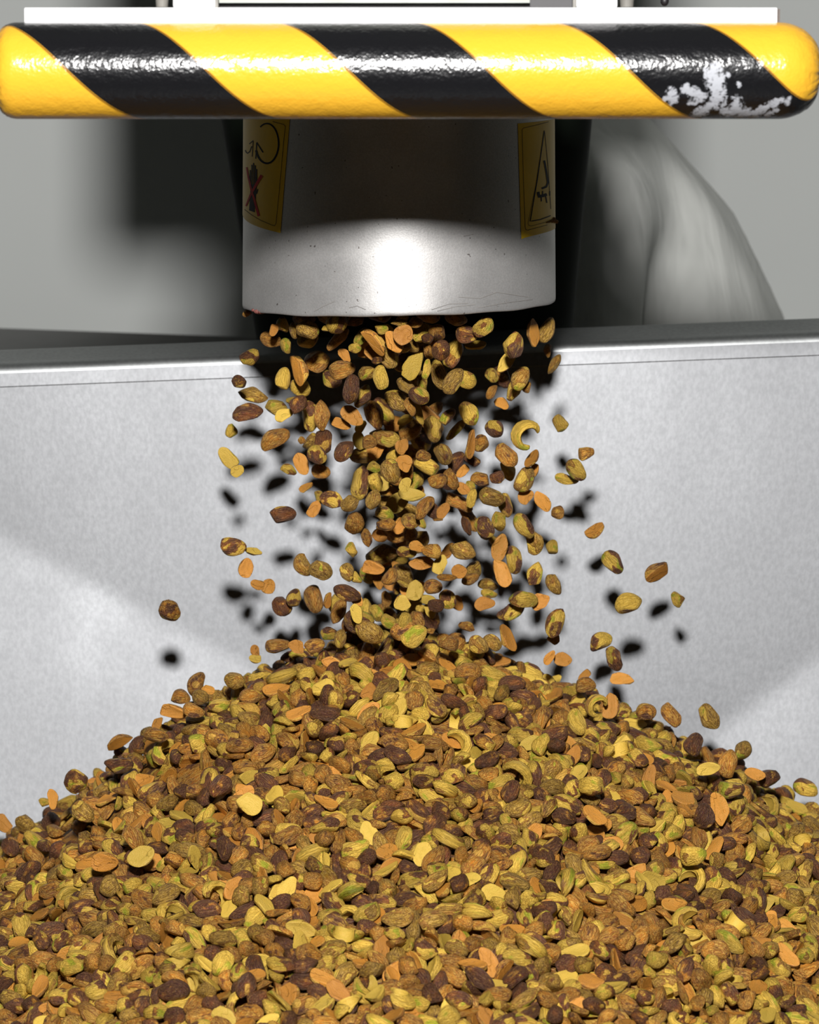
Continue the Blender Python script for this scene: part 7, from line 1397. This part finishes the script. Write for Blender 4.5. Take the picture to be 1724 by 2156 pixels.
def kernel_material():
    g = N('pistachio'); b = g.b
    rest = g.attr('rest')[1]; inner = g.attr('inner')[2]
    tone = g.vmath('ADD', g.attr('tone', 'OBJECT')[1], g.attr('tone_m')[1])
    seed = g.math('ADD', g.attr('seed', 'OBJECT')[2], g.attr('seed_m')[2])
    fl, pu, wa = g.sep(tone)
    off = g.comb(g.math('MULTIPLY', seed, 61.0), g.math('MULTIPLY', seed, 37.0), g.math('MULTIPLY', seed, 83.0))
    v = g.vmath('ADD', rest, off)
    vs = g.vmath('ADD', g.vmath('MULTIPLY', rest, Vector((1.0, 5.0, 5.0))), off)
    big = g.noise(v, 0.62, 1, 0.5, 0.25); big2 = g.noise(g.vmath('ADD', v, Vector((7.3, 1.1, 4.7))), 0.85, 2, 0.5, 0.3)
    mid = g.noise(v, 2.6, 3, 0.6); fin = g.noise(v, 11.0, 3, 0.6); vein = g.noise(vs, 1.25, 3, 0.62, 0.9)
    warmth = g.noise(g.vmath('ADD', v, Vector((1.7, 6.1, 9.2))), 0.8, 2)
    # skin: tan-brown to purple, with pale lengthwise veins
    pm = g.step(g.math('ADD', big2, g.math('MULTIPLY', g.math('SUBTRACT', mid, 0.5), 0.45)), g.math('SUBTRACT', 0.76, g.math('MULTIPLY', pu, 0.52)), g.math('SUBTRACT', 0.92, g.math('MULTIPLY', pu, 0.52)))
    brown = g.mix(g.step(mid, 0.3, 0.7), (0.385, 0.150, 0.024), (0.205, 0.066, 0.018))
    brown = g.mix(g.step(warmth, 0.42, 0.62, 0.0, 0.9), brown, (0.52, 0.190, 0.020))
    olive = g.mix(g.step(mid, 0.32, 0.68), (0.310, 0.172, 0.020), (0.150, 0.072, 0.018))
    brown = g.mix(g.step(g.math('ADD', wa, g.math('SUBTRACT', warmth, 0.5)), 0.05, 0.65), olive, brown)
    purp = g.mix(g.step(fin, 0.3, 0.7), (0.048, 0.016, 0.013), (0.128, 0.043, 0.026))
    purp = g.mix(g.step(warmth, 0.5, 0.72, 0.0, 0.55), purp, (0.27, 0.080, 0.018))
    skin = g.mix(pm, brown, purp)
    ridge = g.step(g.math('ABSOLUTE', g.math('SUBTRACT', vein, 0.5)), 0.006, 0.075, 1.0, 0.0)
    skin = g.mix(g.math('MULTIPLY', ridge, g.math('SUBTRACT', 0.78, g.math('MULTIPLY', pm, 0.62))), skin, (0.52, 0.32, 0.070))
    furrow = g.step(g.math('ABSOLUTE', g.math('SUBTRACT', vein, 0.40)), 0.004, 0.045, 0.6, 0.0)
    skin = g.mix(furrow, skin, (0.06, 0.028, 0.014))
    # where the skin has rubbed off: yellow to green flesh
    grn = g.step(g.noise(g.vmath('ADD', v, Vector((3.1, 8.2, 0.4))), 0.9, 1), 0.55, 0.69)
    flesh = g.mix(grn, g.mix(mid, (0.50, 0.285, 0.030), (0.74, 0.50, 0.090)), (0.35, 0.345, 0.027))
    flesh = g.mix(g.step(wa, 0.35, 1.0), flesh, (0.56, 0.30, 0.055))
    flesh = g.mix(g.step(fin, 0.60, 0.72, 0.0, 0.55), flesh, (0.33, 0.19, 0.035))
    flesh = g.mix(furrow, flesh, (0.27, 0.15, 0.025))
    t = g.math('SUBTRACT', 0.69, g.math('MULTIPLY', fl, 0.42))
    e = g.math('ADD', big, g.math('MULTIPLY', g.math('SUBTRACT', mid, 0.5), 0.16))
    fm = g.step(e, t, g.math('ADD', t, 0.022))
    rimm = g.math('MULTIPLY', g.step(e, g.math('SUBTRACT', t, 0.06), t), g.math('SUBTRACT', 1.0, fm))
    outer = g.mix(g.math('MULTIPLY', rimm, 0.55), skin, (0.25, 0.085, 0.022))
    outer = g.mix(fm, outer, flesh)
    # cut face of a split half: smooth orange-tan or yellow
    face = g.mix(g.step(wa, 0.25, 0.75), (0.58, 0.375, 0.060), (0.50, 0.212, 0.032))
    face = g.mix(g.step(mid, 0.3, 0.75, 0.0, 0.55), face, g.mix(wa, (0.50, 0.36, 0.05), (0.36, 0.14, 0.028)))
    face = g.mix(g.step(fin, 0.68, 0.74, 0.0, 0.6), face, (0.24, 0.10, 0.02))
    c = g.mix(g.step(inner, 0.35, 0.65), outer, face)
    h = g.math('ADD', g.math('MULTIPLY', vein, g.math('SUBTRACT', 1.0, g.math('MULTIPLY', inner, 0.9))), g.math('MULTIPLY', fin, 0.25))
    h = g.math('ADD', h, g.math('MULTIPLY', fm, -0.25))
    c = g.mix(1.0, c, g.vmath('SCALE', (1.0, 1.0, 1.0), scale=g.step(g.math('FRACT', g.math('MULTIPLY', seed, 13.7)), 0.0, 1.0, 0.78, 1.20)), 'MULTIPLY')
    g.bump(h, 1.0, 0.0020)
    return g.out(c, g.step(mid, 0.3, 0.7, 0.38, 0.55), 0.0, 0.32)
nut_mat = kernel_material()
def nut_mesh(name, p, F, rest, inner):
    me = bpy.data.meshes.new(name); me.from_pydata(p.tolist(), [], F); me.update(); me.materials.append(nut_mat)
    me.attributes.new('rest', 'FLOAT_VECTOR', 'POINT').data.foreach_set('vector', rest.astype(np.float32).ravel())
    me.attributes.new('inner', 'FLOAT', 'POINT').data.foreach_set('value', inner.astype(np.float32))
    me.polygons.foreach_set('use_smooth', [True] * len(me.polygons))
    return me
NAME = {'whole': 'pistachio_kernel', 'curl': 'pistachio_kernel', 'half': 'pistachio_half', 'fragment': 'pistachio_fragment'}
NOUN = {'pistachio_kernel': 'kernel', 'pistachio_half': 'split half', 'pistachio_fragment': 'broken piece'}
FINE = [kernel_shape(k, i, 32, 20) for i, k in enumerate(KINDS_OF)]
MESH = [nut_mesh(NAME[k], *FINE[i]) for i, k in enumerate(KINDS_OF)]
EXT = [f[0].max(0) - f[0].min(0) for f in FINE]
OF = {k: [i for i, q in enumerate(KINDS_OF) if q == k] for k in set(KINDS_OF)}
#        look                        flesh purple warm
TONES = {'P': ('dark purple', 0.05, 0.95, 0.7), 'p': ('dark purple', 0.05, 0.95, 0.5), 'B': ('reddish brown', 0.10, 0.38, 0.9), 'O': ('veined olive-brown', 0.22, 0.22, 0.05),
         'Y': ('pale yellow-green', 0.82, 0.30, 0.12), 'M': ('green-and-purple', 0.52, 0.85, 0.35), 'C': ('curled yellow-green', 0.72, 0.4, 0.1),
         'H': ('orange-tan', 0.30, 0.25, 0.85), 'G': ('pale yellow', 0.75, 0.2, 0.10), 'F': ('pale tan', 0.85, 0.1, 0.45), 'f': ('brown', 0.25, 0.35, 0.8)}
KIND_FOR = {'H': 'half', 'G': 'half', 'F': 'fragment', 'f': 'fragment', 'p': 'fragment', 'C': 'curl'}
rng = random.Random(11)
def tone_of(c):
    _, f, p, wv = TONES[c]
    return (min(1, max(0, f + rng.uniform(-0.12, 0.12))), min(1, max(0, p + rng.uniform(-0.12, 0.12))), min(1, max(0, wv + rng.uniform(-0.15, 0.15))))
ITEMS = []       # every kernel built singly: object, class, pixel place, size and tilt in the picture
def add_nut(vi, M, c, place, info):
    o = bpy.data.objects.new(NAME[KINDS_OF[vi]], MESH[vi]); COL.objects.link(o)
    o.matrix_world = M
    o['tone'] = tone_of(c); o['seed'] = rng.random()
    o['category'] = 'pistachio'; o['group'] = 'pistachios falling from the chute' if place == 'air' else 'pistachios on top of the heap'
    ITEMS.append(dict(o=o, c=c, place=place, **info))
    return o
placed = []
sx_, sy_, sc_ = 0.0, 0.0, 1.0
for tok in FALLING.replace('\n', ';').split(';'):
    tok = tok.strip()
    if not tok: continue
    if tok[0] == '@': sx_, sy_, sc_ = map(float, tok[1:].split()); continue
    a = tok.split(); u, v_, L, W, ang = map(float, a[:5]); c = a[5][0]; rest_on = a[5].endswith('!')
    px, py, L, W = sx_ + u / sc_, sy_ + v_ / sc_, 1.14 * L / sc_, 1.16 * W / sc_
    kind = KIND_FOR.get(c, 'whole')
    vi = rng.choice(OF[kind]); ext = EXT[vi]
    fill = sc_ == 1.0
    core = abs(px - 845) < 125
    best = None
    if rest_on:                       # lies on the heap where the line of sight meets it
        gap = lambda y: (lambda q: q.z - float(pile_top(np.array(q.x), np.array(q.y))))(at(px, py, float(y)))
        yy = np.arange(-0.45, 0.09, 0.004); gs = [gap(y) for y in yy]
        hit = next((i for i, t in enumerate(gs) if t < 0.003), int(np.argmin(gs)))
        q = at(px, py, float(yy[hit])); best = (0, q, (q - CAM).dot(FWD) / FOCAL, 0.006)
    for k in range(0 if rest_on else 40):
        y = rng.uniform(0.02, 0.075) if fill else (rng.uniform(-0.065, 0.06) if core else rng.uniform(-0.01, 0.035))
        if py < 745 and not fill:
            y = -math.sqrt(max(0.0, 0.092 ** 2 - at(px, py, 0).x ** 2)) + rng.uniform(0.004, 0.030 + max(0, py - 690) * 0.0010)
        elif py < 840 and core: y = rng.uniform(-0.085, 0.0)
        q = at(px, py, y)
        mm = (q - CAM).dot(FWD) / FOCAL; rad = 0.5 * math.sqrt(L * W) * mm
        if py < 690 and math.hypot(q.x, q.y) > 0.0935: continue
        if q.z - float(pile_top(np.array(q.x), np.array(q.y))) < 0.0075: y = None
        if y is None:
            for yy in np.arange(0.03, -0.30, -0.01):
                q = at(px, py, float(yy)); y = float(yy)
                if q.z - float(pile_top(np.array(q.x), np.array(q.y))) > 0.006: break
        clear = min([(q - p[0]).length - 0.95 * (rad + p[1]) for p in placed], default=1)
        if best is None or clear > best[0]: best = (clear, q, mm, rad)
        if clear > 0: break
    if best is None:
        q = at(px, py, 0.0); best = (0, q, (q - CAM).dot(FWD) / FOCAL, 0.007)
    _, q, mm, rad = best; placed.append((q, rad))
    Lm, Wm = L * mm, W * mm; tau = rng.uniform(-0.2, 0.2)
    if kind == 'whole' and W / L > 0.86: tau = rng.choice((-1, 1)) * 0.85; Lm = Wm * 1.42
    r = math.radians(ang)
    xd = (Vector((1, 0, 0)) * math.cos(r) - UPV * math.sin(r)) * math.cos(tau) + FWD * math.sin(tau)
    zd = (FWD - xd * FWD.dot(xd)).normalized()
    roll = rng.uniform(-math.pi, math.pi) if kind in ('whole', 'fragment') else rng.uniform(-0.5, 0.5)
    if kind == 'half' and W / L < 0.5: roll = rng.choice((-1, 1)) * 0.95
    if kind == 'curl':
        yd0 = FWD; zd = (yd0.cross(xd) * -1).normalized(); roll = 0.35
    zd = Quaternion(xd, roll) @ zd; yd = zd.cross(xd)
    if kind == 'curl': s = (Lm / ext[0],) * 3
    elif kind == 'half':
        k = 0.62 if W / L < 0.5 else 1.0
        s = (min(1.4, max(0.6, Lm / ext[0])), min(1.4, max(0.55, Wm / k / ext[1])), 0); s = (s[0], s[1], (s[0] + s[1]) / 2)
    else:
        s = (min(1.45, max(0.5, Lm / ext[0])), min(1.4, max(0.5, Wm / ext[1])), min(1.4, max(0.5, Wm / ext[2])))
    M = Matrix(((xd.x, yd.x, zd.x, q.x), (xd.y, yd.y, zd.y, q.y), (xd.z, yd.z, zd.z, q.z), (0, 0, 0, 1))) @ Matrix.Diagonal((*s, 1))
    add_nut(vi, M, c, 'heap' if rest_on else 'air', dict(px=px, py=py, L=L, W=W, ang=ang))
# the heap: settled poses, those showing most first
rec = [[int(t) for t in r.split()] for r in HEAP.replace('\n', ' ').split(';') if r.strip()]
LIMIT = {'pistachio_kernel': 295, 'pistachio_half': 290, 'pistachio_fragment': 120}
HEAP_SCALE = 1.10
count = {}
for it in ITEMS: n_ = it['o'].name.split('.')[0]; count[n_] = count.get(n_, 0) + 1
def heap_class(kind):
    r = rng.random()
    if kind == 'whole': return 'P' if r < 0.27 else 'B' if r < 0.49 else 'O' if r < 0.66 else 'M' if r < 0.92 else 'Y'
    if kind == 'half': return 'H' if r < 0.68 else 'G'
    if kind == 'curl': return 'C'
    return 'F' if r < 0.45 else 'f' if r < 0.75 else 'p'
COARSE = [kernel_shape(k, i, 20, 12) for i, k in enumerate(KINDS_OF)]
sV, sF, sR, sI, sT, sS = [], [], [], [], [], []; base = 0
sL, sC = [], []
for r_ in rec:
    vi = r_[0]; p = Vector(r_[1:4]) / 5000; tv = Vector(r_[4:7]) / 30; q = Quaternion(tv.normalized(), tv.length) if tv.length > 1e-6 else Quaternion()
    p.y = min(p.y, back_y(p.x, p.z) - 0.007)
    kind = KINDS_OF[vi]; c = heap_class(kind); nm = NAME[kind]
    if count.get(nm, 0) < LIMIT[nm]:
        px, py = to_px(p)
        if -15 < px < 1739 and 1250 < py < 2165:
            count[nm] = count.get(nm, 0) + 1
            M = Matrix.Translation(p) @ q.to_matrix().to_4x4() @ Matrix.Scale(HEAP_SCALE, 4)
            xd = q @ Vector((1, 0, 0)); ax, ay = xd.x, -xd.dot(UPV)
            L = 2 * math.hypot(ax, ay)
            add_nut(vi, M, c, 'heap', dict(px=px, py=py, L=55 * max(L / 2, 0.6), W=33, ang=math.degrees(math.atan(ay / ax)) if abs(ax) > 1e-4 else 90))
            continue
    P_, F_, R_, I_ = COARSE[vi]
    Rm = np.array(q.to_matrix())
    sV.append(HEAP_SCALE * P_ @ Rm.T + np.array(p)); sR.append(R_); sI.append(I_)
    t = tone_of(c); sT.append(np.tile(t, (len(P_), 1))); sS.append(np.full(len(P_), rng.random()))
    for f in F_:
        sL.append(len(f)); sC.extend([i + base for i in f])
    base += len(P_)
# kernels over the rest of the heap, outside the frame, laid on loosely
def covered(x, y): return abs(x - 0.007) < max(0.285 + 0.13 * min(y, 0), 0.2) + 0.012 and y > -0.36
TINY = [kernel_shape(k, i, 10, 7) for i, k in enumerate(KINDS_OF)]
gx = np.random.RandomState(2)
for x in np.arange(BX0 + 0.012, BX1 - 0.008, 0.0125):
    for y in np.arange(BY0 + 0.012, 0.10, 0.0125):
        x1, y1 = x + gx.uniform(-0.004, 0.004), y + gx.uniform(-0.004, 0.004)
        if covered(x1, y1): continue
        z1 = max(float(pile_top(np.array(x1), np.array(y1))) - 0.019 - (0.02 if y1 < -0.40 else 0) + gx.uniform(0, 0.005), BZ + 0.014)
        y1 = min(y1, back_y(x1, z1) - 0.008)
        vi = int(gx.randint(len(KINDS_OF))); P_, F_, R_, I_ = TINY[vi]
        q = Quaternion(gx.normal(size=4).tolist()).normalized()
        sV.append(HEAP_SCALE * P_ @ np.array(q.to_matrix()).T + np.array((x1, y1, z1))); sR.append(R_); sI.append(I_)
        sT.append(np.tile(tone_of(heap_class(KINDS_OF[vi])), (len(P_), 1))); sS.append(np.full(len(P_), rng.random()))
        for f in F_:
            sL.append(len(f)); sC.extend([i + base for i in f])
        base += len(P_)
# the bulk of the heap below them
nb, mb = 100, 90
xs, ys = np.linspace(BX0 + 0.003, BX1 - 0.003, nb), np.linspace(BY0 + 0.003, 0.10, mb)
def bulk(x, y):
    z = max(float(pile_top(np.array(x), np.array(y))) - 0.026 - (0.02 if y < -0.40 else 0), BZ + 0.01)
    return x, min(y, back_y(x, z) - 0.004), z
G = np.array([bulk(x, y) for x in xs for y in ys])
sV.append(G); sR.append(G * 90); sI.append(np.zeros(len(G))); sT.append(np.tile((0.05, 0.5, 0.6), (len(G), 1))); sS.append(np.zeros(len(G)))
for i in range(nb - 1):
    for j in range(mb - 1):
        a = base + i * mb + j; sL.append(4); sC.extend([a, a + mb, a + mb + 1, a + 1])
V = np.concatenate(sV)
me = bpy.data.meshes.new('pistachio_heap'); me.vertices.add(len(V)); me.vertices.foreach_set('co', V.astype(np.float32).ravel())
sL = np.array(sL, dtype=np.int32); sC = np.array(sC, dtype=np.int32)
me.loops.add(len(sC)); me.loops.foreach_set('vertex_index', sC); me.polygons.add(len(sL))
me.polygons.foreach_set('loop_start', np.concatenate([[0], np.cumsum(sL)[:-1]]).astype(np.int32)); me.update(calc_edges=True)
for nm, kd, key, arr in (('rest', 'FLOAT_VECTOR', 'vector', np.concatenate(sR)), ('inner', 'FLOAT', 'value', np.concatenate(sI)), ('tone_m', 'FLOAT_VECTOR', 'vector', np.concatenate(sT)), ('seed_m', 'FLOAT', 'value', np.concatenate(sS))):
    me.attributes.new(nm, kd, 'POINT').data.foreach_set(key, arr.astype(np.float32).ravel())
heap = tag(link('pistachio_heap', me, nut_mat, smooth=True), 'broad heap of shelled pistachios filling the steel bin under the chute', 'pistachios', kind='stuff')

# ---- labels: look, size and tilt, then where each one is
def tilt_word(it):
    if it['W'] / it['L'] > 0.84 or it['c'] == 'C': return ''
    a = it['ang']
    while a > 90: a -= 180
    while a <= -90: a += 180
    if abs(a) > 66: return 'upright'
    if abs(a) < 24: return 'level'
    return 'down-slanting' if a > 0 else 'up-slanting'
def size_word(it):
    s = it['L'] * it['W']
    return ('large' if s > 1750 else 'small' if s < 850 else '') if it['place'] == 'air' else ''
def zone(it):
    x, y = it['px'], it['py']
    if it['place'] == 'air':
        row = 'under the chute' if y < 735 else 'high up' if y < 880 else 'midway down' if y < 1060 else 'low down' if y < 1250 else 'near the heap'
        side = 'left of the stream' if x < 560 else "stream's left fringe" if x < 710 else "stream's core left" if x < 830 else "stream's core right" if x < 960 else "stream's right fringe" if x < 1110 else 'right of the stream'
        return f'{row}, {side}'
    row = "heap's crest" if y < 1480 else "heap's upper slope" if y < 1640 else "heap's middle slope" if y < 1800 else "heap's lower slope" if y < 1960 else "heap's front"
    side = 'far left' if x < 345 else 'left' if x < 690 else 'centre' if x < 1035 else 'right' if x < 1380 else 'far right'
    return f'{row}, {side}'
def base_look(it): return TONES[it['c']][0] + ' ' + NOUN[it['o'].name.split('.')[0]]
def clean(*w): return ' '.join(' '.join(w).split()).replace(' ,', ',')
def near(it):
    b = None
    for k in ITEMS:
        if k is it or k['place'] != it['place']: continue
        d = math.hypot(k['px'] - it['px'], k['py'] - it['py'])
        if b is None or d < b[0]: b = (d, k)
    k = b[1]; dx, dy = it['px'] - k['px'], it['py'] - k['py']
    rel = ('above' if dy < 0 else 'below') if abs(dy) > abs(dx) else ('left of' if dx < 0 else 'right of')
    return f"{rel} a{'n' if base_look(k)[0] in 'aeiou' else ''} {base_look(k)}"
def dupes():
    d = {}
    for it in ITEMS: d.setdefault(it['label'], []).append(it)
    return [v for v in d.values() if len(v) > 1]
for it in ITEMS: it['label'] = clean(size_word(it), tilt_word(it), base_look(it) + ',', zone(it))
for grp in dupes():
    for it in grp: it['label'] = clean(size_word(it), base_look(it) + ',', zone(it) + ',', near(it))
for grp in dupes():
    for it in grp:
        t = tilt_word(it); t = t or 'rounded'
        it['label'] = clean(t, it['label'])
for grp in dupes():
    if len(grp) <= 3:
        grp.sort(key=lambda i: i['py'])
        for it, w_ in zip(grp, ('higher', 'lower') if len(grp) == 2 else ('highest', 'middle', 'lowest')): it['label'] = w_ + ' ' + it['label']
for it in ITEMS:
    if len(it['label'].split()) > 16: it['label'] = it['label'].replace(tilt_word(it) + ' ', '', 1) if tilt_word(it) else it['label'].replace('rounded ', '', 1).replace('small ', '', 1)
for it in ITEMS: it['o']['label'] = it['label']
for grp in dupes():
    for it in grp: it['o']['group'] = it['o']['group'] + ', alike'
